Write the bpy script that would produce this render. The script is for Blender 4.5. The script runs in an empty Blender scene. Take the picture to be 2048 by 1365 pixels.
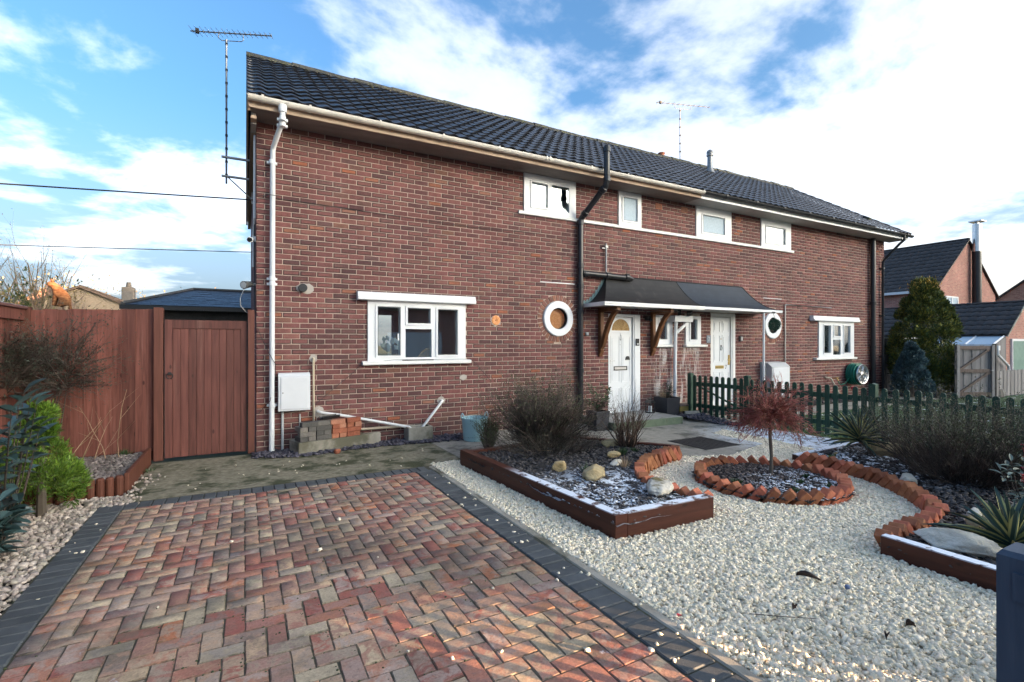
import bpy, math, random
import numpy as np
from mathutils import Vector, Matrix, Euler

random.seed(11)
rng = np.random.default_rng(11)
SC = bpy.context.scene
COL = SC.collection
R = math.radians

# ------------------------------------------------------------------ camera
cd = bpy.data.cameras.new('camera')
cam = bpy.data.objects.new('camera', cd)
COL.objects.link(cam)
cd.sensor_width = 36.0
cd.lens = 17.314
cd.shift_y = 0.0027
cd.clip_end = 2000
cam.location = (-0.138, -7.637, 1.5)
cam.rotation_euler = (R(90), 0, R(-28.5))
SC.camera = cam

# ------------------------------------------------------------------ sky, sun, exposure
SUN_EL, SUN_AZ = 5.5, (0.6, -0.8)            # low winter sun behind the houses across the street
w = bpy.data.worlds.new('World')
SC.world = w
w.use_nodes = True
nt = w.node_tree
nt.nodes.clear()


def N(nt, typ, **kw):
    n = nt.nodes.new(typ)
    for k, v in kw.items():
        setattr(n, k, v)
    return n


def L(nt, a, b):
    nt.links.new(a, b)


def math_(nt, op, a, b=None, c=None, clamp=False):
    n = N(nt, 'ShaderNodeMath', operation=op)
    n.use_clamp = clamp
    for i, x in enumerate((a, b, c)):
        if x is None:
            continue
        if isinstance(x, (int, float)):
            n.inputs[i].default_value = x
        else:
            L(nt, x, n.inputs[i])
    return n.outputs[0]


def maprange(nt, x, a, b, c=0.0, d=1.0, smooth=True):
    n = N(nt, 'ShaderNodeMapRange')
    n.interpolation_type = 'SMOOTHSTEP' if smooth else 'LINEAR'
    L(nt, x, n.inputs[0])
    for i, v in enumerate((a, b, c, d)):
        n.inputs[i + 1].default_value = v
    return n.outputs[0]


def mixc(nt, f, a, b, mode='MIX'):
    n = N(nt, 'ShaderNodeMix', data_type='RGBA', blend_type=mode)
    for i, x in ((0, f), (6, a), (7, b)):
        if isinstance(x, (int, float)):
            n.inputs[i].default_value = x
        elif isinstance(x, (tuple, list)):
            n.inputs[i].default_value = tuple(x)[:3] + (1,)
        else:
            L(nt, x, n.inputs[i])
    return n.outputs[2]


sky = N(nt, 'ShaderNodeTexSky')
sky.sky_type = 'NISHITA'
sky.sun_disc = False
sky.sun_elevation = R(SUN_EL)
sky.sun_rotation = math.atan2(SUN_AZ[0], SUN_AZ[1])
sky.air_density = 0.6
sky.dust_density = 7.0
sky.ozone_density = 1.6
tc = N(nt, 'ShaderNodeTexCoord')
sx = N(nt, 'ShaderNodeSeparateXYZ')
L(nt, tc.outputs['Generated'], sx.inputs[0])
zc = math_(nt, 'ADD', math_(nt, 'MAXIMUM', sx.outputs[2], 0.0), 0.16)
cx_ = math_(nt, 'DIVIDE', sx.outputs[0], zc)
cy_ = math_(nt, 'DIVIDE', sx.outputs[1], zc)
cb = N(nt, 'ShaderNodeCombineXYZ')
L(nt, cx_, cb.inputs[0]); L(nt, cy_, cb.inputs[1]); cb.inputs[2].default_value = 3.7


def cloud_noise(scale, detail, rough, off, dist=0.0):
    m = N(nt, 'ShaderNodeMapping')
    m.inputs['Location'].default_value = off
    L(nt, cb.outputs[0], m.inputs[0])
    n = N(nt, 'ShaderNodeTexNoise')
    n.inputs['Scale'].default_value = scale
    n.inputs['Detail'].default_value = detail
    n.inputs['Roughness'].default_value = rough
    n.inputs['Distortion'].default_value = dist
    L(nt, m.outputs[0], n.inputs['Vector'])
    return n.outputs[0]


CLOUD_OFF = (6.8, 5.3, 0.0)
n1 = cloud_noise(1.55, 10.0, 0.57, CLOUD_OFF, 0.12)
n2 = cloud_noise(0.33, 3.0, 0.5, (4.2, 1.7, 0))
mixn = math_(nt, 'ADD', math_(nt, 'MULTIPLY', n1, 0.72), math_(nt, 'MULTIPLY', n2, 0.28))
# the cloud bank thickens towards the east (+X) and thins to the west
mixn = math_(nt, 'ADD', mixn, math_(nt, 'MULTIPLY', sx.outputs[0], 0.085))
cmask = maprange(nt, mixn, 0.445, 0.535)
core = maprange(nt, mixn, 0.50, 0.63)
lowmist = maprange(nt, sx.outputs[2], 0.0, 0.42, 0.92, 0.0)
SKY_BLUE_MUL = (0.56, 0.80, 0.88)
skyc = mixc(nt, 1.0, sky.outputs[0], SKY_BLUE_MUL, 'MULTIPLY')
lum = N(nt, 'ShaderNodeRGBToBW')
L(nt, sky.outputs[0], lum.inputs[0])
CLOUD, CLOUD_SKY = 0.70, 1.10         # clouds take their light from the sky round them: brighter towards the sun, as real ones are
grey = mixc(nt, 0.45, sky.outputs[0], lum.outputs[0])
lit = mixc(nt, 1.0, grey, (CLOUD_SKY, CLOUD_SKY, CLOUD_SKY), 'MULTIPLY')
hz_c = mixc(nt, 1.0, mixc(nt, 1.0, lit, (.50, .50, .50), 'MULTIPLY'), (.26, .36, .46), 'ADD')
hz = mixc(nt, lowmist, skyc, hz_c)
lit_edge = mixc(nt, 1.0, lit, (CLOUD * .84, CLOUD * .84, CLOUD * .86), 'ADD')
lit_core = mixc(nt, 1.0, lit, (CLOUD * 1.10, CLOUD * 1.04, CLOUD * .96), 'ADD')
cl = mixc(nt, core, lit_edge, lit_core)
skyall = mixc(nt, math_(nt, 'MULTIPLY', cmask, 0.88), hz, cl)
bg = N(nt, 'ShaderNodeBackground')
L(nt, skyall, bg.inputs[0])
bg.inputs[1].default_value = 0.13
wo = N(nt, 'ShaderNodeOutputWorld')
L(nt, bg.outputs[0], wo.inputs[0])

sl = bpy.data.lights.new('sun', 'SUN')
sl.energy = 5.0
sl.angle = R(0.5)
sl.color = (1.0, 0.66, 0.38)
sun = bpy.data.objects.new('sun', sl)
COL.objects.link(sun)
sd = Vector((SUN_AZ[0] * math.cos(R(SUN_EL)), SUN_AZ[1] * math.cos(R(SUN_EL)), math.sin(R(SUN_EL))))
sun.rotation_euler = sd.to_track_quat('Z', 'Y').to_euler()
sun.location = sd * 60

vs = SC.view_settings
SC.display_settings.display_device = 'sRGB'
vs.view_transform = 'Standard'
vs.look = 'None'
vs.exposure = 2.9
vs.gamma = 1.0
vs.use_curve_mapping = False
SC.cycles.max_bounces = 6
SC.cycles.transparent_max_bounces = 12

# ------------------------------------------------------------------ object helpers
WL = {}          # world location of every object that has children (rotation only on leaf copies)


def wl(p):
    return WL.get(p.name, Vector((0, 0, 0))) if p else Vector((0, 0, 0))


def tag(o, label=None, cat=None, group=None, kind=None):
    for k, v in (('label', label), ('category', cat), ('group', group), ('kind', kind)):
        if v:
            o[k] = v
    return o


def thing(name, loc, label, cat, group=None):
    o = bpy.data.objects.new(name, None)
    COL.objects.link(o)
    o.location = loc
    o.empty_display_size = 0.1
    WL[o.name] = Vector(loc)
    return tag(o, label, cat, group)


def link(o, parent=None):
    COL.objects.link(o)
    if parent:
        o.parent = parent
        WL[o.name] = wl(parent)
    else:
        WL.setdefault(o.name, Vector(o.location))
    return o


def mesh_np(name, V, F, mats=(), mi=None, smooth=False):
    """V (n,3); F (m,k) all the same corner count."""
    V = np.ascontiguousarray(V, np.float32)
    F = np.ascontiguousarray(F, np.int32)
    me = bpy.data.meshes.new(name)
    me.vertices.add(len(V)); me.vertices.foreach_set('co', V.ravel())
    k = F.shape[1]
    me.loops.add(F.size); me.loops.foreach_set('vertex_index', F.ravel())
    me.polygons.add(len(F))
    me.polygons.foreach_set('loop_start', np.arange(0, F.size, k, dtype=np.int32))
    me.polygons.foreach_set('loop_total', np.full(len(F), k, np.int32))
    if smooth:
        me.polygons.foreach_set('use_smooth', np.ones(len(F), bool))
    for m in (mats if isinstance(mats, (list, tuple)) else [mats]):
        me.materials.append(m)
    if mi is not None:
        me.polygons.foreach_set('material_index', np.asarray(mi, np.int32))
    me.update(calc_edges=True)
    return me


def obj_np(name, V, F, mat, parent=None, mi=None, smooth=False):
    V = np.asarray(V, float) - np.array(wl(parent))
    return link(bpy.data.objects.new(name, mesh_np(name, V, F, mat, mi, smooth)), parent)


def inst(name, me, parent, M):
    """an object sharing mesh `me`, put at world matrix M."""
    o = bpy.data.objects.new(name, me)
    COL.objects.link(o)
    if parent:
        o.parent = parent
        M = Matrix.Translation(-wl(parent)) @ M
    o.matrix_basis = M
    return o


class MB:
    def __init__(s):
        s.v, s.f, s.m = [], [], []

    def add(s, vs, fs, mi=0):
        b = len(s.v)
        s.v += [tuple(x) for x in vs]
        s.f += [tuple(b + i for i in f) for f in fs]
        s.m += [mi] * len(fs)
        return s

    def box(s, x0, x1, y0, y1, z0, z1, mi=0, M=None, ch=0.0):
        if x0 > x1: x0, x1 = x1, x0
        if y0 > y1: y0, y1 = y1, y0
        if z0 > z1: z0, z1 = z1, z0
        if ch:
            c = min(ch, (x1 - x0) * .45, (y1 - y0) * .45, (z1 - z0) * .45)
            vs = []
            for X, sxn in ((x0, 1), (x1, -1)):
                for Y, syn in ((y0, 1), (y1, -1)):
                    for Z, szn in ((z0, 1), (z1, -1)):
                        vs += [(X, Y + syn * c, Z + szn * c), (X + sxn * c, Y, Z + szn * c), (X + sxn * c, Y + syn * c, Z)]
            i = lambda a, b_, c_, k: (a * 4 + b_ * 2 + c_) * 3 + k
            fs = [(i(0,0,0,0), i(0,0,1,0), i(0,1,1,0), i(0,1,0,0)), (i(1,0,0,0), i(1,1,0,0), i(1,1,1,0), i(1,0,1,0)),
                  (i(0,0,0,1), i(1,0,0,1), i(1,0,1,1), i(0,0,1,1)), (i(0,1,0,1), i(0,1,1,1), i(1,1,1,1), i(1,1,0,1)),
                  (i(0,0,0,2), i(0,1,0,2), i(1,1,0,2), i(1,0,0,2)), (i(0,0,1,2), i(1,0,1,2), i(1,1,1,2), i(0,1,1,2))]
            for a in (0, 1):
                for b_ in (0, 1):
                    q = (i(a,b_,0,0), i(a,b_,0,1), i(a,b_,1,1), i(a,b_,1,0)); fs.append(q if (a + b_) % 2 == 0 else q[::-1])
                    q = (i(a,0,b_,0), i(a,1,b_,0), i(a,1,b_,2), i(a,0,b_,2)); fs.append(q if (a + b_) % 2 == 0 else q[::-1])
                    q = (i(0,a,b_,1), i(0,a,b_,2), i(1,a,b_,2), i(1,a,b_,1)); fs.append(q if (a + b_) % 2 == 0 else q[::-1])
                    for c_ in (0, 1):
                        t = (i(a,b_,c_,0), i(a,b_,c_,2), i(a,b_,c_,1)); fs.append(t if (a + b_ + c_) % 2 == 0 else t[::-1])
        else:
            vs = [(x0, y0, z0), (x1, y0, z0), (x1, y1, z0), (x0, y1, z0), (x0, y0, z1), (x1, y0, z1), (x1, y1, z1), (x0, y1, z1)]
            fs = [(0, 3, 2, 1), (4, 5, 6, 7), (0, 1, 5, 4), (1, 2, 6, 5), (2, 3, 7, 6), (3, 0, 4, 7)]
        if M is not None:
            vs = [M @ Vector(p) for p in vs]
        return s.add(vs, fs, mi)

    def tube(s, pts, r, n=8, cap=True, mi=0, close=False):
        pts = [Vector(p) for p in pts]
        m = len(pts)
        rs = r if isinstance(r, (list, tuple)) else [r] * m
        vs, fs = [], []
        ref = None
        for k, p in enumerate(pts):
            if close:
                d = (pts[(k + 1) % m] - pts[k - 1])
            else:
                d = (pts[min(k + 1, m - 1)] - pts[max(k - 1, 0)])
            d = d.normalized() if d.length > 1e-9 else Vector((0, 0, 1))
            if ref is None:
                ref = Vector((0, 0, 1)) if abs(d.z) < .9 else Vector((1, 0, 0))
            a = d.cross(ref)
            if a.length < 1e-6:
                a = d.cross(Vector((1, 0, 0)))
            a.normalize()
            b = d.cross(a)
            ref = -b if False else ref
            for q in range(n):
                t = 2 * math.pi * q / n
                vs.append(p + (a * math.cos(t) + b * math.sin(t)) * rs[k])
        for k in range(m if close else m - 1):
            for q in range(n):
                A = k * n + q; B = k * n + (q + 1) % n
                C = ((k + 1) % m) * n + (q + 1) % n; D = ((k + 1) % m) * n + q
                fs.append((A, B, C, D))
        if cap and not close:
            fs.append(tuple(range(n))[::-1]); fs.append(tuple(range((m - 1) * n, m * n)))
        return s.add(vs, fs, mi)

    def prism(s, poly, axis, a, b, mi=0):
        """poly: 2D points; axis 'x' -> (y,z), 'y' -> (x,z), 'z' -> (x,y)."""
        n = len(poly)
        put = {'x': lambda p, t: (t, p[0], p[1]), 'y': lambda p, t: (p[0], t, p[1]), 'z': lambda p, t: (p[0], p[1], t)}[axis]
        vs = [put(p, a) for p in poly] + [put(p, b) for p in poly]
        fs = [tuple(range(n)), tuple(range(2 * n - 1, n - 1, -1))]
        fs += [((i + 1) % n, i, i + n, (i + 1) % n + n) for i in range(n)]
        return s.add(vs, fs, mi)

    def lathe(s, prof, n=16, c=(0, 0, 0), mi=0):
        vs, fs = [], []
        for (r, z) in prof:
            for q in range(n):
                t = 2 * math.pi * q / n
                vs.append((c[0] + r * math.cos(t), c[1] + r * math.sin(t), c[2] + z))
        for k in range(len(prof) - 1):
            for q in range(n):
                fs.append((k * n + q, k * n + (q + 1) % n, (k + 1) * n + (q + 1) % n, (k + 1) * n + q))
        fs.append(tuple(range(n))[::-1]); fs.append(tuple(range((len(prof) - 1) * n, len(prof) * n)))
        return s.add(vs, fs, mi)

    def holed(s, rect, holes, y0, y1, mi=0):
        """slab in the XZ plane from y0 (front) to y1 (back) with rectangular holes."""
        X0, X1, Z0, Z1 = rect
        xs = sorted({X0, X1} | {min(max(h[i], X0), X1) for h in holes for i in (0, 1)})
        zs = sorted({Z0, Z1} | {min(max(h[i], Z0), Z1) for h in holes for i in (2, 3)})
        nx, nz = len(xs) - 1, len(zs) - 1

        def solid(i, k):
            if i < 0 or k < 0 or i >= nx or k >= nz:
                return False
            x, z = (xs[i] + xs[i + 1]) / 2, (zs[k] + zs[k + 1]) / 2
            return not any(h[0] < x < h[1] and h[2] < z < h[3] for h in holes)
        vid = {}
        vs, fs = [], []

        def V(i, k, y):
            if (i, k, y) not in vid:
                vid[i, k, y] = len(vs); vs.append((xs[i], y, zs[k]))
            return vid[i, k, y]
        for i in range(nx):
            for k in range(nz):
                if not solid(i, k):
                    continue
                fs.append((V(i, k, y0), V(i + 1, k, y0), V(i + 1, k + 1, y0), V(i, k + 1, y0)))
                fs.append((V(i, k, y1), V(i, k + 1, y1), V(i + 1, k + 1, y1), V(i + 1, k, y1)))
                if not solid(i - 1, k): fs.append((V(i, k, y0), V(i, k + 1, y0), V(i, k + 1, y1), V(i, k, y1)))
                if not solid(i + 1, k): fs.append((V(i + 1, k, y0), V(i + 1, k, y1), V(i + 1, k + 1, y1), V(i + 1, k + 1, y0)))
                if not solid(i, k - 1): fs.append((V(i, k, y0), V(i, k, y1), V(i + 1, k, y1), V(i + 1, k, y0)))
                if not solid(i, k + 1): fs.append((V(i, k + 1, y0), V(i + 1, k + 1, y0), V(i + 1, k + 1, y1), V(i, k + 1, y1)))
        return s.add(vs, fs, mi)

    def build(s, name, mats, parent=None, smooth=False, local=False):
        me = bpy.data.meshes.new(name)
        off = Vector((0, 0, 0)) if local else wl(parent)
        me.from_pydata([tuple(Vector(p) - off) for p in s.v], [], s.f)
        for m in (mats if isinstance(mats, (list, tuple)) else [mats]):
            me.materials.append(m)
        if len(set(s.m)) > 1:
            me.polygons.foreach_set('material_index', s.m)
        if smooth:
            me.polygons.foreach_set('use_smooth', [True] * len(s.f))
            try:
                me.set_sharp_from_angle(angle=R(40))
            except Exception:
                pass
        me.update()
        return link(bpy.data.objects.new(name, me), parent)

    def mesh(s, name, mats):
        me = bpy.data.meshes.new(name)
        me.from_pydata(s.v, [], s.f)
        for m in (mats if isinstance(mats, (list, tuple)) else [mats]):
            me.materials.append(m)
        if len(set(s.m)) > 1:
            me.polygons.foreach_set('material_index', s.m)
        me.update()
        return me


def copies(baseV, baseF, pos, rot, scl):
    """many copies of one small mesh: pos (N,3), rot (N,3,3), scl (N,3) -> V, F"""
    baseV = np.asarray(baseV, float); baseF = np.asarray(baseF, int)
    n, k = len(pos), len(baseV)
    P = baseV[None] * scl[:, None, :]
    P = np.einsum('nij,nkj->nki', rot, P) + pos[:, None, :]
    F = baseF[None] + (np.arange(n) * k)[:, None, None]
    return P.reshape(-1, 3), F.reshape(-1, baseF.shape[1])


def rand_rot(n, tilt=None):
    """random rotations; with tilt, about z then a small lean."""
    a = rng.uniform(0, 2 * np.pi, n)
    if tilt is None:
        q = rng.normal(size=(n, 4)); q /= np.linalg.norm(q, axis=1)[:, None]
        w_, x, y, z = q.T
        return np.stack([np.stack([1-2*(y*y+z*z), 2*(x*y-w_*z), 2*(x*z+w_*y)], -1), np.stack([2*(x*y+w_*z), 1-2*(x*x+z*z), 2*(y*z-w_*x)], -1),
                         np.stack([2*(x*z-w_*y), 2*(y*z+w_*x), 1-2*(x*x+y*y)], -1)], 1)
    t = rng.normal(0, tilt, n); u = rng.normal(0, tilt, n)
    ca, sa = np.cos(a), np.sin(a); z0 = np.zeros(n); o1 = np.ones(n)
    Rz = np.stack([np.stack([ca, -sa, z0], -1), np.stack([sa, ca, z0], -1), np.stack([z0, z0, o1], -1)], 1)
    Rx = np.stack([np.stack([o1, z0, z0], -1), np.stack([z0, np.cos(t), -np.sin(t)], -1), np.stack([z0, np.sin(t), np.cos(t)], -1)], 1)
    Ry = np.stack([np.stack([np.cos(u), z0, np.sin(u)], -1), np.stack([z0, o1, z0], -1), np.stack([-np.sin(u), z0, np.cos(u)], -1)], 1)
    return Rx @ Ry @ Rz


_t = (1 + 5 ** .5) / 2
ICO_V = np.array([(-1, _t, 0), (1, _t, 0), (-1, -_t, 0), (1, -_t, 0), (0, -1, _t), (0, 1, _t), (0, -1, -_t), (0, 1, -_t), (_t, 0, -1), (_t, 0, 1), (-_t, 0, -1), (-_t, 0, 1)]) / math.sqrt(1 + _t * _t)
ICO_F = np.array([(0, 11, 5), (0, 5, 1), (0, 1, 7), (0, 7, 10), (0, 10, 11), (1, 5, 9), (5, 11, 4), (11, 10, 2), (10, 7, 6), (7, 1, 8), (3, 9, 4), (3, 4, 2), (3, 2, 6), (3, 6, 8), (3, 8, 9), (4, 9, 5), (2, 4, 11), (6, 2, 10), (8, 6, 7), (9, 8, 1)])


def twig_mesh(P0, P1, r0, r1):
    """3-sided prisms along many segments -> V, F (quads)"""
    P0 = np.asarray(P0, float); P1 = np.asarray(P1, float)
    r0 = np.broadcast_to(np.asarray(r0, float), (len(P0),)); r1 = np.broadcast_to(np.asarray(r1, float), (len(P0),))
    d = P1 - P0
    d /= np.maximum(np.linalg.norm(d, axis=1), 1e-9)[:, None]
    ref = np.where(np.abs(d[:, 2:3]) < .9, np.array([[0, 0, 1.]]), np.array([[1., 0, 0]]))
    a = np.cross(d, ref); a /= np.linalg.norm(a, axis=1)[:, None]
    b = np.cross(d, a)
    V = []
    for (P, r) in ((P0, r0), (P1, r1)):
        for q in range(3):
            t = 2 * np.pi * q / 3
            V.append(P + (a * math.cos(t) + b * math.sin(t)) * r[:, None])
    V = np.stack(V, 1).reshape(-1, 3)
    n = len(P0)
    base = (np.arange(n) * 6)[:, None, None]
    F = np.array([(0, 1, 4, 3), (1, 2, 5, 4), (2, 0, 3, 5)])[None] + base
    return V, F.reshape(-1, 4)


def leaf_mesh(C, D, U, ln, wd):
    """diamond leaves: base point C, direction D, sideways U"""
    ln = np.asarray(ln)[:, None]; wd = np.asarray(wd)[:, None]
    V = np.stack([C, C + D * ln * .5 + U * wd * .5, C + D * ln, C + D * ln * .5 - U * wd * .5], 1).reshape(-1, 3)
    F = np.arange(len(V)).reshape(-1, 4)
    return V, F


def unit(a):
    return a / np.maximum(np.linalg.norm(a, axis=-1, keepdims=True), 1e-9)


def grow(stems, levels, rnd=0.35, up=0.0):
    """stems: list of (p, dir, length, radius). levels: list of (children per stem, length factor, angle, segs).
    returns segments arrays and tips"""
    segs = []
    tips = []
    cur = stems
    for li, (nch, lf, ang, ns) in enumerate(levels):
        nxt = []
        for (p, d, ln, r) in cur:
            p = np.array(p, float); d = np.array(d, float); d /= np.linalg.norm(d)
            for k in range(ns):
                d = d + rng.normal(0, rnd, 3) * .35 + np.array([0, 0, up * .3])
                d /= np.linalg.norm(d)
                q = p + d * ln / ns
                ra = r * (1 - .65 * k / ns); rb = r * (1 - .65 * (k + 1) / ns)
                segs.append((p, q, ra, rb))
                if nch:
                    m = nch / ns
                    m = int(m) + (rng.random() < m - int(m))
                    for _ in range(m):
                        a = rng.normal(size=3); a -= a.dot(d) * d; a /= np.linalg.norm(a) + 1e-9
                        t = ang * rng.uniform(.6, 1.3)
                        e = d * math.cos(t) + a * math.sin(t)
                        f = rng.uniform(.2, 1)
                        nxt.append((p + (q - p) * f, e, ln * lf * rng.uniform(.6, 1.15), rb * .7))
                p = q
            tips.append((p, d))
        cur = nxt
    return segs, tips


def segs_obj(name, segs, mat, parent):
    P0, P1, r0, r1 = (np.array([s[i] for s in segs]) for i in range(4))
    V, F = twig_mesh(P0, P1, r0, r1)
    return obj_np(name, V, F, mat, parent)
# ------------------------------------------------------------------ materials
MATS = {}


def new_mat(name):
    m = bpy.data.materials.new(name)
    m.use_nodes = True
    t = m.node_tree
    t.nodes.clear()
    out = N(t, 'ShaderNodeOutputMaterial')
    b = N(t, 'ShaderNodeBsdfPrincipled')
    L(t, b.outputs[0], out.inputs[0])
    return m, t, b


def pos(t, scale=(1, 1, 1), rot=(0, 0, 0)):
    g = N(t, 'ShaderNodeNewGeometry')
    mp = N(t, 'ShaderNodeMapping')
    mp.inputs['Scale'].default_value = scale
    mp.inputs['Rotation'].default_value = rot
    L(t, g.outputs['Position'], mp.inputs[0])
    return mp.outputs[0]


def noise(t, vec, scale, detail=4, rough=.55, dist=0.0):
    n = N(t, 'ShaderNodeTexNoise')
    n.inputs['Scale'].default_value = scale
    n.inputs['Detail'].default_value = detail
    n.inputs['Roughness'].default_value = rough
    n.inputs['Distortion'].default_value = dist
    L(t, vec, n.inputs['Vector'])
    return n.outputs[0]


def ramp(t, f, stops, interp='LINEAR'):
    r = N(t, 'ShaderNodeValToRGB')
    r.color_ramp.interpolation = interp
    e = r.color_ramp.elements
    while len(e) < len(stops):
        e.new(0.5)
    for i, (p, c) in enumerate(stops):
        e[i].position = p
        e[i].color = tuple(c)[:3] + (1,)
    L(t, f, r.inputs[0])
    return r.outputs[0]


def rnd(t, salt=0.0):
    """one random number per object and per separate piece of a joined mesh"""
    o = N(t, 'ShaderNodeObjectInfo')
    g = N(t, 'ShaderNodeNewGeometry')
    s = math_(t, 'ADD', o.outputs['Random'], g.outputs['Random Per Island'])
    return math_(t, 'FRACT', math_(t, 'MULTIPLY', math_(t, 'ADD', s, salt), 7.31 if salt else 1.0))


def bump(t, b, h, strength=.3, dist=.01):
    n = N(t, 'ShaderNodeBump')
    n.inputs['Strength'].default_value = strength
    n.inputs['Distance'].default_value = dist
    L(t, h, n.inputs['Height'])
    L(t, n.outputs[0], b.inputs['Normal'])


def upmask(t, lo=.35, hi=.8):
    g = N(t, 'ShaderNodeNewGeometry')
    s = N(t, 'ShaderNodeSeparateXYZ')
    L(t, g.outputs['Normal'], s.inputs[0])
    return maprange(t, s.outputs[2], lo, hi)


def near_mask(t, c, r0, r1):
    """1 near point c fading to 0 (a frost patch or stain with its own outline)"""
    g = N(t, 'ShaderNodeNewGeometry')
    v = N(t, 'ShaderNodeVectorMath', operation='DISTANCE')
    L(t, g.outputs['Position'], v.inputs[0])
    v.inputs[1].default_value = c
    return maprange(t, v.outputs['Value'], r1, r0, 0, 1)


FROST = (.80, .84, .90)


def mat(name, stops, scale=6, detail=5, rough=.8, bmp=.25, bscale=80, bdist=.004, var=0.0, vec=(1, 1, 1), spec=.4, metal=0.0,
        stops2=None, frost=None, hue=0.0, dist=0.0, dirt=None, coat=0.0):
    m, t, b = new_mat(name)
    p = pos(t, vec)
    f = noise(t, p, scale, detail, .6, dist)
    c = ramp(t, f, stops)
    if stops2:          # a palette picked per piece
        c2 = ramp(t, rnd(t), stops2, 'LINEAR')
        c = mixc(t, 1.0, c, c2, 'MULTIPLY')
    if var:
        h = N(t, 'ShaderNodeHueSaturation')
        L(t, c, h.inputs['Color'])
        L(t, math_(t, 'MULTIPLY_ADD', rnd(t, .37), 2 * var, 1 - var), h.inputs['Value'])
        if hue:
            L(t, math_(t, 'MULTIPLY_ADD', rnd(t, .71), 2 * hue, .5 - hue), h.inputs['Hue'])
        c = h.outputs[0]
    if dirt:            # (colour, scale, threshold)
        dm = maprange(t, noise(t, pos(t), dirt[1], 6, .65), dirt[2], dirt[2] + .14)
        c = mixc(t, dm, c, dirt[0])
    rg = None
    if frost:           # (threshold, noise scale, centre, r0, r1)
        fm = maprange(t, noise(t, pos(t), frost[1], 6, .7), frost[0], frost[0] + .1)
        fm = math_(t, 'MULTIPLY', fm, upmask(t))
        if len(frost) > 2:
            fm = math_(t, 'MULTIPLY', fm, near_mask(t, frost[2], frost[3], frost[4]))
        c = mixc(t, fm, c, FROST)
    L(t, c, b.inputs['Base Color'])
    b.inputs['Roughness'].default_value = rough
    b.inputs['Specular IOR Level'].default_value = spec
    b.inputs['Metallic'].default_value = metal
    b.inputs['Coat Weight'].default_value = coat
    if bmp:
        bump(t, b, noise(t, pos(t, vec), bscale, 5, .6), bmp, bdist)
    MATS[name] = m
    return m


def brick_mat(name, palette, stain=True, bmp=.5, rim=False, courses=False):
    m, t, b = new_mat(name)
    r = rnd(t)
    bt = None
    if courses:         # far walls: bricks only a pixel or two high
        s = N(t, 'ShaderNodeSeparateXYZ'); L(t, N(t, 'ShaderNodeNewGeometry').outputs['Position'], s.inputs[0])
        cc = N(t, 'ShaderNodeCombineXYZ'); L(t, math_(t, 'ADD', s.outputs[0], s.outputs[1]), cc.inputs[0]); L(t, s.outputs[2], cc.inputs[1])
        bt = N(t, 'ShaderNodeTexBrick'); L(t, cc.outputs[0], bt.inputs['Vector'])
        for k_, v_ in (('Scale', 1.0), ('Mortar Size', .007), ('Bias', 0.0), ('Brick Width', .225), ('Row Height', .075)): bt.inputs[k_].default_value = v_
        bt.inputs['Color1'].default_value = (0, 0, 0, 1); bt.inputs['Color2'].default_value = (1, 1, 1, 1)
        r = bt.outputs['Color']
    c = ramp(t, r, palette)
    p = pos(t)
    big = noise(t, p, 1.3, 3)
    fine = noise(t, p, 55, 5, .65)
    mid = noise(t, p, 13, 4, .6)
    h = N(t, 'ShaderNodeHueSaturation')
    L(t, c, h.inputs['Color'])
    v = math_(t, 'MULTIPLY', maprange(t, fine, .25, .75, .72, 1.28, False), maprange(t, mid, .3, .7, .82, 1.15, False))
    v = math_(t, 'MULTIPLY', v, maprange(t, big, .32, .68, .80, 1.14, False))
    v = math_(t, 'MULTIPLY', v, maprange(t, noise(t, pos(t, (6, 6, .55)), 1.0, 6, .7), .55, .75, 1.0, .74))
    L(t, v, h.inputs['Value'])
    h.inputs['Saturation'].default_value = 1.0
    c = h.outputs[0]
    if rim:             # kiln burnt arrises on about half of the bricks
        k = maprange(t, rnd(t, .61), .42, .62, 0, 1)
        c = mixc(t, math_(t, 'MULTIPLY', k, maprange(t, mid, .3, .6, .45, .95)), c, (.060, .036, .034))
    if stain:
        # lime bloom on parts of the wall and washed down below the hopper
        s = N(t, 'ShaderNodeSeparateXYZ'); L(t, N(t, 'ShaderNodeNewGeometry').outputs['Position'], s.inputs[0])
        bloom = maprange(t, noise(t, p, 2.3, 6, .7), .60, .78, 0, .30)
        c = mixc(t, bloom, c, (.42, .36, .32))
        xb = math_(t, 'MULTIPLY', maprange(t, s.outputs[0], 7.15, 7.55), maprange(t, s.outputs[0], 8.95, 8.55))
        zb = maprange(t, s.outputs[2], 2.1, 1.3)
        streak = maprange(t, noise(t, pos(t, (5.5, 5.5, .8)), 1.4, 5, .7), .47, .62)
        wash = math_(t, 'MULTIPLY', math_(t, 'MULTIPLY', xb, zb), math_(t, 'MULTIPLY', streak, maprange(t, fine, .3, .55)))
        c = mixc(t, math_(t, 'MULTIPLY', wash, .8), c, (.62, .60, .58))
        damp = math_(t, 'MULTIPLY', maprange(t, s.outputs[2], .55, .1), maprange(t, noise(t, p, 3.0, 4), .4, .6, 0, .45))
        c = mixc(t, damp, c, (.055, .045, .042))
    if bt:
        c = mixc(t, bt.outputs['Fac'], c, (.42, .33, .27))
    L(t, c, b.inputs['Base Color'])
    b.inputs['Roughness'].default_value = .86
    b.inputs['Specular IOR Level'].default_value = .3
    bump(t, b, noise(t, p, 120, 5, .7), bmp, .004)
    MATS[name] = m
    return m


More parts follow.
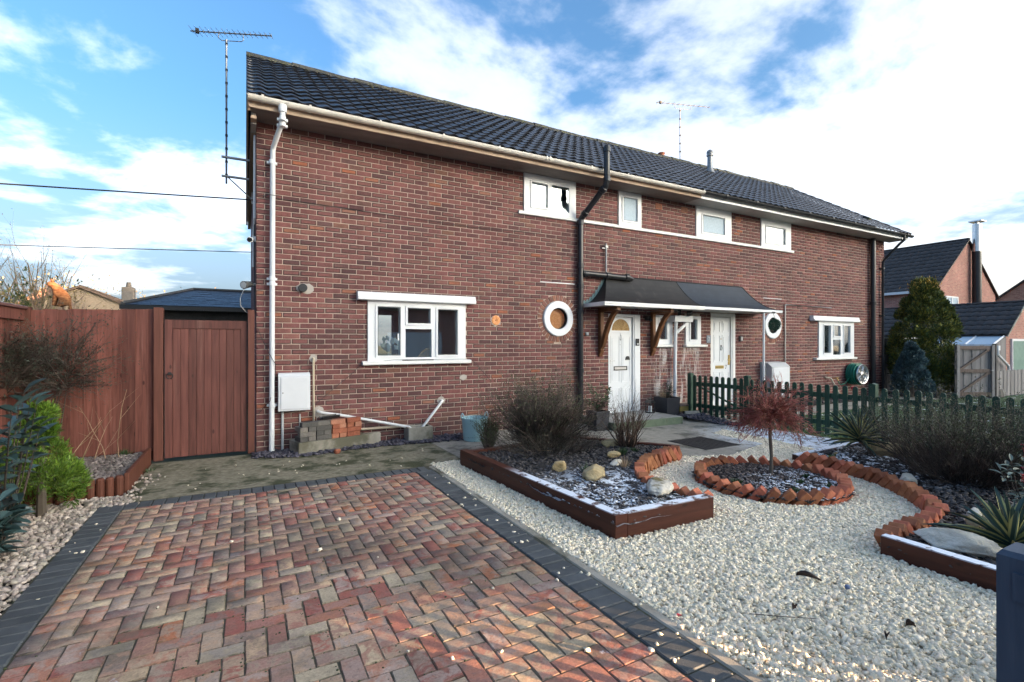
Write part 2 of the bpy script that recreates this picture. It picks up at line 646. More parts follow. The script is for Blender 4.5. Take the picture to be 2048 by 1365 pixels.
def wood_mat(name, c1, c2, axis='z', rough=.75, var=.16, frost=None, worn=None, knots=True):
    m, t, b = new_mat(name)
    sc = {'z': (26, 26, 1.6), 'x': (1.6, 26, 26), 'y': (26, 1.6, 26)}[axis]
    o = N(t, 'ShaderNodeObjectInfo')
    g = N(t, 'ShaderNodeNewGeometry')
    va = N(t, 'ShaderNodeVectorMath', operation='MULTIPLY_ADD')
    L(t, g.outputs['Position'], va.inputs[0]); va.inputs[1].default_value = sc
    cbn = N(t, 'ShaderNodeCombineXYZ')
    for i in range(3): L(t, math_(t, 'MULTIPLY', o.outputs['Random'], 37.0 + 11 * i), cbn.inputs[i])
    L(t, cbn.outputs[0], va.inputs[2])
    grain = noise(t, va.outputs[0], 1.0, 5, .6, .6)
    c = ramp(t, grain, [(.25, c1), (.75, c2)])
    h = N(t, 'ShaderNodeHueSaturation')
    L(t, c, h.inputs['Color'])
    L(t, math_(t, 'MULTIPLY_ADD', rnd(t, .4), 2 * var, 1 - var), h.inputs['Value'])
    c = h.outputs[0]
    if knots:
        vo = N(t, 'ShaderNodeTexVoronoi'); vo.inputs['Scale'].default_value = 3.2
        L(t, pos(t, {'z': (2.2, 2.2, 1), 'x': (1, 2.2, 2.2), 'y': (2.2, 1, 2.2)}[axis]), vo.inputs['Vector'])
        k = maprange(t, vo.outputs['Distance'], .07, .13, .75, 0)
        c = mixc(t, k, c, tuple(x * .35 for x in c1))
    if worn:
        wm = maprange(t, noise(t, pos(t, tuple(x * .35 for x in sc)), 1.3, 6, .7), .58, .75, 0, .6)
        c = mixc(t, wm, c, worn)
    if frost:
        fm = maprange(t, noise(t, pos(t), frost[1], 6, .7), frost[0], frost[0] + .09)
        fm = math_(t, 'MULTIPLY', fm, upmask(t, .6, .9))
        if len(frost) > 2:
            fm = math_(t, 'MULTIPLY', fm, near_mask(t, frost[2], frost[3], frost[4]))
        c = mixc(t, fm, c, FROST)
    L(t, c, b.inputs['Base Color'])
    b.inputs['Roughness'].default_value = rough
    b.inputs['Specular IOR Level'].default_value = .3
    bump(t, b, grain, .35, .004)
    MATS[name] = m
    return m


def glass_mat(name, tint=(.9, .95, .95), refl=.30, dark=False):
    m = bpy.data.materials.new(name)
    m.use_nodes = True
    t = m.node_tree; t.nodes.clear()
    out = N(t, 'ShaderNodeOutputMaterial')
    tr = N(t, 'ShaderNodeBsdfTransparent'); tr.inputs[0].default_value = tint + (1,)
    gl = N(t, 'ShaderNodeBsdfGlossy'); gl.inputs['Roughness'].default_value = .015; gl.inputs[0].default_value = (.95, .97, 1, 1)
    fr = N(t, 'ShaderNodeFresnel'); fr.inputs[0].default_value = 1.5
    f = math_(t, 'ADD', math_(t, 'MULTIPLY', fr.outputs[0], .8), refl, clamp=True)
    bn = N(t, 'ShaderNodeBump'); bn.inputs['Strength'].default_value = .02; bn.inputs['Distance'].default_value = .02
    L(t, noise(t, pos(t), 3.0, 2), bn.inputs['Height']); L(t, bn.outputs[0], gl.inputs['Normal'])
    mx = N(t, 'ShaderNodeMixShader')
    L(t, f, mx.inputs[0]); L(t, tr.outputs[0], mx.inputs[1]); L(t, gl.outputs[0], mx.inputs[2])
    L(t, mx.outputs[0], out.inputs[0])
    MATS[name] = m
    return m


PAL_WALL = [(0, (.098, .046, .046)), (.16, (.140, .058, .055)), (.34, (.175, .070, .064)), (.52, (.205, .080, .072)), (.68, (.170, .070, .066)),
            (.82, (.22, .094, .078)), (.9, (.125, .064, .062)), (.965, (.20, .095, .068)), (.975, (.34, .105, .052)), (1, (.26, .125, .09))]
BRICK = brick_mat('house brick', PAL_WALL)
RING_BRICK = brick_mat('ring brick', [(0, (.16, .075, .06)), (.5, (.24, .11, .085)), (1, (.32, .15, .10))])
BRICK_RIM = brick_mat('house brick arris', PAL_WALL, rim=True)
MORTAR = mat('mortar', [(.3, (.40, .31, .25)), (.7, (.52, .42, .35))], 9, 5, .95, .5, 160, .003, dirt=((.2, .15, .12), 1.6, .6))
UPVC = mat('white upvc', [(.3, (.69, .70, .71)), (.7, (.75, .76, .77))], 3, 3, .32, .02, 40)
UPVC_AGED = mat('aged white plastic', [(.3, (.64, .58, .50)), (.7, (.76, .71, .64))], 2.5, 5, .4, .05, 40, dirt=((.10, .085, .07), 7, .66))
WHITE_DIRTY = mat('white paint with dirt', [(.3, (.72, .71, .68)), (.7, (.80, .79, .77))], 4, 5, .5, .1, 60, dirt=((.30, .26, .22), 5, .66))
BLACK_PL = mat('black plastic pipe', [(.3, (.014, .015, .018)), (.7, (.022, .023, .027))], 4, 3, .28, .03, 50)
BLACK_MATT = mat('black matt', [(.3, (.012, .012, .013)), (.7, (.02, .02, .022))], 6, 3, .6, .05, 60)
GREY_METAL = mat('weathered grey metal', [(.3, (.20, .20, .20)), (.7, (.33, .33, .33))], 12, 4, .45, .05, 80, metal=.7)
STEEL = mat('bright steel', [(.3, (.55, .55, .55)), (.7, (.68, .68, .68))], 8, 3, .3, .03, 60, metal=1.0)
BRASS = mat('brass', [(.3, (.45, .31, .12)), (.7, (.55, .40, .16))], 8, 3, .35, .03, 60, metal=1.0)
SOFFIT = mat('grey soffit board', [(.25, (.15, .125, .115)), (.75, (.26, .225, .21))], 2.2, 6, .8, .15, 50, vec=(.5, 2, 1))
SOFFIT_PALE = mat('pale soffit board', [(.25, (.36, .34, .33)), (.75, (.46, .44, .42))], 2.5, 4, .7, .05, 50)
FASCIA_OLD = mat('weathered fascia', [(.25, (.38, .26, .18)), (.75, (.52, .40, .30))], 3, 6, .8, .2, 50, vec=(.6, 2, 4), dirt=((.18, .12, .09), 6, .62))
BARGE = wood_mat('bare barge board', (.36, .24, .16), (.52, .38, .27), 'z', .8, .1)
FELT_BLACK = mat('black roofing felt', [(.25, (.010, .010, .011)), (.75, (.024, .023, .023))], 5, 6, .55, .25, 90, .004, dirt=((.05, .045, .042), 2.5, .58))
FELT_BLUE = mat('blue grey roofing felt', [(.25, (.016, .024, .036)), (.75, (.030, .042, .060))], 5, 6, .55, .2, 90, .004)
VERDIGRIS = mat('verdigris lead', [(.3, (.13, .22, .21)), (.7, (.25, .34, .33))], 14, 5, .7, .3, 50)
TIMBER_BRKT = wood_mat('stained bracket timber', (.11, .045, .018), (.20, .085, .035), 'z', .55, .1)
INTERIOR = mat('interior plaster', [(.3, (.58, .54, .49)), (.7, (.66, .62, .57))], 2, 3, .9, .05, 40)
CURTAIN = mat('net curtain', [(.3, (.62, .62, .62)), (.7, (.74, .74, .74))], 5, 3, .9, .1, 60, vec=(8, 1, .3))
WICKER = mat('pale wicker', [(.3, (.42, .27, .13)), (.7, (.58, .40, .21))], 30, 4, .6, .2, 90)
GLASS = glass_mat('window glass', refl=.10)
GLASS_FROST = mat('obscured glass', [(.3, (.34, .44, .52)), (.7, (.46, .56, .64))], 40, 5, .45, .35, 130, .003, spec=.2)
AMBER = mat('amber fan glass', [(.3, (.25, .14, .05)), (.7, (.46, .30, .13))], 14, 5, .2, .1, 60, vec=(3, 1, .6))
ORANGE_TILE = mat('orange inset', [(.3, (.62, .20, .05)), (.7, (.85, .42, .16))], 30, 4, .5, .2, 60)
# roof
def tile_mat(name, base, lich, shine=.34, moss=None, lt=.63):
    m, t, b = new_mat(name)
    c = ramp(t, noise(t, pos(t), 7, 5, .6), [(.25, tuple(x * .7 for x in base)), (.75, tuple(x * 1.35 for x in base))])
    h = N(t, 'ShaderNodeHueSaturation'); L(t, c, h.inputs['Color'])
    L(t, math_(t, 'MULTIPLY_ADD', rnd(t, .2), .5, .75), h.inputs['Value'])
    c = h.outputs[0]
    sp = maprange(t, noise(t, pos(t), 24, 5, .7), lt, lt + .07)
    c = mixc(t, math_(t, 'MULTIPLY', sp, .75), c, lich)
    if moss:
        c = mixc(t, maprange(t, noise(t, pos(t), 9, 6, .7), .5, .6), c, moss)
    L(t, c, b.inputs['Base Color'])
    L(t, maprange(t, noise(t, pos(t), 16, 4), .3, .7, shine - .08, shine + .16, False), b.inputs['Roughness'])
    b.inputs['Specular IOR Level'].default_value = .55
    bump(t, b, noise(t, pos(t), 90, 5, .7), .3, .004)
    MATS[name] = m
    return m
TILE = tile_mat('dark glazed pantile', (.019, .020, .026), (.24, .22, .17), .33, lt=.635)
RIDGE = tile_mat('mossy ridge tile', (.045, .042, .036), (.36, .32, .22), .7, (.085, .085, .035), lt=.6)
ROOF_BROWN = tile_mat('brown neighbour tile', (.042, .034, .032), (.30, .28, .26), .6, lt=.62)
ROOF_TAN = tile_mat('tan bungalow tile', (.20, .125, .085), (.38, .30, .22), .8, lt=.64)
SLATE = tile_mat('blue slate', (.055, .068, .090), (.22, .22, .22), .45, lt=.72)
# ground
def paver_mat(name, rim=False):
    m, t, b = new_mat(name)
    r = rnd(t)
    c = ramp(t, r, [(0, (.30, .105, .085)), (.14, (.40, .15, .11)), (.28, (.45, .24, .16)), (.42, (.50, .34, .23)), (.54, (.37, .20, .155)),
                    (.66, (.36, .29, .215)), (.76, (.56, .45, .30)), (.86, (.48, .18, .09)), (.94, (.24, .165, .14)), (1, (.36, .18, .155))])
    p = pos(t)
    blotch = maprange(t, noise(t, p, 11.0, 6, .7, .7), .42, .56)
    r2 = rnd(t, .53)
    c2 = ramp(t, r2, [(0, (.50, .40, .27)), (.3, (.36, .27, .23)), (.5, (.38, .14, .105)), (.7, (.22, .19, .165)), (1, (.48, .39, .33))])
    c = mixc(t, math_(t, 'MULTIPLY', blotch, .7), c, c2)
    fine = noise(t, p, 70, 5, .7)
    h = N(t, 'ShaderNodeHueSaturation'); L(t, c, h.inputs['Color'])
    L(t, maprange(t, fine, .25, .75, .70, 1.25, False), h.inputs['Value'])
    h.inputs['Saturation'].default_value = 1.02
    c = h.outputs[0]
    alg = maprange(t, noise(t, p, 1.9, 7, .75), .46, .66, 0, .62)      # old algae and grime
    c = mixc(t, alg, c, (.115, .105, .075))
    grime = maprange(t, noise(t, p, 21, 6, .75), .55, .68, 0, .45)
    c = mixc(t, grime, c, (.085, .070, .055))
    big = maprange(t, noise(t, p, .55, 3, .6), .44, .60, 0, .42)         # the damp mossy end of the drive
    c = mixc(t, big, c, (.085, .066, .052))
    if rim:
        c = mixc(t, maprange(t, noise(t, p, 18, 5, .7), .35, .65, .05, .75), c, (.060, .056, .038))
    pit = maprange(t, noise(t, p, 150, 3, .6), .63, .72, 0, .85)
    c = mixc(t, pit, c, (.035, .03, .028))
    fm = math_(t, 'MULTIPLY', maprange(t, noise(t, p, 5.2, 6, .75), .645, .70), maprange(t, noise(t, p, 60, 4), .35, .55))
    c = mixc(t, math_(t, 'MULTIPLY', fm, .75), c, (.58, .56, .60))    # frost and lime spots
    L(t, c, b.inputs['Base Color'])
    L(t, maprange(t, noise(t, p, 3.0, 5), .35, .65, .66, .95, False), b.inputs['Roughness'])
    b.inputs['Specular IOR Level'].default_value = .22
    bump(t, b, noise(t, p, 60, 7, .75), .5, .005)
    MATS[name] = m
    return m
PAVER = paver_mat('reclaimed clay paver')
PAVER_RIM = paver_mat('soiled paver arris', True)
JOINT = mat('joint sand', [(.3, (.045, .043, .028)), (.7, (.10, .09, .062))], 12, 6, .95, .5, 200, .004, dirt=((.035, .06, .015), 4, .56))
EDGE = mat('charcoal block', [(.3, (.055, .062, .066)), (.7, (.090, .098, .102))], 8, 6, .7, .5, 220, .003, var=.16, dirt=((.14, .135, .125), 11, .66))
CONC = mat('concrete', [(.3, (.25, .225, .18)), (.7, (.40, .37, .31))], 5, 7, .9, .5, 140, .004, dirt=((.12, .11, .075), 1.2, .5))
PATH = mat('mossy concrete path', [(.25, (.12, .108, .068)), (.75, (.32, .285, .20))], 16, 7, .92, .9, 100, .008, dirt=((.055, .06, .028), 2.2, .47))
PATH2 = mat('grey concrete path', [(.25, (.22, .20, .165)), (.75, (.36, .335, .285))], 9, 7, .9, .7, 110, .006, dirt=((.10, .095, .075), 1.5, .5),
            frost=(.40, 9, (7.75, -2.9, 0), .4, 1.9))
GRAVEL = mat('cream gravel', [(.25, (.74, .64, .47)), (.7, (.92, .82, .64))], 14, 4, .85, 0, 120, .003, var=.2, hue=.012, dirt=((.24, .20, .14), 26, .68))
GRAVEL_BED = mat('gravel bed', [(.35, (.46, .40, .32)), (.65, (.74, .68, .57))], 42, 5, .95, .8, 60, .02)
PEBBLE = mat('river pebble', [(.3, (.27, .22, .175)), (.7, (.46, .40, .34))], 12, 5, .5, .1, 90, .002, var=.45, hue=.02)
CHIP = mat('slate chipping', [(.3, (.045, .042, .055)), (.7, (.10, .092, .115))], 14, 4, .5, .3, 90, .003, var=.45)
PEBBLE_DK = mat('dull river pebble', [(.3, (.10, .085, .075)), (.7, (.24, .205, .185))], 12, 5, .55, .1, 90, .002, var=.5, hue=.02)
SOIL = mat('dark soil', [(.3, (.012, .010, .009)), (.7, (.045, .036, .03))], 26, 7, .95, .9, 70, .02)
SOIL_FROST = mat('frosted soil', [(.3, (.014, .012, .011)), (.7, (.05, .042, .036))], 26, 7, .95, .9, 70, .02, frost=(.42, 5, (2.98, -4.1, .15), .3, 1.1))
CHIP_F = mat('frosted slate mulch', [(.3, (.034, .030, .030)), (.7, (.095, .082, .078))], 14, 4, .7, .3, 90, .003, var=.5, frost=(.47, 8, (2.98, -4.1, .15), .3, 1.2))
CHIP_RING = mat('ring bed mulch', [(.3, (.050, .038, .034)), (.7, (.14, .105, .092))], 14, 4, .7, .3, 90, .003, var=.5, frost=(.44, 5, (5.0, -4.70, .1), .25, .85))
CHIP_R = mat('right bed mulch', [(.3, (.034, .030, .030)), (.7, (.095, .082, .078))], 14, 4, .7, .3, 90, .003, var=.5, frost=(.46, 5, (6.4, -4.4, .1), .35, 1.3))
GROUND = mat('rough ground', [(.3, (.04, .05, .022)), (.7, (.10, .10, .05))], 4, 6, .95, .6, 30, .03)
LAWN = mat('lawn', [(.3, (.022, .055, .014)), (.7, (.05, .10, .03))], 8, 6, .95, .6, 80, .02, frost=(.55, 4))
BLADE = mat('grass blade', [(.3, (.025, .065, .015)), (.7, (.06, .13, .035))], 20, 3, .7, 0, var=.35, frost=(.62, 3))
TARMAC = mat('tarmac', [(.3, (.04, .04, .042)), (.7, (.065, .065, .067))], 60, 5, .9, .5, 200, .004)
TERRA = mat('terracotta edging brick', [(.3, (.30, .088, .040)), (.7, (.50, .18, .09))], 14, 6, .8, .5, 90, .004, var=.34, hue=.012, dirt=((.30, .19, .13), 8, .66))
SLEEPER_S = [(.25, (.030, .011, .007)), (.75, (.062, .023, .014))]
SLEEPER_X = wood_mat('stained sleeper along x', (.046, .0125, .007), (.100, .030, .017), 'x', .5, .1, frost=(.40, 9, (3.0, -4.75, .2), .45, 1.2))
SLEEPER_Y = wood_mat('stained sleeper along y', (.046, .0125, .007), (.100, .030, .017), 'y', .5, .1, frost=(.40, 9, (2.35, -4.3, .2), .8, 1.35))
SLEEPER_R = wood_mat('stained sleeper right', (.046, .0125, .007), (.100, .030, .017), 'y', .5, .1, frost=(.36, 9))
FENCE = wood_mat('red brown fence stain', (.085, .028, .021), (.235, .090, .068), 'z', .7, .32, worn=(.29, .15, .12))
FENCE_DK = wood_mat('red brown fence post', (.090, .032, .022), (.155, .058, .040), 'z', .65, .12, worn=(.25, .16, .14))
GATE_WOOD = wood_mat('red brown gate stain', (.070, .024, .019), (.185, .068, .053), 'z', .6, .24, worn=(.24, .13, .105), knots=True)
CAPRAIL = wood_mat('frosted cap rail', (.10, .045, .04), (.17, .085, .075), 'y', .7, .1, frost=(.35, 6))
PICKET = wood_mat('dark green picket paint', (.014, .042, .027), (.030, .078, .052), 'z', .5, .2, knots=False, worn=(.045, .075, .05))
BLUEGREY = wood_mat('blue grey painted post', (.036, .052, .078), (.070, .092, .125), 'z', .7, .08, knots=True, worn=(.13, .15, .18))
GREYWOOD = wood_mat('weathered grey board', (.17, .155, .15), (.29, .27, .265), 'z', .85, .2)
GREYWOOD_D = wood_mat('weathered brown frame', (.12, .085, .07), (.21, .16, .135), 'z', .85, .12)
LOG = wood_mat('log edging', (.085, .028, .017), (.15, .055, .034), 'z', .7, .2, knots=False)
NBRICK = brick_mat('neighbour brick', [(0, (.33, .14, .11)), (.4, (.44, .185, .145)), (.7, (.38, .16, .125)), (1, (.48, .23, .17))], stain=False, courses=True)
NBRICK_O = brick_mat('orange neighbour brick', [(0, (.36, .14, .085)), (.5, (.46, .19, .115)), (1, (.52, .24, .15))], stain=False, courses=True)
OLD_GREY = brick_mat('old grey brick', [(0, (.07, .065, .06)), (.5, (.12, .112, .10)), (1, (.17, .15, .13))], stain=False)
OLD_RED = brick_mat('old red brick', [(0, (.25, .08, .045)), (.4, (.33, .12, .065)), (.75, (.36, .17, .11)), (1, (.40, .24, .18))], stain=False)
ROCK = mat('pale limestone', [(.3, (.50, .44, .34)), (.7, (.74, .69, .60))], 7, 7, .9, .8, 40, .012, dirt=((.17, .13, .045), 3.5, .55))
ROCK_Y = mat('ochre limestone', [(.3, (.30, .215, .10)), (.7, (.50, .41, .25))], 7, 7, .9, .8, 40, .012, dirt=((.10, .085, .035), 4.5, .55))
# plants
def leafm(name, a, b_, rough=.55, var=.3, hue=.02, scale=3, spec=.4, dirt=None):
    m = mat(name, [(.3, a), (.7, b_)], scale, 4, rough, 0, var=var, hue=hue, spec=spec, dirt=dirt)
    return m
TWIG_DK = leafm('dark twig', (.040, .030, .024), (.100, .074, .058), var=.5)
TWIG_PU = leafm('purplish twig', (.050, .036, .030), (.115, .084, .068), var=.5)
TWIG_RED = leafm('red twig', (.20, .050, .038), (.38, .13, .09), var=.45)
TWIG_TAN = leafm('tan twig', (.22, .15, .085), (.42, .30, .18))
TWIG_GREY = leafm('grey twig', (.12, .10, .08), (.23, .20, .165))
BARK = leafm('bark', (.10, .08, .06), (.20, .165, .13), .9)
LEAF_OLIVE = leafm('olive leaf', (.040, .052, .022), (.105, .115, .055), var=.5)
LEAF_GRN = leafm('green leaf', (.025, .055, .018), (.060, .105, .035))
LEAF_LIME = leafm('lime conifer leaf', (.055, .115, .010), (.14, .24, .028), var=.5)
LEAF_GOLD = leafm('golden conifer leaf', (.12, .13, .022), (.27, .25, .05), var=.45, scale=1.2)
LEAF_GOLDG = leafm('dark green conifer leaf', (.045, .075, .026), (.095, .125, .042), var=.45)
LEAF_SUN_TINT = leafm('sun tinted conifer tip', (.42, .24, .035), (.60, .38, .08), var=.2)  # low sun on the conifer top, put into the leaf colour
LEAF_SPRUCE = leafm('blue spruce needle', (.045, .080, .088), (.120, .175, .185), var=.5)
LEAF_LAUREL = mat('glossy blue green leaf', [(.3, (.022, .050, .050)), (.7, (.050, .092, .092))], 6, 3, .38, .1, 40, var=.3, spec=.5)
LEAF_IVY = leafm('dark shrub leaf', (.022, .034, .022), (.052, .068, .045))
LEAF_YEL = leafm('autumn straw leaf', (.30, .20, .07), (.52, .37, .15), var=.3)
LEAF_BGREEN = leafm('garden hedge leaf', (.035, .06, .015), (.14, .16, .04), var=.3)
FAR_CON = leafm('far conifer leaf', (.020, .035, .018), (.045, .065, .03))
def yucca_mat(name):
    m, t, b = new_mat(name)
    tcn = N(t, 'ShaderNodeTexCoord'); s = N(t, 'ShaderNodeSeparateXYZ'); L(t, tcn.outputs['Generated'], s.inputs[0])
    e = math_(t, 'ABSOLUTE', math_(t, 'SUBTRACT', s.outputs[1], .5))
    k = maprange(t, e, .25, .33)
    c = mixc(t, k, (.030, .062, .050), (.36, .34, .13))
    h = N(t, 'ShaderNodeHueSaturation'); L(t, c, h.inputs['Color']); L(t, math_(t, 'MULTIPLY_ADD', rnd(t, .3), .6, .7), h.inputs['Value'])
    L(t, h.outputs[0], b.inputs['Base Color']); b.inputs['Roughness'].default_value = .45
    MATS[name] = m
    return m
YUCCA = yucca_mat('striped yucca leaf')
PIERIS = leafm('variegated leaf', (.07, .10, .07), (.26, .30, .24), .4, .4, dirt=((.50, .50, .42), 60, .56))
REDBUD = leafm('red buds', (.30, .03, .025), (.42, .06, .05))
CAT = mat('ginger fur', [(.38, (.11, .040, .014)), (.60, (.24, .115, .052))], 13, 4, .95, .3, 120, .004, vec=(1, 1, 3.6), dist=1.2)
TUB = mat('pale blue tub', [(.3, (.34, .56, .60)), (.7, (.40, .62, .66))], 3, 3, .42, .03, 40, dirt=((.25, .33, .33), 5, .64))
HOSE = mat('green hose', [(.3, (.012, .15, .10)), (.7, (.022, .20, .135))], 6, 3, .4, .05, 60)
METERW = mat('meter box white', [(.3, (.60, .61, .63)), (.7, (.67, .68, .70))], 3, 4, .45, .03, 50, dirt=((.45, .43, .40), 4, .66))
METERG = mat('meter box grey', [(.3, (.42, .43, .44)), (.7, (.50, .51, .52))], 3, 4, .45, .03, 50)
PIPE_W = mat('white waste pipe', [(.3, (.66, .66, .65)), (.7, (.76, .76, .75))], 6, 4, .4, .03, 50, dirt=((.4, .36, .3), 8, .64))
PIPE_B = mat('beige pipe', [(.3, (.40, .33, .24)), (.7, (.50, .43, .33))], 6, 4, .5, .05, 50)
GREENDOOR = mat('green garage door', [(.3, (.10, .20, .17)), (.7, (.15, .27, .22))], 4, 4, .5, .05, 40)
STEP = mat('green stained step', [(.3, (.095, .13, .085)), (.7, (.165, .20, .135))], 6, 6, .85, .4, 90, .004, dirt=((.06, .07, .04), 3, .5))
STEPTOP = mat('worn step top', [(.3, (.22, .215, .195)), (.7, (.34, .33, .31))], 8, 6, .85, .4, 90, .004, dirt=((.10, .11, .075), 2.4, .53))
YELWOOD = wood_mat('mossy yellow timber', (.20, .155, .045), (.33, .26, .085), 'x', .8, .1)
POTM = mat('charcoal planter', [(.3, (.022, .023, .030)), (.7, (.034, .035, .043))], 5, 3, .5, .05, 50)
PLAQUE = mat('grey plaque', [(.3, (.18, .21, .25)), (.7, (.22, .25, .29))], 5, 3, .4, .02, 50)
WIRE = mat('dark cable', [(.3, (.02, .02, .022)), (.7, (.035, .035, .037))], 5, 2, .6, 0)
REDLEAF = mat('red leaf', [(.3, (.40, .02, .03)), (.7, (.55, .05, .06))], 20, 3, .6, 0)
DARKLEAF = mat('dead leaf', [(.3, (.020, .012, .010)), (.7, (.05, .03, .025))], 20, 3, .7, 0)
MARBLE = mat('blue pebble', [(.3, (.08, .12, .22)), (.7, (.13, .18, .30))], 20, 3, .35, 0)
RENDER_TAN = mat('tan tile hung gable', [(.3, (.36, .25, .16)), (.7, (.52, .39, .27))], 9, 6, .9, .6, 30, .02, vec=(1, 1, 3))
RED_CH = mat('red painted flower', [(.3, (.40, .03, .05)), (.7, (.5, .07, .08))], 8, 3, .6, 0)
MORTAR_PATCH = mat('mortar patch', [(.3, (.36, .32, .28)), (.7, (.46, .42, .38))], 10, 5, .95, .4, 120, .003)
# ------------------------------------------------------------------ ground sheets
def sheet(name, poly, z, m, kind='structure', thick=None):
    mb = MB()
    n = len(poly)
    if thick:
        mb.prism(poly, 'z', z - thick, z)
    else:
        mb.add([(x, y, z) for x, y in poly], [tuple(range(n))])
    return tag(mb.build(name, m), kind=kind)


sheet('ground', [(-400, -400), (400, -400), (400, 400), (-400, 400)], -.062, GROUND)

# ------------------------------------------------------------------ the semi-detached house
HOUSE = thing('semi_detached_house', (8.3, 3.0, 0), 'long two storey red brick semi with dark pantiled roof and two white doors', 'house')
HX1, HD = 16.68, 6.2
OPEN = dict(win8=(1.506, 3.112, 1.235, 2.16), d8=(6.177, 7.0, -.1, 2.1), wa=(7.39, 7.895, 1.48, 2.1), wb=(8.30, 8.77, 1.48, 2.11),
            d7=(9.127, 9.946, .08, 2.19), win7=(13.28, 14.98, 1.12, 2.12), w1=(4.243, 5.368, 3.86, 4.56), w2=(6.419, 7.015, 3.86, 4.56),
            w3=(8.628, 9.788, 3.86, 4.56), w4=(10.88, 12.057, 3.86, 4.56))
ROUND = [(4.975, 1.965, .438), (11.325, 1.95, .438)]

mb = MB()
holes = list(OPEN.values()) + [(c - .2, c + .2, z - .2, z + .2) for c, z, r in ROUND]
mb.holed((0.006, HX1, -.2, 4.56), holes, .007, .25)
WALL = mb.build('brick_wall', MORTAR, HOUSE)

# one stretcher with softened face edges: x 0..1 (scaled), front at y=0
def brick_shape(L_):
    c, h, d, e = .004, .0655, .022, .0135
    v = [(c, 0, c), (L_ - c, 0, c), (L_ - c, 0, h - c), (c, 0, h - c), (0, .004, 0), (L_, .004, 0), (L_, .004, h), (0, .004, h), (0, d, 0), (L_, d, 0), (L_, d, h), (0, d, h),
         (e, -.0006, e), (L_ - e, -.0006, e), (L_ - e, -.0006, h - e), (e, -.0006, h - e)]
    f = [(12, 13, 14, 15), (0, 1, 13, 12), (1, 2, 14, 13), (2, 3, 15, 14), (3, 0, 12, 15), (4, 5, 1, 0), (5, 6, 2, 1), (6, 7, 3, 2), (7, 4, 0, 3), (8, 9, 5, 4), (9, 10, 6, 5), (10, 11, 7, 6), (11, 8, 4, 7)]
    return np.array(v, float), np.array(f)


BRICK_MI = [0] + [1] * 8 + [0] * 4


def brick_runs(x0, x1, z0, z1, cut):
    """stretcher bond courses between x0..x1; cut(z mid) -> list of blocked (a,b)"""
    out = []
    i = 0
    while True:
        z = z0 + i * .0748 + .005
        if z + .0655 > z1 + .001:
            break
        zm = z + .033
        x = x0 - (.1125 if i % 2 else 0)
        blocked = cut(zm)
        while x < x1:
            runs = [(max(x, x0), min(x + .215, x1))]
            for (a, b) in blocked:
                runs = [q for (p, r) in runs for q in ((p, min(r, a)), (max(p, b), r)) if q[1] - q[0] > .02]
            out += [(a, b, z) for a, b in runs if b - a > .03]
            x += .225
        i += 1
    return out


def front_cut(zm):
    r = [(a - .004, b + .004) for (a, b, c, d) in OPEN.values() if c - .03 < zm < d + .03]
    for cx, cz, rr in ROUND:
        if abs(zm - cz) < rr:
            h = math.sqrt(rr * rr - (zm - cz) ** 2)
            r.append((cx - h - .006, cx + h + .006))
    return r


runs = brick_runs(0.0, HX1, -.15, 4.56, front_cut)
cp = np.array(cam.location)
runs.sort(key=lambda q: (q[0] - cp[0]) ** 2 + cp[1] ** 2 + (q[2] - cp[2]) ** 2 - (0 if (q[1] - q[0]) > .18 and q[2] > .05 else -900))
bv, bf = brick_shape(.215)
std_brick = mesh_np('brick', bv, bf, [BRICK, BRICK_RIM], BRICK_MI)
for (a, b, z) in runs[:300]:
    inst('brick', std_brick, WALL, Matrix.Translation((a, rng.normal(0, .0012), z + rng.normal(0, .0008))) @ Matrix.Rotation(rng.normal(0, .004), 4, 'Y') @ Matrix.Diagonal(((b - a) / .215, 1, 1, 1)))
Vs, Fs, nb = [], [], 0
for (a, b, z) in runs[300:]:
    v, f = brick_shape(b - a)
    v = v + np.array([a, rng.normal(0, .0012), z + rng.normal(0, .0008)])
    Vs.append(v); Fs.append(f + nb); nb += len(v)
# the gable end facing -X, same bricks turned the corner
EAVE, RIDGE_P = (-.52, 4.68), (3.1, 7.02)
for (a, b, z) in brick_runs(0.0, HD, -.15, 6.9, lambda zm: []):
    zt = z + .07
    if zt > 4.6:
        lim = (zt - 4.6) / .646
        a2, b2 = max(a, lim), min(b, HD - lim)
        if b2 - a2 < .04:
            continue
        a, b = a2, b2
    v, f = brick_shape(b - a)
    v = np.stack([v[:, 1], a + (b - a) - v[:, 0], v[:, 2] + z], 1)
    Vs.append(v); Fs.append(f + nb); nb += len(v)
tag(obj_np('brickwork', np.concatenate(Vs), np.concatenate(Fs), [BRICK, BRICK_RIM], WALL, mi=BRICK_MI * len(Fs)), kind='stuff')
mb = MB()
mb.prism([(0.252, -.2), (HD, -.2), (HD, 4.56), (3.1, 6.55), (0.252, 4.74)], 'x', .0075, .24)
mb.build('gable_wall', MORTAR, HOUSE)
mb = MB()
mb.prism([(0.255, -.2), (HD, -.2), (HD, 4.56), (3.1, 6.55), (.255, 4.56)], 'x', HX1 - .24, HX1)
mb.holed((.25, HX1 - .245, -.2, 4.56), [(.6, 3.5, .1, 2.3), (4.2, 6.8, .5, 2.3), (9.4, 12.2, .5, 2.3), (13.0, 16.0, .1, 2.3), (1.2, 3.0, 3.2, 4.4), (4.6, 6.2, 3.2, 4.4), (10, 11.6, 3.2, 4.4), (13.4, 15.2, 3.2, 4.4)], HD - .25, HD)
mb.build('rear_wall', BRICK, HOUSE)
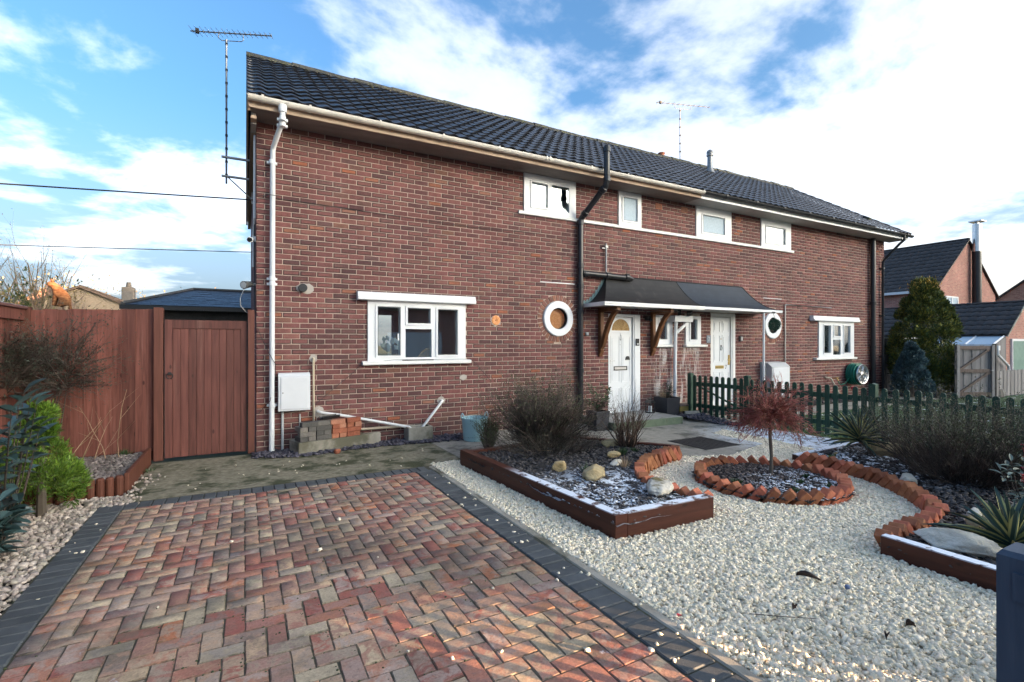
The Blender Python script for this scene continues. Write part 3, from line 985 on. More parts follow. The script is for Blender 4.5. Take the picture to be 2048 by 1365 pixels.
# inside: floors, ceilings and cross walls of plain plaster
mb = MB()
mb.box(.245, HX1 - .245, .255, HD - .255, -.05, .02)
mb.box(.245, HX1 - .245, .255, HD - .255, 2.42, 2.62)
for x in (3.75, 5.95, 7.25, 8.15, 9.05, 10.4, 12.6):
    mb.box(x - .05, x + .05, .26, HD - .26, .025, 2.415)
for x in (3.9, 5.9, 8.15, 10.4, 12.5):
    mb.box(x - .05, x + .05, .26, HD - .26, 2.625, 4.55)
mb.build('interior', INTERIOR, HOUSE)

# ---- round windows with a ring of bricks on edge
def ring_y(mb, c, r0, r1, y0, y1, n=36, mi=0, lip=.012):
    prof = [(r0, y1), (r0, y0 + lip), (r0 + lip, y0), (r1 - lip, y0), (r1, y0 + lip), (r1, y1)]
    vs, fs = [], []
    for (r, y) in prof:
        for q in range(n):
            t = 2 * math.pi * q / n
            vs.append((c[0] + r * math.cos(t), y, c[1] + r * math.sin(t)))
    m = len(prof)
    for k in range(m - 1):
        for q in range(n):
            fs.append((k * n + q, (k + 1) * n + q, (k + 1) * n + (q + 1) % n, k * n + (q + 1) % n))
    mb.add(vs, fs, mi)


vous = None
for wi, (cx, cz, rr) in enumerate(ROUND):
    mb = MB()
    ring_y(mb, (cx, cz), .195, .327, -.045, .06, 40)
    ring_y(mb, (cx, cz), .189, .205, -.030, .05, 40, 1, .003)
    rw = mb.build('round_window', [UPVC, BLACK_MATT], HOUSE, smooth=True)
    mb = MB()
    n = 32
    mb.add([(cx + .197 * math.cos(2 * math.pi * q / n), .012, cz + .197 * math.sin(2 * math.pi * q / n)) for q in range(n)], [tuple(range(n))])
    mb.build('pane', GLASS, rw)
    mb = MB()
    if wi == 0:
        mb.box(cx - .21, cx + .21, .065, .075, cz - .21, cz + .21)
        mb.build('orange_reflection_panel', ORANGE_TILE, rw)  # coloured panel standing in for lit brick mirrored in the pane
    else:
        for k in range(14):
            x = cx - .28 + k * .04
            mb.box(x, x + .036, .16 + .02 * (k % 2), .17 + .02 * (k % 2), cz - .35, cz + .35)
        mb.build('net_curtain', CURTAIN, rw)
    nv = 30
    if vous is None:
        t = math.pi / nv * .76
        r0, r1 = .336, .436
        v = []
        for y in (0.0, .03):
            for (r, a) in ((r0, -t), (r1, -t), (r1, t), (r0, t)):
                v.append((r * math.sin(a), y, r * math.cos(a)))
        vous = MB().add(v, [(0, 1, 2, 3)[::-1], (0, 1, 5, 4), (1, 2, 6, 5), (2, 3, 7, 6), (3, 0, 4, 7)]).mesh('ring_brick', RING_BRICK)
    for k in range(nv):
        inst('ring_brick', vous, rw, Matrix.Translation((cx, -.007 + rng.normal(0, .002), cz)) @ Matrix.Rotation(2 * math.pi * k / nv, 4, 'Y'))


# ---- casement windows
def casement(x0, x1, z0, z1, panes, sill=None, lintel=None, fixed=(), obscured=False, frame_y=-.028, vent=(), m=UPVC, label=None):
    """panes: list of (x0,x1,z0,z1) glazed openings; those not in `fixed` get a raised sash"""
    mb = MB()
    mb.holed((x0, x1, z0, z1), panes, frame_y, .07)
    win = mb.build('window', m, HOUSE)
    if label:
        win['label'] = label
    for k, (a, b, c, d) in enumerate(panes):
        if k not in fixed:
            mb = MB()
            e = .038
            mb.holed((a - e, b + e, c - e, d + e), [(a, b, c, d)], frame_y - .016, frame_y - .001)
            mb.holed((a - .006, b + .006, c - .006, d + .006), [(a, b, c, d)], frame_y - .0185, frame_y - .0165, 1)
            mb.build('sash', [m, BLACK_MATT], win)
        mb = MB()
        mb.box(a - .004, b + .004, frame_y + .012, frame_y + .018, c - .004, d + .004)
        mb.build('pane', GLASS_FROST if obscured else GLASS, win)
        if k in vent:
            mb = MB()
            mb.box(a + .02, b - .04, frame_y - .022, frame_y - .0165, d + .012, d + .024)
            mb.build('trickle_vent', m, win)
    if sill:
        a, b, z, h, out = sill
        mb = MB()
        mb.prism([(.05, z - h), (-out + .012, z - h), (-out, z - h + .012), (-out, z - .012), (.05, z)], 'x', a, b)
        mb.build('sill', WHITE_DIRTY, win)
    if lintel:
        a, b, c, d, out = lintel
        mb = MB()
        mb.prism([(.0, c + .015), (-out * .55, c), (-out, c + .012), (-out, c + .055), (-out * .86, c + .065), (-out * .8, d - .012), (-out * .66, d), (.0, d + .006)], 'x', a, b)
        mb.build('lintel', UPVC, win)
    return win


w8 = casement(1.506, 3.112, 1.235, 2.165, [(1.657, 1.999, 1.325, 2.066), (2.127, 2.49, 1.832, 2.062), (2.087, 2.516, 1.285, 1.735), (2.626, 2.959, 1.325, 2.056)],
              sill=(1.42, 3.19, 1.243, .068, .09), lintel=(1.345, 3.26, 2.155, 2.285, .13), fixed=(2,), vent=(0, 3))
mb = MB(); mb.box(2.02, 2.53, -.085, -.079, 1.236, 1.249); mb.build('sill_gap', BLACK_MATT, w8)
mb = MB(); mb.box(1.955, 1.975, -.062, -.045, 1.55, 1.66); mb.build('handle', UPVC, w8)
casement(13.28, 14.98, 1.125, 2.11, [(13.50, 13.80, 1.26, 1.99), (13.98, 14.27, 1.72, 1.985), (13.94, 14.31, 1.20, 1.61), (14.46, 14.76, 1.26, 1.99)],
         sill=(13.07, 15.03, 1.135, .065, .09), lintel=(12.90, 15.10, 2.10, 2.235, .13), fixed=(2,))
WA = casement(7.39, 7.895, 1.485, 2.10, [(7.53, 7.72, 1.60, 2.03)], sill=(7.33, 7.94, 1.488, .06, .08))
WB = casement(8.30, 8.77, 1.485, 2.11, [(8.44, 8.63, 1.60, 2.03)], sill=(8.255, 8.93, 1.488, .06, .08))
W1 = casement(4.243, 5.368, 3.872, 4.553, [(4.405, 4.725, 3.985, 4.40), (4.83, 5.215, 3.955, 4.425)], fixed=(1,), vent=(0,))
W2 = casement(6.419, 7.015, 3.872, 4.553, [(6.535, 6.895, 3.985, 4.435)], obscured=True)
W3 = casement(8.628, 9.788, 3.872, 4.553, [(8.83, 9.54, 3.995, 4.365)], obscured=True, vent=(0,))
W4 = casement(10.88, 12.057, 3.872, 4.553, [(11.06, 11.80, 3.99, 4.375)], vent=(0,))
mb = MB()
mb.prism([(.004, 3.812), (-.035, 3.812), (-.042, 3.82), (-.042, 3.862), (-.03, 3.870), (.004, 3.870)], 'x', 4.13, 12.17)
mb.build('string_course', WHITE_DIRTY, HOUSE)
# things seen through the panes: curtains
def curtain(x0, x1, z0, z1, y, parent, m=CURTAIN, fold=.05):
    n = max(3, int((x1 - x0) / fold))
    P = [(x0 + (x1 - x0) * k / n, y + (.018 if k % 2 else -.018)) for k in range(n + 1)]
    vs = [(x, yy, z0) for x, yy in P] + [(x, yy, z1) for x, yy in P]
    m_ = MB().add(vs, [(k, k + 1, k + n + 2, k + n + 1) for k in range(n)])
    return m_.build('curtain', m, parent)


curtain(13.3, 14.96, 1.42, 2.1, .30, HOUSE)
curtain(10.9, 11.25, 3.9, 4.54, .3, HOUSE)
curtain(4.26, 4.5, 3.9, 4.54, .32, HOUSE)
curtain(7.4, 7.9, 1.5, 2.08, .28, HOUSE)
curtain(8.31, 8.76, 1.5, 2.08, .28, HOUSE)

# ---- roof: boarded body, pantiles, ridge
mb = MB()
mb.prism([(-.44, 4.575), (-.44, 4.62), (3.1, 6.925), (6.6, 4.62), (6.6, 4.575)], 'x', .03, HX1 - .03)
ROOF = mb.build('roof', BLACK_MATT, HOUSE)
mb = MB()
mb.add([(-.11, 3.1, 7.0), (17.04, 3.1, 7.0), (17.04, 6.75, 4.64), (-.11, 6.75, 4.64)], [(0, 1, 2, 3)])
mb.build('rear_slope', TILE, ROOF)
SL = math.atan2(RIDGE_P[1] - EAVE[1], RIDGE_P[0] - EAVE[0])
SLEN = math.hypot(RIDGE_P[1] - EAVE[1], RIDGE_P[0] - EAVE[0])
NROW, NCOL = 13, 84
GA, CW = SLEN / NROW, 17.15 / NCOL
us = np.linspace(0, 1, 9)
prof = .0165 * (1 + np.cos(2 * np.pi * (us - .74))) + .004 * np.sin(2 * np.pi * us)
tv, tf = [], []
for (y, dz) in ((0.0, .030), (.15, .018), (GA + .035, 0.0)):
    for u, h in zip(us, prof):
        tv.append((u * (CW + .010) - .002, y, h + dz))
for u, h in zip(us, prof):
    tv.append((u * (CW + .010) - .002, 0.0, h + .030))
for u, h in zip(us, prof):
    tv.append((u * (CW + .010) - .002, .002, h + .012))
for r_ in (0, 1):
    for k in range(8):
        tf.append((r_ * 9 + k, r_ * 9 + k + 1, r_ * 9 + 10 + k, r_ * 9 + 9 + k))
for k in range(8):
    tf.append((27 + k, 36 + k, 37 + k, 28 + k))
tv = np.array(tv); tf = np.array(tf)
tile_me = mesh_np('pantile', tv, tf, TILE)
tile_me.polygons.foreach_set('use_smooth', [k < 16 for k in range(24)])
spots = []
for c in range(NCOL):
    for r_ in range(NROW):
        s = r_ * GA
        spots.append((-.11 + c * CW, EAVE[0] + math.cos(SL) * s, EAVE[1] + math.sin(SL) * s))
spots.sort(key=lambda p: (p[0] - cp[0]) ** 2 + (p[1] - cp[1]) ** 2)
RM = Matrix.Rotation(SL, 4, 'X')
def tile_M(p):
    return Matrix.Translation((p[0] + rng.normal(0, .0012), p[1], p[2] + abs(rng.normal(0, .0015)))) @ RM @ Matrix.Rotation(rng.normal(0, .006), 4, 'Z') @ Matrix.Rotation(rng.normal(0, .006), 4, 'X')
for p in spots[:300]:
    inst('pantile', tile_me, ROOF, tile_M(p))
Vs, Fs = [], []
for k, p in enumerate(spots[300:]):
    M = np.array(tile_M(p))
    Vs.append(tv @ M[:3, :3].T + M[:3, 3]); Fs.append(tf + k * len(tv))
tag(obj_np('tiling', np.concatenate(Vs), np.concatenate(Fs), TILE, ROOF, smooth=False), kind='stuff')
mb = MB()
n = 7
vs, fs = [], []
for e, (x, rr) in enumerate(((0, .118), (.37, .112), (.405, .112))):
    for q in range(n + 1):
        t = math.pi * q / n
        vs.append((x, -rr * 1.15 * math.cos(t), rr * math.sin(t)))
for e in range(2):
    for q in range(n):
        fs.append((e * (n + 1) + q, (e + 1) * (n + 1) + q, (e + 1) * (n + 1) + q + 1, e * (n + 1) + q + 1))
fs.append(tuple(range(n + 1)))
mb.add(vs, fs)
ridge_me = mb.mesh('ridge_tile', RIDGE)
for k in range(43):
    inst('ridge_tile', ridge_me, ROOF, Matrix.Translation((-.11 + k * .399, 3.1 + rng.normal(0, .006), 6.985 + rng.normal(0, .006))) @ Matrix.Rotation(rng.normal(0, .012), 4, 'Y'))
# moss cushions and bedding mortar along the ridge
nm = 900
px = rng.uniform(-.1, 17, nm); side = rng.normal(-.11, .05, nm)
V, F = copies(ICO_V, ICO_F, np.stack([px, 3.1 + side - .02, 7.0 + side * .62 + .035], 1), rand_rot(nm), rng.uniform(.012, .034, (nm, 1)) * np.array([[1.2, 1, .7]]))
tag(obj_np('moss', V, F, RIDGE, ROOF), kind='stuff')
# verge caps on the right hand edge, bedded verge and barge board on the left
mb = MB()
vc = MB().box(-.02, .10, 0, GA + .02, -.02, .055, ch=.008).mesh('verge_cap', TILE)
for r_ in range(NROW):
    s = r_ * GA
    inst('verge_cap', vc, ROOF, Matrix.Translation((16.96, EAVE[0] + math.cos(SL) * s, EAVE[1] + math.sin(SL) * s + .012)) @ RM @ Matrix.Rotation(-.05, 4, 'X'))
for s0, s1, x0, x1, d0, d1, nm_, m_ in ((0.0, SLEN + .02, -.105, -.07, -.19, -.02, 'barge_board', BARGE), (-.02, SLEN, -.112, -.01, -.018, .012, 'verge_bedding', MORTAR_PATCH)):
    mb = MB().box(x0, x1, s0, s1, d0, d1)
    Mx = Matrix.Translation((0, EAVE[0], EAVE[1])) @ RM
    mb.v = [tuple(Mx @ Vector(p)) for p in mb.v]
    mb.build(nm_, m_, ROOF)
mb = MB()
Mx = Matrix.Translation((0, RIDGE_P[0], RIDGE_P[1])) @ Matrix.Rotation(-SL, 4, 'X')
mb.box(-.105, -.07, 0, SLEN, -.19, -.02); mb.v = [tuple(Mx @ Vector(p)) for p in mb.v]
mb.build('barge_board', BARGE, ROOF)
mb = MB()
mb.box(-.068, .0, -.44, HD + .4, 4.42, 4.455)
mb.build('verge_soffit', BARGE, ROOF)

# ---- eaves
JX = 8.26
mb = MB(); mb.box(-.09, JX, -.472, -.447, 4.548, 4.655); mb.build('fascia', FASCIA_OLD, HOUSE)
mb = MB(); mb.box(JX + .003, 17.0, -.472, -.447, 4.545, 4.655); mb.build('fascia', UPVC, HOUSE)
mb = MB(); mb.box(-.066, JX, -.446, .005, 4.556, 4.572); mb.build('soffit', SOFFIT, HOUSE)
mb = MB()
for a, b in ((JX + .003, 10.2), (10.21, 16.98)):
    mb.box(a, b, -.446, .005, 4.553, 4.570)
mb.build('soffit', SOFFIT_PALE, HOUSE)
mb = MB(); mb.box(-.06, -.002, -.3, .02, 4.40, 4.552); mb.build('corbel', MORTAR_PATCH, HOUSE)


def gutter(x0, x1, m, zt=4.665, yc=-.535, r=.058):
    P = [(yc + r * math.cos(t), zt + r * math.sin(t)) for t in [math.pi + math.pi * k / 12 for k in range(13)]]
    P += [(yc + (r - .005) * math.cos(t), zt + (r - .005) * math.sin(t)) for t in [2 * math.pi - math.pi * k / 12 for k in range(13)]]
    mb = MB()
    mb.prism(P, 'x', x0, x1)
    for xe in (x0, x1 - .006):
        mb.prism([(yc + (r + .002) * math.cos(t), zt + (r + .002) * math.sin(t)) for t in [math.pi + math.pi * k / 12 for k in range(13)]], 'x', xe, xe + .006)
    return mb.build('gutter', m, HOUSE, smooth=True)


def clip_mesh(m, wide=.028, r=.064, zt=4.665, yc=-.535, over=.012):
    P = [(yc + r * math.cos(t), zt + r * math.sin(t)) for t in [math.pi - .25 + (math.pi + .25) * k / 12 for k in range(13)]]
    P += [(yc + (r - .006) * math.cos(t), zt + (r - .006) * math.sin(t)) for t in [2 * math.pi - (math.pi + .25) * k / 12 for k in range(13)]]
    return MB().prism(P, 'x', 0, wide).mesh('gutter_bracket', m)


g1 = gutter(-.1, JX, UPVC_AGED)
g2 = gutter(JX + .004, 17.08, BLACK_PL)
cw, cbk = clip_mesh(UPVC_AGED), clip_mesh(BLACK_PL, .06, .065)
for x in (.05, .62, 1.55, 2.5, 3.45, 4.35, 4.42, 5.3, 6.15, 7.05, 8.2):
    inst('gutter_bracket', cw, g1, Matrix.Translation((x, 0, 0)))
for x in (8.9, 9.9, 10.9, 11.9, 12.9, 13.9, 14.9, 15.9, 16.7):
    inst('gutter_bracket', cbk, g2, Matrix.Translation((x, 0, 0)))
# fascia shadow line packers under the black gutter are the bracket bodies
# ---- white downpipe by the corner
mb = MB()
mb.lathe([(.05, 0), (.056, .09), (.04, .10)], 14, (.30, -.535, 4.53))
mb.tube([(.30, -.535, 4.56), (.30, -.535, 4.45), (.29, -.50, 4.40), (.215, -.12, 4.22), (.205, -.085, 4.16), (.19, -.085, .02)], .034, 12)
DP = mb.build('downpipe', UPVC, HOUSE, smooth=True)
pc = MB().lathe([(.0385, 0), (.041, .006), (.041, .05), (.0385, .056)], 14).box(-.065, .065, .03, .075, .012, .044).mesh('pipe_clip', UPVC)
for z in (4.42, 4.36, 3.98, 2.30, 2.37, .62):
    inst('pipe_clip', pc, DP, Matrix.Translation((.30 if z > 4.3 else .197, -.535 if z > 4.4 else (-.085 if z < 4.3 else -.49), z)))
# ---- black soil pipe, its branch and the vent above the eaves
mb = MB()
mb.tube([(5.44, -.075, .05), (5.44, -.075, 3.80)], .056, 14)
mb.tube([(5.44, -.075, 3.78), (5.45, -.09, 3.87), (5.56, -.66, 4.33), (5.57, -.69, 4.42), (5.57, -.69, 5.04)], .055, 14)
SOIL_P = mb.build('soil_pipe', BLACK_PL, HOUSE, smooth=True)
col = MB().lathe([(.058, 0), (.067, .008), (.067, .085), (.058, .093)], 16).mesh('pipe_collar', BLACK_PL)
for z in (.95, 2.05, 2.55, 2.93, 3.74):
    inst('pipe_collar', col, SOIL_P, Matrix.Translation((5.44, -.075, z)))
dirv = Vector((.11, -.57, .46)).normalized()
q = Vector((0, 0, 1)).rotation_difference(dirv).to_matrix().to_4x4()
for f in (.10, .84):
    inst('pipe_collar', col, SOIL_P, Matrix.Translation(Vector((5.45, -.09, 3.87)) + Vector((.11, -.57, .46)) * f) @ q)
inst('pipe_collar', col, SOIL_P, Matrix.Translation((5.57, -.69, 4.40)))
inst('pipe_collar', col, SOIL_P, Matrix.Translation((5.57, -.69, 4.93)))
mb = MB(); mb.tube([(5.47, -.10, 2.835), (6.62, -.10, 2.815), (6.70, -.08, 2.80)], .052, 14); br = mb.build('branch_pipe', BLACK_PL, SOIL_P, smooth=True)
for x in (5.53, 6.06, 6.55):
    inst('pipe_collar', col, br, Matrix.Translation((x + .05, -.10, 2.825)) @ Matrix.Rotation(-math.pi / 2, 4, 'Y'))
mb = MB(); mb.tube([(6.08, -.045, 2.86), (6.08, -.045, 3.46)], .020, 10); mb.box(6.05, 6.11, -.07, .0, 3.38, 3.42)
mb.box(5.98, 6.06, -.05, -.0, 3.36, 3.375); mb.build('waste_riser', GREY_METAL, SOIL_P)
# ---- black pipes on the right end
mb = MB(); mb.tube([(15.86, -.09, .05), (15.86, -.09, 4.55)], .066, 14); sp2 = mb.build('soil_pipe', BLACK_PL, HOUSE, smooth=True)
for z in (1.35, 2.62):
    inst('pipe_collar', col, sp2, Matrix.Translation((15.86, -.09, z)) @ Matrix.Scale(1.18, 4))
mb = MB(); mb.tube([(16.62, -.535, 4.62), (16.62, -.535, 4.50), (16.56, -.45, 4.40), (16.46, -.1, 3.98), (16.45, -.07, 3.9), (16.45, -.07, .05)], .036, 10)
d2 = mb.build('downpipe', BLACK_PL, HOUSE, smooth=True)
mb = MB().lathe([(.04, 0), (.046, .006), (.046, .05), (.04, .056)], 12).box(-.07, .07, .03, .07, .01, .045)
pcb = mb.mesh('pipe_clip', BLACK_PL)
for z in (3.7, 2.3, 1.1):
    inst('pipe_clip', pcb, d2, Matrix.Translation((16.45, -.07, z)))
# ---- small fittings on the wall
mb = MB(); mb.tube([(.592, -.075, 2.297), (.592, .03, 2.297)], .056, 18); ring_y(mb, (.592, 2.297), .040, .060, -.078, -.02, 20)
mb.build('flue_outlet', BLACK_PL, HOUSE, smooth=True)
def blob_plate(c, a, b, y, seed, n=18):
    r_ = random.Random(seed)
    return [(c[0] + a * math.cos(2 * math.pi * k / n) * r_.uniform(.8, 1.15), c[1] + b * math.sin(2 * math.pi * k / n) * r_.uniform(.8, 1.15)) for k in range(n)]
for k, (c_, a_, b_, y_) in enumerate((((.63, 2.297), .125, .075, -.004), ((3.69, 1.90), .10, .10, -.003), ((.80, .515), .075, .085, -.004), ((2.69, .575), .07, .06, -.004), ((3.08, .94), .065, .05, -.006), ((.735, 1.29), .06, .06, -.004))):
    MB().prism(blob_plate(c_, a_, b_, 0, 3 + k), 'y', y_, .01).build('mortar_patch', MORTAR_PATCH, HOUSE)
mb = MB(); ring_y(mb, (3.69, 1.907), .055, .088, -.02, .01, 20); mb.lathe([(.001, 0), (.056, 0)], 18)
mb2 = MB(); ring_y(mb2, (3.69, 1.907), .02, .086, -.016, .01, 22); ring_y(mb2, (3.69, 1.907), .004, .018, -.022, .01, 12); mb2.build('vent_cover', ORANGE_TILE, HOUSE)
mb = MB(); mb.box(4.59, 5.36, -.012, .008, 2.622, 2.637); mb.box(10.98, 11.70, -.012, .008, 2.612, 2.626); mb.build('damp_strip', UPVC, HOUSE)
air = MB().box(-.11, .11, -.006, .01, -.07, .07)
for k in range(5):
    for j in range(3):
        air.box(-.085 + k * .036, -.065 + k * .036, -.008, -.005, -.045 + j * .034, -.023 + j * .034, 1)
air_me = air.mesh('air_brick', [MATS['old red brick'], BLACK_MATT])
for x, z in ((15.39, 2.11), (7.52, 4.39), (8.28, 4.41), (10.05, 4.42)):
    inst('air_brick', air_me, HOUSE, Matrix.Translation((x, -.002, z)) @ Matrix.Scale(1.0 if x > 15 else .8, 4))
# waste pipes near the brick stack
mb = MB(); mb.tube([(.80, .02, .52), (.80, -.05, .52), (.84, -.09, .505), (1.10, -.11, .455), (2.12, -.12, .20), (2.19, -.14, .14)], .021, 10)
wp = mb.build('waste_pipe', PIPE_W, HOUSE, smooth=True); wp['label'] = 'white waste pipe sloping behind the stacked bricks'
mb = MB(); mb.tube([(2.69, .02, .575), (2.69, -.05, .575), (2.66, -.09, .555), (2.32, -.12, .165)], .021, 10)
mb.build('waste_pipe', PIPE_W, HOUSE, smooth=True)['label'] = 'white waste pipe slanting down to the concrete block'
mb = MB(); mb.tube([(.735, .02, 1.29), (.735, -.035, 1.285), (.735, -.05, 1.26), (.735, -.05, .24), (.80, -.05, .22), (2.05, -.04, .205)], .018, 10)
mb.build('overflow_pipe', PIPE_B, HOUSE, smooth=True)
mb = MB(); mb.tube([(.329, -.03, .56), (.329, -.03, .0)], .018, 10); mb.tube([(.555, -.012, .5), (.56, -.012, .1)], .012, 6); mb.build('conduit', METERG, HOUSE, smooth=True)
mb = MB(); mb.tube([(11.81, -.03, .4), (11.81, -.03, 2.47), (11.83, -.03, 2.49), (13.84, -.03, 2.475)], .016, 8)
mb.build('gas_pipe', GREY_METAL, HOUSE, smooth=True)['label'] = 'brown L shaped pipe on the right hand house'
mb = MB(); mb.tube([(13.56, -.02, .60), (13.70, -.10, .57), (13.85, -.26, .12)], .022, 8); mb.build('waste_pipe', PIPE_B, HOUSE, smooth=True)
mb = MB(); mb.tube([(14.0, .0, .56), (14.0, -.10, .56), (14.02, -.12, .50)], .014, 8); mb.box(13.97, 14.05, -.13, -.09, .575, .59); mb.build('garden_tap', BRASS, HOUSE)

# ---- chimney behind the ridge and the roof vent
mb = MB(); mb.box(11.30, 11.95, 3.55, 4.1, 6.5, 7.36, ch=.01)
ch = mb.build('chimney', OLD_RED, ROOF)
mb = MB(); mb.lathe([(.12, 0), (.13, .03), (.10, .05), (.095, .16), (.115, .18), (.105, .2)], 12, (11.5, 3.85, 7.36)); mb.build('chimney_pot', OLD_RED, ch)
mb = MB()
mb.lathe([(.16, -.06), (.075, .12), (.07, .46), (.095, .47), (.098, .52), (.085, .53), (.085, .56), (.098, .57), (.08, .63), (.03, .66)], 14, (12.05, 2.45, 6.62))
rv = mb.build('roof_vent', GREY_METAL, ROOF, smooth=True)
mb = MB().box(-.2, .2, -.16, .16, 0, .012); Mv = Matrix.Translation((12.05, 2.42, 6.61)) @ RM; mb.v = [tuple(Mv @ Vector(p)) for p in mb.v]
mb.build('lead_flashing', GREY_METAL, rv)
mb = MB().box(-.05, .05, -.1, .1, 0, .06); Mv = Matrix.Translation((16.2, .25, 5.24)) @ RM; mb.v = [tuple(Mv @ Vector(p)) for p in mb.v]
mb.build('loose_tile', RIDGE, ROOF)

# ---- porch canopy shared by the two doors
CAN = MB()
x0t, x1t, x0b, x1b = 6.12, 10.18, 5.57, 10.74
zt, zb, yo = 2.835, 2.262, .625
nst = 8
def can_pt(s):
    return (-yo * s, zb + (zt - zb) * (1 - s) ** 1.9)
def can_part(xa_t, xa_b, xb_t, xb_b, side, m, name, parent):
    mb = MB()
    S_ = [k / nst for k in range(nst + 1)]
    front = []
    for s in S_:
        y, z = can_pt(s)
        a = xa_t + (xa_b - xa_t) * s; b = xb_t + (xb_b - xb_t) * s
        front.append(((a, y - .004, z), (b, y - .004, z)))
    vs = [p for q in front for p in q]
    mb.add(vs, [(2 * k + 2, 2 * k + 3, 2 * k + 1, 2 * k) for k in range(nst)])
    if side:
        vs = []
        for k, s in enumerate(S_):
            y, z = can_pt(s)
            x = front[k][0][0] if side < 0 else front[k][1][0]
            vs += [(x, y - .004, z), (x, .004, z)]
        f = [(2 * k, 2 * k + 1, 2 * k + 3, 2 * k + 2) for k in range(nst)]
        mb.add(vs, f if side > 0 else [q[::-1] for q in f])
    return mb.build(name, m, parent)
PORCH = MB().box(x0b + .02, x1b - .02, -yo + .03, .004, zb - .05, zb - .012).build('porch_canopy', SOFFIT_PALE, HOUSE)
can_part(x0t, x0b, 8.02, 8.30, -1, FELT_BLACK, 'canopy_roof', PORCH)['label'] = 'black felted half of the porch roof'
can_part(8.02, 8.30, x1t, x1b, 1, FELT_BLUE, 'canopy_roof', PORCH)['label'] = 'blue grey felted half of the porch roof'
mb = MB(); mb.tube([(8.02 + .28 * s / 8, can_pt(s / 8)[0] - .004, can_pt(s / 8)[1]) for s in range(9)], .008, 5); mb.build('felt_lap', FELT_BLACK, PORCH)
mb = MB(); mb.tube([(x1t + .56 * s / 8, can_pt(s / 8)[0] - .004, can_pt(s / 8)[1]) for s in range(9)], .014, 5)
mb.tube([(x0t - .55 * s / 8, can_pt(s / 8)[0] - .004, can_pt(s / 8)[1]) for s in range(9)], .010, 5)
mb.tube([(x0t, -.004, zt), (x1t, -.004, zt)], .014, 5); mb.build('felt_edge', FELT_BLACK, PORCH)
mb = MB()
mb.box(x0b - .012, 8.155, -yo - .022, -yo + .028, zb - .068, zb + .006, ch=.004)
mb.box(x0b - .012, x0b + .02, -yo + .03, -.002, zb - .068, zb + .006, ch=.004)
mb.box(x0b - .022, 8.16, -yo - .032, -yo - .0225, zb - .03, zb + .004)
mb.build('canopy_fascia', WHITE_DIRTY, PORCH)
mb = MB(); mb.box(8.16, x1b + .01, -yo - .018, -yo + .028, zb - .05, zb + .002); mb.build('canopy_fascia', UPVC, PORCH)
# stepped lead flashing against the wall at the left end
mb = MB()
for k in range(8):
    s0, s1 = k / 8, (k + 1) / 8
    z0_, z1_ = zb + (zt - zb) * (1 - s0) ** 1.9, zb + (zt - zb) * (1 - s1) ** 1.9
    xa, xb = x0t - .55 * s0, x0t - .55 * s1
    mb.add([(xa, -.006, z0_ - .02), (xb, -.006, z1_ - .03), (xb - .02, -.006, z1_ + .05), (xb + .02, -.006, z0_ + .065)], [(0, 3, 2, 1)])
mb.build('lead_flashing', VERDIGRIS, PORCH)
for bx in (5.955, 7.32):
    mb = MB()
    mb.box(bx - .042, bx + .042, -.085, -.004, 1.38, 2.205, ch=.006)
    br = mb.build('bracket', TIMBER_BRKT, PORCH)
    mb = MB(); mb.prism([(-.10, 1.38), (-.035, 1.25), (-.006, 1.25), (-.006, 1.378), (-.09, 1.378)], 'x', bx - .038, bx + .038); mb.build('bracket_foot', TIMBER_BRKT, br)
    mb = MB(); mb.box(bx - .042, bx + .042, -.57, -.087, 2.115, 2.205, ch=.006); mb.build('bracket_arm', TIMBER_BRKT, br)
    mb = MB()
    A, B = [], []
    for k in range(9):
        t = k / 8
        y = -.088 - .40 * t ** .8 - .02 * math.sin(math.pi * t)
        z = 1.45 + .66 * t + .03 * math.sin(math.pi * t)
        A.append((y + .0, z - .045 + .02 * t)); B.append((y - .005 + (.09 if k else .0) - .02 * t, z + .055))
    prof_ = [(-.088, 1.40), (-.14, 1.46), (-.19, 1.58), (-.25, 1.72), (-.33, 1.88), (-.43, 2.02), (-.54, 2.112), (-.42, 2.112), (-.34, 2.04), (-.24, 1.90), (-.16, 1.74), (-.11, 1.60), (-.088, 1.56)]
    mb.prism(prof_, 'x', bx - .034, bx + .034)
    mb.build('bracket_brace', TIMBER_BRKT, br)
mb = MB(); mb.tube([(10.13, -.60, .12), (10.13, -.60, 2.205)], .024, 10); mb.box(10.08, 10.18, -.65, -.55, .10, .12); mb.build('canopy_post', UPVC, PORCH, smooth=True)
# hopper and the white pipe between the doors
mb = MB()
mb.prism([(-.215, 1.965), (-.225, 2.075), (-.02, 2.075), (-.02, 1.965)], 'x', 7.76, 8.30)
mb.box(7.755, 8.305, -.235, -.01, 2.076, 2.09)
hop = mb.build('hopper', UPVC, HOUSE)
mb = MB(); mb.tube([(7.90, -.12, 1.96), (7.90, -.10, 1.5), (7.915, -.07, .18)], .036, 12); mb.tube([(8.16, -.12, 1.96), (8.16, -.12, 1.90), (7.93, -.115, 1.74)], .034, 12)
mb.build('downpipe', UPVC, HOUSE, smooth=True)
mb = MB(); mb.box(8.13, 8.17, -.32, -.2, 2.09, 2.20); mb.box(7.84, 7.86, -.30, -.22, 2.09, 2.21); mb.build('overflow_spout', BLACK_MATT, hop)

# ---- door 8
def digit(mb, ch, x, z, h, y, r=.004):
    if ch == '7':
        mb.tube([(x - h * .28, y, z + h * .5), (x + h * .28, y, z + h * .5), (x - h * .08, y, z - h * .5)], r, 6)
    else:
        for cz, rr in ((z + h * .25, h * .22), (z - h * .23, h * .27)):
            mb.tube([(x + rr * math.cos(2 * math.pi * k / 14), y, cz + rr * math.sin(2 * math.pi * k / 14)) for k in range(14)], r, 6, close=True)


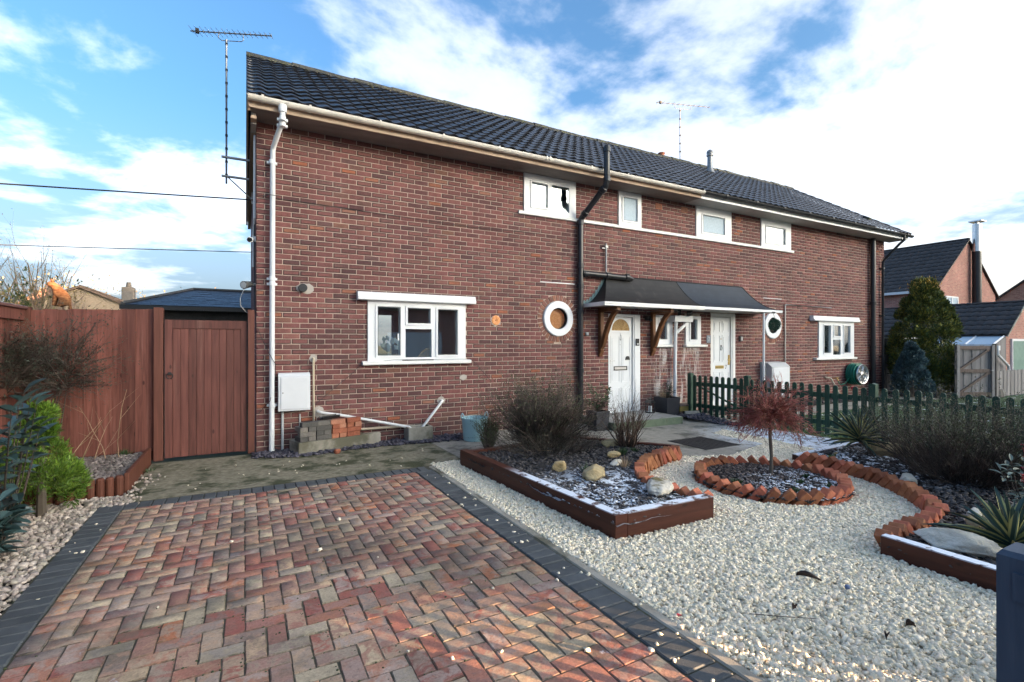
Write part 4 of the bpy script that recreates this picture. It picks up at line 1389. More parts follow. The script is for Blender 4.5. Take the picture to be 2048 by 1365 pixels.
def panel(mb, a, b, c, d, y, depth=.009):
    e = .018
    mb.holed((a, b, c, d), [(a + e, b - e, c + e, d - e)], y - depth, y + .001)
    mb.box(a + .045, b - .045, y - depth * .8, y + .001, c + .045, d - .045)


mb = MB(); mb.box(6.205, 6.80, .03, .075, .135, 2.03)
D8 = mb.build('front_door', UPVC, HOUSE); D8['label'] = 'white door with a half round amber fanlight'
mb = MB()
mb.holed((6.177, 7.0, .12, 2.095), [(6.207, 6.815, .135, 2.04)], .0, .11)
mb.box(6.85, 6.995, -.012, .0, .13, 2.09)
mb.build('door_frame', UPVC, D8)
mb = MB()
panel(mb, 6.245, 6.485, .72, 1.66, .03); panel(mb, 6.525, 6.765, .72, 1.66, .03)
panel(mb, 6.245, 6.485, .19, .62, .03); panel(mb, 6.525, 6.765, .19, .62, .03)
mb.build('door_panel', UPVC, D8)
mb = MB()
n = 18
fc = (6.50, 1.765)
arc = [(fc[0] + .232 * math.cos(math.pi * k / n), fc[1] + .232 * math.sin(math.pi * k / n)) for k in range(n + 1)]
arc2 = [(fc[0] + .270 * math.cos(math.pi * k / n), fc[1] + .272 * math.sin(math.pi * k / n)) for k in range(n + 1)]
mb.prism(arc, 'y', .022, .029)
fl = mb.build('fanlight', AMBER, D8)
mb = MB()
for k in range(n):
    mb.prism([arc2[k], arc2[k + 1], arc[k + 1], arc[k]], 'y', .012, .029)
mb.box(6.23, 6.77, .012, .029, 1.728, 1.764)
mb.build('fanlight_frame', UPVC, fl)
mb = MB()
for k in range(1, 8):
    a = math.pi * k / 8
    mb.tube([(fc[0] + .05 * math.cos(a), .021, fc[1] + .05 * math.sin(a)), (fc[0] + .225 * math.cos(a), .021, fc[1] + .225 * math.sin(a))], .003, 4)
mb.build('glazing_bar', BRASS, fl)
mb = MB(); mb.box(6.33, 6.665, .018, .029, .972, 1.045, ch=.004); mb.holed((6.325, 6.67, .967, 1.05), [(6.345, 6.65, .985, 1.032)], .014, .02, 1); mb.build('letterbox', [STEEL, BLACK_MATT], D8)
mb = MB(); digit(mb, '8', 6.705, 1.006, .085, .026, .006); mb.build('house_number', STEEL, D8)
mb = MB(); mb.box(6.215, 6.245, .008, .029, 1.10, 1.24); mb.box(6.22, 6.335, -.012, .004, 1.152, 1.172); mb.tube([(6.23, .0, 1.162), (6.23, .02, 1.162)], .012, 8); mb.build('handle', STEEL, D8)
mb = MB(); mb.prism([(6.625, 1.175), (6.735, 1.175), (6.715, 1.235), (6.695, 1.25), (6.665, 1.25), (6.645, 1.235)], 'y', .0, .029); mb.build('door_knocker', BLACK_MATT, D8)
mb = MB(); mb.tube([(6.505, .026, 1.69), (6.475, .026, 1.63), (6.505, .026, 1.57), (6.535, .026, 1.63)], .005, 5, close=True); mb.tube([(6.505, .026, 1.72), (6.505, .026, 1.56)], .003, 4); mb.box(6.49, 6.52, .02, .029, 1.475, 1.49); mb.build('door_motif', STEEL, D8)
mb = MB(); mb.box(6.868, 6.958, -.034, -.0125, 1.46, 1.605, ch=.006); mb.tube([(6.913, -.0365, 1.56), (6.913, -.033, 1.56)], .016, 12); mb.box(6.89, 6.935, -.036, -.033, 1.48, 1.51, 1); mb.build('doorbell', [BLACK_PL, METERG], D8)
# ---- door 7
mb = MB(); mb.box(9.195, 9.80, .03, .075, .125, 2.11)
D7 = mb.build('front_door', UPVC, HOUSE); D7['label'] = 'white six panel door with brass fittings'
mb = MB(); mb.holed((9.127, 9.946, .09, 2.19), [(9.18, 9.815, .12, 2.12)], .0, .11); mb.box(9.86, 9.94, -.012, 0.0, .1, 2.18); mb.build('door_frame', WHITE_DIRTY, D7)
mb = MB()
for a, b in ((9.235, 9.465), (9.53, 9.76)):
    panel(mb, a, b, 1.76, 2.02, .03); panel(mb, a, b, 1.08, 1.70, .03); panel(mb, a, b, .20, .86, .03)
mb.build('door_panel', UPVC, D7)
mb = MB(); mb.box(9.30, 9.585, .018, .029, .93, 1.0, ch=.004); mb.box(9.325, 9.56, .015, .02, .948, .982, 1); mb.build('letterbox', [BRASS, MATS['mossy yellow timber']], D7)
mb = MB(); digit(mb, '7', 9.655, .962, .085, .025, .006); mb.build('house_number', BLACK_MATT, D7)
mb = MB(); mb.box(9.735, 9.775, .012, .029, 1.01, 1.24); mb.tube([(9.755, .012, 1.13), (9.755, -.03, 1.13), (9.65, -.035, 1.13)], .009, 8); mb.build('handle', BRASS, D7)
mb = MB(); mb.tube([(9.495 + .03 * math.cos(2 * math.pi * k / 12), .02, 1.40 + .05 * math.sin(2 * math.pi * k / 12)) for k in range(12)], .007, 6, close=True); mb.box(9.48, 9.51, .008, .029, 1.435, 1.47); mb.build('door_knocker', GREY_METAL, D7)
mb = MB(); mb.tube([(9.495, .022, 1.61), (9.495, .03, 1.61)], .012, 10); mb.build('spyhole', BRASS, D7)
mb = MB(); mb.box(8.975, 9.11, -.014, .006, 1.52, 1.69, ch=.004); PQ = mb.build('number_plaque', PLAQUE, HOUSE)
mb = MB(); digit(mb, '7', 9.043, 1.605, .085, -.016, .006); mb.build('plaque_number', UPVC, PQ)
mb = MB(); mb.box(10.07, 10.185, -.03, .004, 1.555, 1.685, ch=.006); mb.box(10.125, 10.175, -.036, -.029, 1.575, 1.665, 1); mb.build('doorbell', [BLACK_PL, METERG], HOUSE)
# ------------------------------------------------------------------ polygons on the ground
def inpoly(P, poly):
    x, y = P[:, 0], P[:, 1]
    r = np.zeros(len(P), bool)
    n = len(poly)
    for i in range(n):
        x0, y0 = poly[i]; x1, y1 = poly[(i + 1) % n]
        c = ((y0 > y) != (y1 > y)) & (x < (x1 - x0) * (y - y0) / (y1 - y0 + 1e-12) + x0)
        r ^= c
    return r


def scatter(poly, dens, avoid=()):
    a = np.array(poly)
    lo, hi = a.min(0), a.max(0)
    n = int(dens * (hi - lo).prod())
    P = rng.uniform(lo, hi, (n, 2))
    P = P[inpoly(P, poly)]
    for q in avoid:
        P = P[~inpoly(P, q)]
    return P


def in_view(P, pad=.15):
    """keep points the camera could see from about its place (a little wider than the frame)"""
    d = np.array([math.sin(R(28.5)), math.cos(R(28.5))]); r = np.array([d[1], -d[0]])
    q = P[:, :2] - np.array([cam.location.x, cam.location.y])
    f, s = q @ d, q @ r
    return P[(f > .9) & (np.abs(s) < f * (1.04 + pad) + .3)]


CUBE_V = np.array([(x, y, z) for x in (-1, 1) for y in (-1, 1) for z in (-1, 1)], float) * .68
CUBE_F = np.array([(0, 1, 3), (0, 3, 2), (4, 6, 7), (4, 7, 5), (0, 4, 5), (0, 5, 1), (2, 3, 7), (2, 7, 6), (0, 2, 6), (0, 6, 4), (1, 5, 7), (1, 7, 3)])


def stones(name, P, z, size, mat_, flat=.6, tilt=None, var=.35, shapes=6, parent=None, lift=.25, chip=False):
    """loose stones as one mass: several irregular shapes, each copied many times"""
    IV, IF = (CUBE_V, CUBE_F) if chip else (ICO_V, ICO_F)
    Vs, Fs, nb = [], [], 0
    idx = rng.integers(0, shapes, len(P))
    for k in range(shapes):
        Q = P[idx == k]
        if not len(Q):
            continue
        bv = (IV + (rng.uniform(-.3, .3, IV.shape) if chip else 0)) * (1 + rng.uniform(-.24, .24, (len(IV), 1))) * np.array([1.0, rng.uniform(.65, .95), flat * rng.uniform(.8, 1.15)])
        sc = np.exp(rng.normal(0, var, len(Q))).clip(.5, 1.9)[:, None] * size * np.ones((1, 3))
        zz = (Q[:, 2] if Q.shape[1] > 2 else np.zeros(len(Q))) + z + sc[:, 0] * flat * lift * rng.uniform(.3, 1.7, len(Q))
        V, F = copies(bv, IF, np.stack([Q[:, 0], Q[:, 1], zz], 1), rand_rot(len(Q), tilt), sc)
        Vs.append(V); Fs.append(F + nb); nb += len(V)
    return tag(obj_np(name, np.concatenate(Vs), np.concatenate(Fs), mat_, parent), kind='stuff')


# ------------------------------------------------------------------ block paved driveway
DX0, DX1, DY0, DY1 = -1.11, 1.615, -7.6, -2.065
mb = MB(); mb.box(-1.33, 1.84, -7.6, -1.80, -.055, -.0065)
DRIVE = tag(mb.build('driveway', JOINT), kind='structure')
CELL = .0962
def paver_shape(L_, W_, seed):
    """worn clay paver: a slightly wavy outline, soft soiled arris, faintly dished top"""
    r_ = random.Random(seed)
    g = .0016
    P = [(g, g), (L_ * .35, g), (L_ * .7, g), (L_ - g, g), (L_ - g, W_ * .5), (L_ - g, W_ - g), (L_ * .65, W_ - g), (L_ * .3, W_ - g), (g, W_ - g), (g, W_ * .5)]
    j = lambda: r_.uniform(-.0016, .0013)
    out = [(x + (j() if 0 < x < L_ else 0), y + (j() if 0 < y < W_ else 0)) for x, y in P]
    n = len(out); cx, cy = L_ / 2, W_ / 2
    inn = [(x + math.copysign(r_.uniform(.003, .0065), cx - x) * (abs(cx - x) > .01), y + math.copysign(r_.uniform(.003, .006), cy - y) * (abs(cy - y) > .01)) for x, y in out]
    v = [(x, y, r_.uniform(-.0008, .0008)) for x, y in inn] + [(x, y, -.0045) for x, y in out] + [(x, y, -.035) for x, y in out]
    f = [tuple(range(n))] + [(k, (k + 1) % n, (k + 1) % n + n, k + n)[::-1] for k in range(n)] + [(k + n, (k + 1) % n + n, (k + 1) % n + 2 * n, k + 2 * n)[::-1] for k in range(n)]
    mb = MB(); mb.add(v, f[:1], 0); mb.f += f[1:]; mb.m += [1] * (len(f) - 1)
    return mb
NV = 9
pvs = [paver_shape(CELL * 2, CELL, k) for k in range(NV)]
hvs = [paver_shape(CELL, CELL, 50 + k) for k in range(4)]
pv_mes = [m_.mesh('paver', [PAVER, PAVER_RIM]) for m_ in pvs]
hv_mes = [m_.mesh('paver', [PAVER, PAVER_RIM]) for m_ in hvs]
cells = []
nx, ny = int(round((DX1 - DX0) / CELL)), int(round((DY1 - DY0) / CELL))
sxc = (DX1 - DX0) / (nx * CELL)
for i in range(-1, nx):
    for j in range(-1, ny):
        k = (i - j) % 4
        if k == 0:
            a, b = i >= 0, i + 1 < nx
            if j < 0: continue
            if a and b: cells.append((i, j, 'h'))
            elif a or b: cells.append((i if a else i + 1, j, 's'))
        elif k == 3:
            a, b = j >= 0, j + 1 < ny
            if i < 0: continue
            if a and b: cells.append((i, j, 'v'))
            elif a or b: cells.append((i, j if a else j + 1, 's'))
def cell_M(c):
    i, j, o = c
    M = Matrix.Translation((DX0 + i * CELL * sxc, DY0 + j * CELL, rng.normal(-.001, .0016)))
    M = M @ Matrix.Rotation(rng.normal(0, .008), 4, 'Z') @ Matrix.Rotation(rng.normal(0, .006), 4, 'X') @ Matrix.Rotation(rng.normal(0, .006), 4, 'Y') @ Matrix.Diagonal((sxc, 1, 1, 1))
    if o == 'v':
        M = M @ Matrix.Translation((CELL, 0, 0)) @ Matrix.Rotation(math.pi / 2, 4, 'Z')
    return M
def centre(c):
    i, j, o = c
    return np.array([[DX0 + (i + .7) * CELL, DY0 + (j + .7) * CELL]])
vis = [c for c in cells if len(in_view(centre(c), .02)) and centre(c)[0, 1] > -6.75]
vis.sort(key=lambda c: np.hypot(*(centre(c)[0] - cp[:2])))
sel = set(vis[:300])
Vs, Fs, Ms, nb = [], [], [], 0
def tris(mb):
    out, mi = [], []
    for f, m_ in zip(mb.f, mb.m):
        for k in range(1, len(f) - 1):
            out.append((f[0], f[k], f[k + 1])); mi.append(m_)
    return np.array(out), mi
pt = [tris(m_) for m_ in pvs]; ht = [tris(m_) for m_ in hvs]
for n_, c in enumerate(cells):
    q_ = rng.integers(0, NV) if c[2] != 's' else rng.integers(0, 4)
    if c in sel:
        inst('paver', (hv_mes if c[2] == 's' else pv_mes)[q_], DRIVE, cell_M(c))
    else:
        M = np.array(cell_M(c)); v = np.array((hvs if c[2] == 's' else pvs)[q_].v); t_, mi_ = (ht if c[2] == 's' else pt)[q_]
        Vs.append(v @ M[:3, :3].T + M[:3, 3]); Fs.append(t_ + nb); Ms += mi_; nb += len(v)
tag(obj_np('paving', np.concatenate(Vs), np.concatenate(Fs), [PAVER, PAVER_RIM], DRIVE, mi=Ms), kind='stuff')
# charcoal soldier course on three sides
eb = MB().box(.002, .198, .002, .1, -.045, .004, ch=.007).mesh('edging_block', EDGE)
k = 0
y = -7.5
while y < -2.08:
    for x in (-1.315, 1.622):
        inst('edging_block', eb, DRIVE, Matrix.Translation((x, y, rng.normal(.001, .0015))) @ Matrix.Rotation(rng.normal(0, .006), 4, 'Z'))
    y += .1035
x = -1.315
while x < 1.76:
    inst('edging_block', eb, DRIVE, Matrix.Translation((x + .1, -2.05, rng.normal(.001, .0015))) @ Matrix.Rotation(math.pi / 2 + rng.normal(0, .006), 4, 'Z'))
    x += .1035
mb = MB(); mb.box(1.835, 1.905, -7.6, -1.86, -.06, .002, ch=.01)
tag(mb.build('kerb_haunch', CONC), kind='structure')
# moss lines in the joints
nm = 2600
P = rng.uniform((DX0, DY0), (DX1, DY1), (nm, 2))
P[: nm // 2, 0] = DX0 + np.round((P[: nm // 2, 0] - DX0) / CELL) * CELL + rng.normal(0, .003, nm // 2)
P[nm // 2:, 1] = DY0 + np.round((P[nm // 2:, 1] - DY0) / CELL) * CELL + rng.normal(0, .003, nm - nm // 2)
keep = (np.sin(P[:, 0] * 3.1 + 1) + np.sin(P[:, 1] * 2.3) + rng.normal(0, .6, nm)) > .5
P = P[keep]
V, F = copies(ICO_V, ICO_F, np.stack([P[:, 0], P[:, 1], np.full(len(P), -.004)], 1), rand_rot(len(P)), rng.uniform(.003, .008, (len(P), 1)) * np.ones((1, 3)))
MOSS = leafm('joint moss', (.028, .038, .012), (.055, .068, .022))
tag(obj_np('moss', V, F, MOSS), kind='stuff')

# ------------------------------------------------------------------ concrete and paths
sheet('path', [(-1.16, -1.80), (2.35, -1.80), (2.35, -.04), (-1.16, -.04)], -.006, PATH, thick=.05)
sheet('path', [(2.353, -1.9), (4.1, -1.70), (4.97, -2.93), (5.62, -3.22), (6.72, -2.93), (6.75, -2.0), (7.25, -1.80), (6.98, -3.70), (8.02, -4.1), (8.02, -.04), (2.353, -.04)], -.002, PATH2, thick=.05)

mb = MB()
mb.box(5.60, 6.34, -2.83, -2.10, -.004, .003)
for k in range(9):
    mb.box(5.63 + k * .08, 5.66 + k * .08, -2.80, -2.13, .003, .0055)
MH = tag(mb.build('manhole_cover', MATS['black matt']), 'dark rectangular manhole cover set in the grey concrete path', 'manhole cover')

# ------------------------------------------------------------------ outlines of the beds
BED_L = [(2.22, -1.95), (2.36, -4.70), (3.40, -4.72), (3.42, -4.50), (3.36, -4.30), (3.34, -4.06), (3.42, -3.83), (3.56, -3.64), (3.74, -3.46), (4.02, -3.28), (4.40, -3.12), (4.72, -3.03), (4.95, -2.90), (4.12, -1.72)]
RC, RR = (4.84, -4.28), .70
RING = [(RC[0] + (RR + .06) * math.cos(t), RC[1] + (RR + .06) * math.sin(t)) for t in np.linspace(0, 2 * math.pi, 40, endpoint=False)]
ARC = [(3.93, -5.79), (4.30, -5.76), (4.70, -5.76), (5.04, -5.69), (5.30, -5.50), (5.52, -5.30), (5.72, -5.06), (5.88, -4.78), (5.97, -4.50), (6.00, -4.22), (6.01, -3.98)]
BED_R = ARC + [(6.08, -3.80), (7.98, -3.74), (7.98, -7.0), (3.85, -7.0), (3.85, -5.80)]
SLABS = [[(2.353, -1.9), (4.1, -1.70), (4.97, -2.93), (5.62, -3.22), (6.72, -2.93), (6.75, -2.0), (7.25, -1.80), (6.98, -3.70), (8.02, -4.1), (8.02, -.04), (2.353, -.04)]]
GRAV = [(1.91, -7.3), (8.0, -7.3), (8.0, -1.6), (6.6, -1.6), (1.91, -1.72)]
tag(MB().prism(GRAV, 'z', -.055, -.016).build('gravel_bed', GRAVEL_BED), kind='structure')
P = in_view(scatter(GRAV, 5400, [BED_L, RING, BED_R] + SLABS), .06)
near = np.hypot(P[:, 0] - cp[0], P[:, 1] - cp[1])
stones('gravel', P, -.011, .0124, GRAVEL, .52, .5, .36, 12, chip=True)
Q = P[rng.random(len(P)) < .30]
stones('gravel', Q, -.005, .0122, GRAVEL, .55, .6, .36, 10, chip=True)
# the few stones kicked out on to the drive
Q = np.concatenate([np.stack([rng.uniform(1.6, 1.92, 46), rng.uniform(-6.4, -2.2, 46)], 1), rng.uniform((-.9, -6.2), (1.6, -2.6), (14, 2)),
                    np.array([[.68, -4.16], [.56, -5.29], [1.33, -5.70], [.96, -5.51], [1.2, -5.9]]), np.stack([rng.uniform(-1.3, -1.1, 8), rng.uniform(-4, -2.2, 8)], 1), rng.uniform((-.9, -1.7), (2.1, -.6), (26, 2))])
stones('gravel', Q, .003, .012, GRAVEL, .6, .3, .35, 5, chip=True)
# left hand pebbles
PEB = [(-4.2, -7.4), (-1.325, -7.4), (-1.325, -1.95), (-1.05, -1.78), (-1.2, -1.5), (-1.75, -1.5), (-4.2, -1.6)]
tag(MB().prism(PEB, 'z', -.06, -.02).build('pebble_bed', SOIL), kind='structure')
P = in_view(scatter(PEB, 2000), .2)
P = P[P[:, 1] > -5.2]
stones('pebbles', P, -.012, .0185, PEBBLE, .62, .5, .32, 6)
LB = [(-2.33, .06), (-1.24, .06), (-1.24, -1.32), (-1.75, -1.42), (-2.33, -1.42)]
tag(MB().prism(LB, 'z', -.06, .105).build('pebble_bed', SOIL), kind='structure')
P = scatter(LB, 2000)
P = P[(P[:, 0] > -2.0)]
stones('pebbles', P, .115, .019, PEBBLE_DK, .62, .5, .3, 6)
stones('pebbles', np.stack([rng.normal(-1.13, .06, 90), rng.uniform(-1.9, -.7, 90)], 1), .0, .016, PEBBLE, .62, .5, .3, 4)
# slate chippings against the wall
CH = [(-.05, -.04), (3.3, -.04), (3.3, -.62), (2.5, -.50), (1.9, -.42), (1.2, -.42), (.5, -.58), (-.05, -.40)]
P = scatter(CH, 1500)
stones('slate_chippings', P, .004, .026, CHIP, .28, .35, .3, 6, lift=.9)
CH2 = [(7.35, -.45), (8.0, -.35), (8.0, -1.75), (7.75, -1.72), (7.45, -1.0)]
P = scatter(CH2, 1300)
stones('slate_chippings', np.column_stack([P, np.maximum(0, .07 - .12 * np.abs(P[:, 1] + .8))]), .006, .030, CHIP, .3, .4, .3, 6, lift=.9)

# ------------------------------------------------------------------ bed fillings
def bed_soil(name, poly, z, bulge, m):
    a = np.array(poly); lo, hi = a.min(0), a.max(0)
    st = .07
    xs = np.arange(lo[0], hi[0] + st, st); ys = np.arange(lo[1], hi[1] + st, st)
    gx, gy = np.meshgrid(xs, ys, indexing='ij')
    h = z + rng.normal(0, .008, gx.shape) + bulge * (np.sin(gx * 2.3 + 1) * np.cos(gy * 1.9))
    V = np.stack([gx, gy, h], -1).reshape(-1, 3)
    nyy = len(ys)
    F = []
    cenx = (gx[:-1, :-1] + st / 2).ravel(); ceny = (gy[:-1, :-1] + st / 2).ravel()
    ok = inpoly(np.stack([cenx, ceny], 1), poly)
    ii, jj = np.meshgrid(np.arange(len(xs) - 1), np.arange(nyy - 1), indexing='ij')
    ii, jj = ii.ravel()[ok], jj.ravel()[ok]
    F = np.stack([ii * nyy + jj, (ii + 1) * nyy + jj, (ii + 1) * nyy + jj + 1, ii * nyy + jj + 1], 1)
    return tag(obj_np(name, V, F, m, smooth=True), kind='structure')


bed_soil('soil', BED_L, .115, .012, SOIL_FROST)
bed_soil('soil', RING, .035, .006, SOIL)
bed_soil('soil', BED_R, .055, .015, SOIL)
P = scatter(BED_L, 1500)
stones('slate_mulch', P, .118, .017, CHIP_F, .32, .35, .4, 6, lift=.8)
stones('slate_mulch', scatter(RING, 2300), .042, .013, CHIP_RING, .35, .4, .4, 6, lift=.8)
stones('slate_mulch', in_view(scatter(BED_R, 1200)), .062, .018, CHIP_R, .32, .35, .4, 6, lift=.8)

# ------------------------------------------------------------------ timber edgings
def beam(name, a, b, th, z0, z1, m, label, side=1, group=None):
    """sleeper on edge from a to b (outer face line); thickness th to the given side"""
    a, b = Vector((a[0], a[1], 0)), Vector((b[0], b[1], 0))
    d = (b - a); ln = d.length; ang = math.atan2(d.y, d.x)
    mb = MB().box(0, ln, 0 if side > 0 else -th, th if side > 0 else 0, z0, z1, ch=.006)
    M = Matrix.Translation(a) @ Matrix.Rotation(ang, 4, 'Z')
    mb.v = [tuple(M @ Vector(p)) for p in mb.v]
    return mb.build(name, m, label)


BEDT = thing('raised_bed', (2.36, -4.70, 0), 'dark brown sleeper edged raised bed beside the brick drive', 'raised bed')
beam('sleeper', (2.36, -4.70), (2.215, -1.95), .10, -.03, .186, SLEEPER_Y, BEDT, -1)
beam('sleeper', (2.475, -4.705), (3.42, -4.735), .10, -.03, .184, SLEEPER_X, BEDT, 1)
MB().prism([(2.358, -4.702), (2.472, -4.706), (2.472, -4.607), (2.458, -4.60)], 'z', -.03, .185).build('corner_block', SLEEPER_X, BEDT)
beam('sleeper', (4.12, -1.70), (4.97, -2.93), .085, -.03, .150, SLEEPER_X, BEDT, -1)
beam('sleeper', (2.22, -1.93), (4.1, -1.72), .085, -.03, .16, SLEEPER_X, BEDT, -1)
BEDR = thing('raised_bed', (3.85, -5.8, 0), 'dark brown sleeper edged bed behind the blue grey post', 'raised bed')
beam('sleeper', (3.85, -7.0), (3.85, -5.80), .09, -.03, .135, SLEEPER_R, BEDR, -1)
beam('sleeper', (6.06, -3.78), (7.9, -3.70), .09, -.03, .082, wood_mat('stained sleeper short', (.034, .012, .008), (.075, .026, .016), 'x', .5, .1, frost=(.3, 5)), BEDR, -1)

# ------------------------------------------------------------------ sawtooth edging bricks
eb_me = MB().box(-.11, .11, -.052, .052, -.036, .036, ch=.006).mesh('edging_brick', TERRA)
def sawtooth(parent, pts, spacing, z, lean, turn=1):
    P = [Vector((x, y, 0)) for x, y in pts]
    seg = [(P[k + 1] - P[k]).length for k in range(len(P) - 1)]
    tot = sum(seg)
    n = int(tot / spacing)
    for k in range(n):
        s = (k + .5) * tot / n
        i = 0
        while s > seg[i] and i < len(seg) - 1:
            s -= seg[i]; i += 1
        p = P[i].lerp(P[i + 1], s / seg[i]); d = (P[i + 1] - P[i]).normalized()
        M = Matrix.Translation((p.x, p.y, z + rng.normal(0, .006))) @ Matrix.Rotation(math.atan2(d.y, d.x) + rng.normal(0, .07), 4, 'Z')
        M = M @ Matrix.Rotation(-lean * turn + rng.normal(0, .06), 4, 'Y') @ Matrix.Rotation(rng.normal(0, .05), 4, 'X')
        inst('edging_brick', eb_me, parent, M)


RB = thing('ring_bed', (RC[0], RC[1], 0), 'round flower bed ringed with tilted red bricks around the small tree', 'flower bed')
sawtooth(RB, [(RC[0] + RR * math.cos(t), RC[1] + RR * math.sin(t)) for t in np.linspace(0, 2 * math.pi, 49)], .122, .030, R(48))
EL = thing('brick_edging', (3.6, -3.6, 0), 'curved row of tilted red bricks edging the bed nearest the drive', 'brick edging')
sawtooth(EL, [(4.86, -2.99), (4.72, -3.06), (4.40, -3.15), (4.02, -3.31), (3.74, -3.49), (3.56, -3.67), (3.43, -3.86), (3.36, -4.06), (3.38, -4.30), (3.44, -4.50), (3.47, -4.62)], .105, .095, R(48))
ER = thing('brick_edging', (5.7, -5.0, 0), 'long curved row of tilted red bricks edging the bed with the yuccas', 'brick edging')
sawtooth(ER, [(6.02, -3.88)] + ARC[::-1][1:] , .108, .05, R(48))

# ------------------------------------------------------------------ rocks
def rock(c, s, m, label, seed, rz=0.0, flat=.6, grp=None):
    r_ = np.random.default_rng(seed)
    V = ICO_V.copy(); F = ICO_F.copy()
    for _ in range(3):            # split each triangle in four
        mid = {}; V = list(map(np.array, V)); NF = []
        def m2(a, b):
            k = (min(a, b), max(a, b))
            if k not in mid:
                p = (V[a] + V[b]) / 2; V.append(p / np.linalg.norm(p)); mid[k] = len(V) - 1
            return mid[k]
        for a, b, c_ in F:
            x, y_, z_ = m2(a, b), m2(b, c_), m2(c_, a)
            NF += [(a, x, z_), (x, b, y_), (z_, y_, c_), (x, y_, z_)]
        V = np.array(V); F = np.array(NF)
    for _ in range(9):            # flat broken faces
        n_ = unit(r_.normal(size=3)); lim = r_.uniform(.55, .85)
        dd = V @ n_; over = np.maximum(0, dd - lim)
        V = V - over[:, None] * n_
    V = V * (1 + r_.normal(0, .030, (len(V), 1)))
    V = V * np.array(s)
    ca, sa = math.cos(rz), math.sin(rz)
    V = V @ np.array([[ca, sa, 0], [-sa, ca, 0], [0, 0, 1]])
    o = obj_np('rock', V + np.array(c), F, m, smooth=False)
    return tag(o, label, 'rock', grp)


rock((2.86, -3.18, .16), (.105, .07, .085), ROCK_Y, 'ochre rock standing on the dark soil near the sleeper corner', 1, .4)
rock((3.02, -3.62, .17), (.16, .115, .10), MATS['ochre limestone'], 'grey brown rock in the middle of the frosty soil', 2, .2)
rock((3.26, -4.24, .18), (.27, .14, .065), ROCK, 'flat pale slab of rock leaning by the curved bricks', 3, .75)
rock((4.18, -2.42, .16), (.16, .07, .065), ROCK_Y, 'ochre rock beside the bare twiggy bush', 4, -.3)
rock((3.78, -2.98, .15), (.115, .07, .05), ROCK_Y, 'low ochre rock half hidden behind the green tuft', 5, .1)
rock((3.60, -3.25, .14), (.12, .06, .045), ROCK, 'small pale rock with frost beside the dry grass', 6, .5)
rock((4.20, -6.10, .105), (.24, .14, .10), ROCK, 'big pale flat topped rock behind the right hand sleeper', 7, -1.1)
rock((7.15, -4.38, .10), (.30, .14, .13), ROCK_Y, 'long mossy rock beneath the stemmed yucca', 8, -.6)
rock((5.88, -5.12, .09), (.14, .08, .075), ROCK, 'grey rock on the soil in front of the heather bush', 9, .3)
rock((4.92, -5.98, .09), (.10, .07, .06), ROCK_Y, 'ochre rock tucked behind the large yucca', 10, .5)
rock((5.22, -5.86, .08), (.07, .06, .05), ROCK, 'small pale rock between the curved bricks and large yucca', 12, .2)
rock((6.62, -4.02, .07), (.05, .04, .03), ROCK_Y, 'tiny rock by the short frosty sleeper', 13)

# ------------------------------------------------------------------ door step, small things near the doors
mb = MB(); mb.box(5.45, 7.12, -1.02, .10, -.03, .128, ch=.008)
mb.m = [0] * len(mb.f)
st = mb.build('door_step', STEP); tag(st, 'low green stained concrete step below the left white door', 'step')
WL['door_step'] = Vector((0, 0, 0))
MB().box(5.46, 7.11, -1.01, .0, .1285, .1315).build('step_top', STEPTOP, st)
mb = MB(); mb.box(7.76, 8.24, -.36, -.06, .10, .205, ch=.006)
ws = mb.build('timber_step', YELWOOD); tag(ws, 'mossy yellow timber step below the white hopper pipe', 'step')
MB().box(7.74, 8.26, -.375, -.05, .2055, .232, ch=.005).build('tread', GREYWOOD_D, ws)
MB().box(7.79, 7.85, -.34, -.08, 0, .099).box(8.15, 8.21, -.34, -.08, 0, .099).build('leg', GREYWOOD_D, ws)
mb = MB(); mb.box(-.16, .16, -.018, .018, 0, .13, ch=.006)
sl_ = mb.build('stone_slab', CONC); sl_.location = (7.86, -.62, .02); sl_.rotation_euler = (R(-35), 0, R(-20)); tag(sl_, 'small pale stone slab lying on the slate heap', 'slab')
mb = MB(); w0, w1, h = .15, .185, .42
mb.add([(-w0, -w0, 0), (w0, -w0, 0), (w0, w0, 0), (-w0, w0, 0), (-w1, -w1, h), (w1, -w1, h), (w1, w1, h), (-w1, w1, h),
        (-w1 + .02, -w1 + .02, h), (w1 - .02, -w1 + .02, h), (w1 - .02, w1 - .02, h), (-w1 + .02, w1 - .02, h), (-w1 + .03, -w1 + .03, h - .06), (w1 - .03, -w1 + .03, h - .06), (w1 - .03, w1 - .03, h - .06), (-w1 + .03, w1 - .03, h - .06)],
       [(0, 3, 2, 1), (0, 1, 5, 4), (1, 2, 6, 5), (2, 3, 7, 6), (3, 0, 4, 7), (4, 5, 9, 8), (5, 6, 10, 9), (6, 7, 11, 10), (7, 4, 8, 11), (8, 9, 13, 12), (9, 10, 14, 13), (10, 11, 15, 14), (11, 8, 12, 15)])
mb.add([(-w1 + .03, -w1 + .03, h - .05), (w1 - .03, -w1 + .03, h - .05), (w1 - .03, w1 - .03, h - .05), (-w1 + .03, w1 - .03, h - .05)], [(0, 1, 2, 3)], 1)
def planter(loc, label, s=1.0):
    t = thing('planter', loc, label, 'planter')
    m = MB(); m.v = [(x * s, y * s, z * s) for x, y, z in mb.v]; m.f = mb.f; m.m = mb.m
    o = m.build('pot', [POTM, SOIL], t, local=True)
    return t
PL1 = planter((7.42, -.33, .0), 'square charcoal planter with a leafy plant between the two doors')
PL2 = planter((5.28, -.80, .0), 'dark planter with a green shrub just left of the step', .80)
LN = thing('lantern', (6.93, -.36, .132), 'black candle lantern standing on the step', 'lantern')
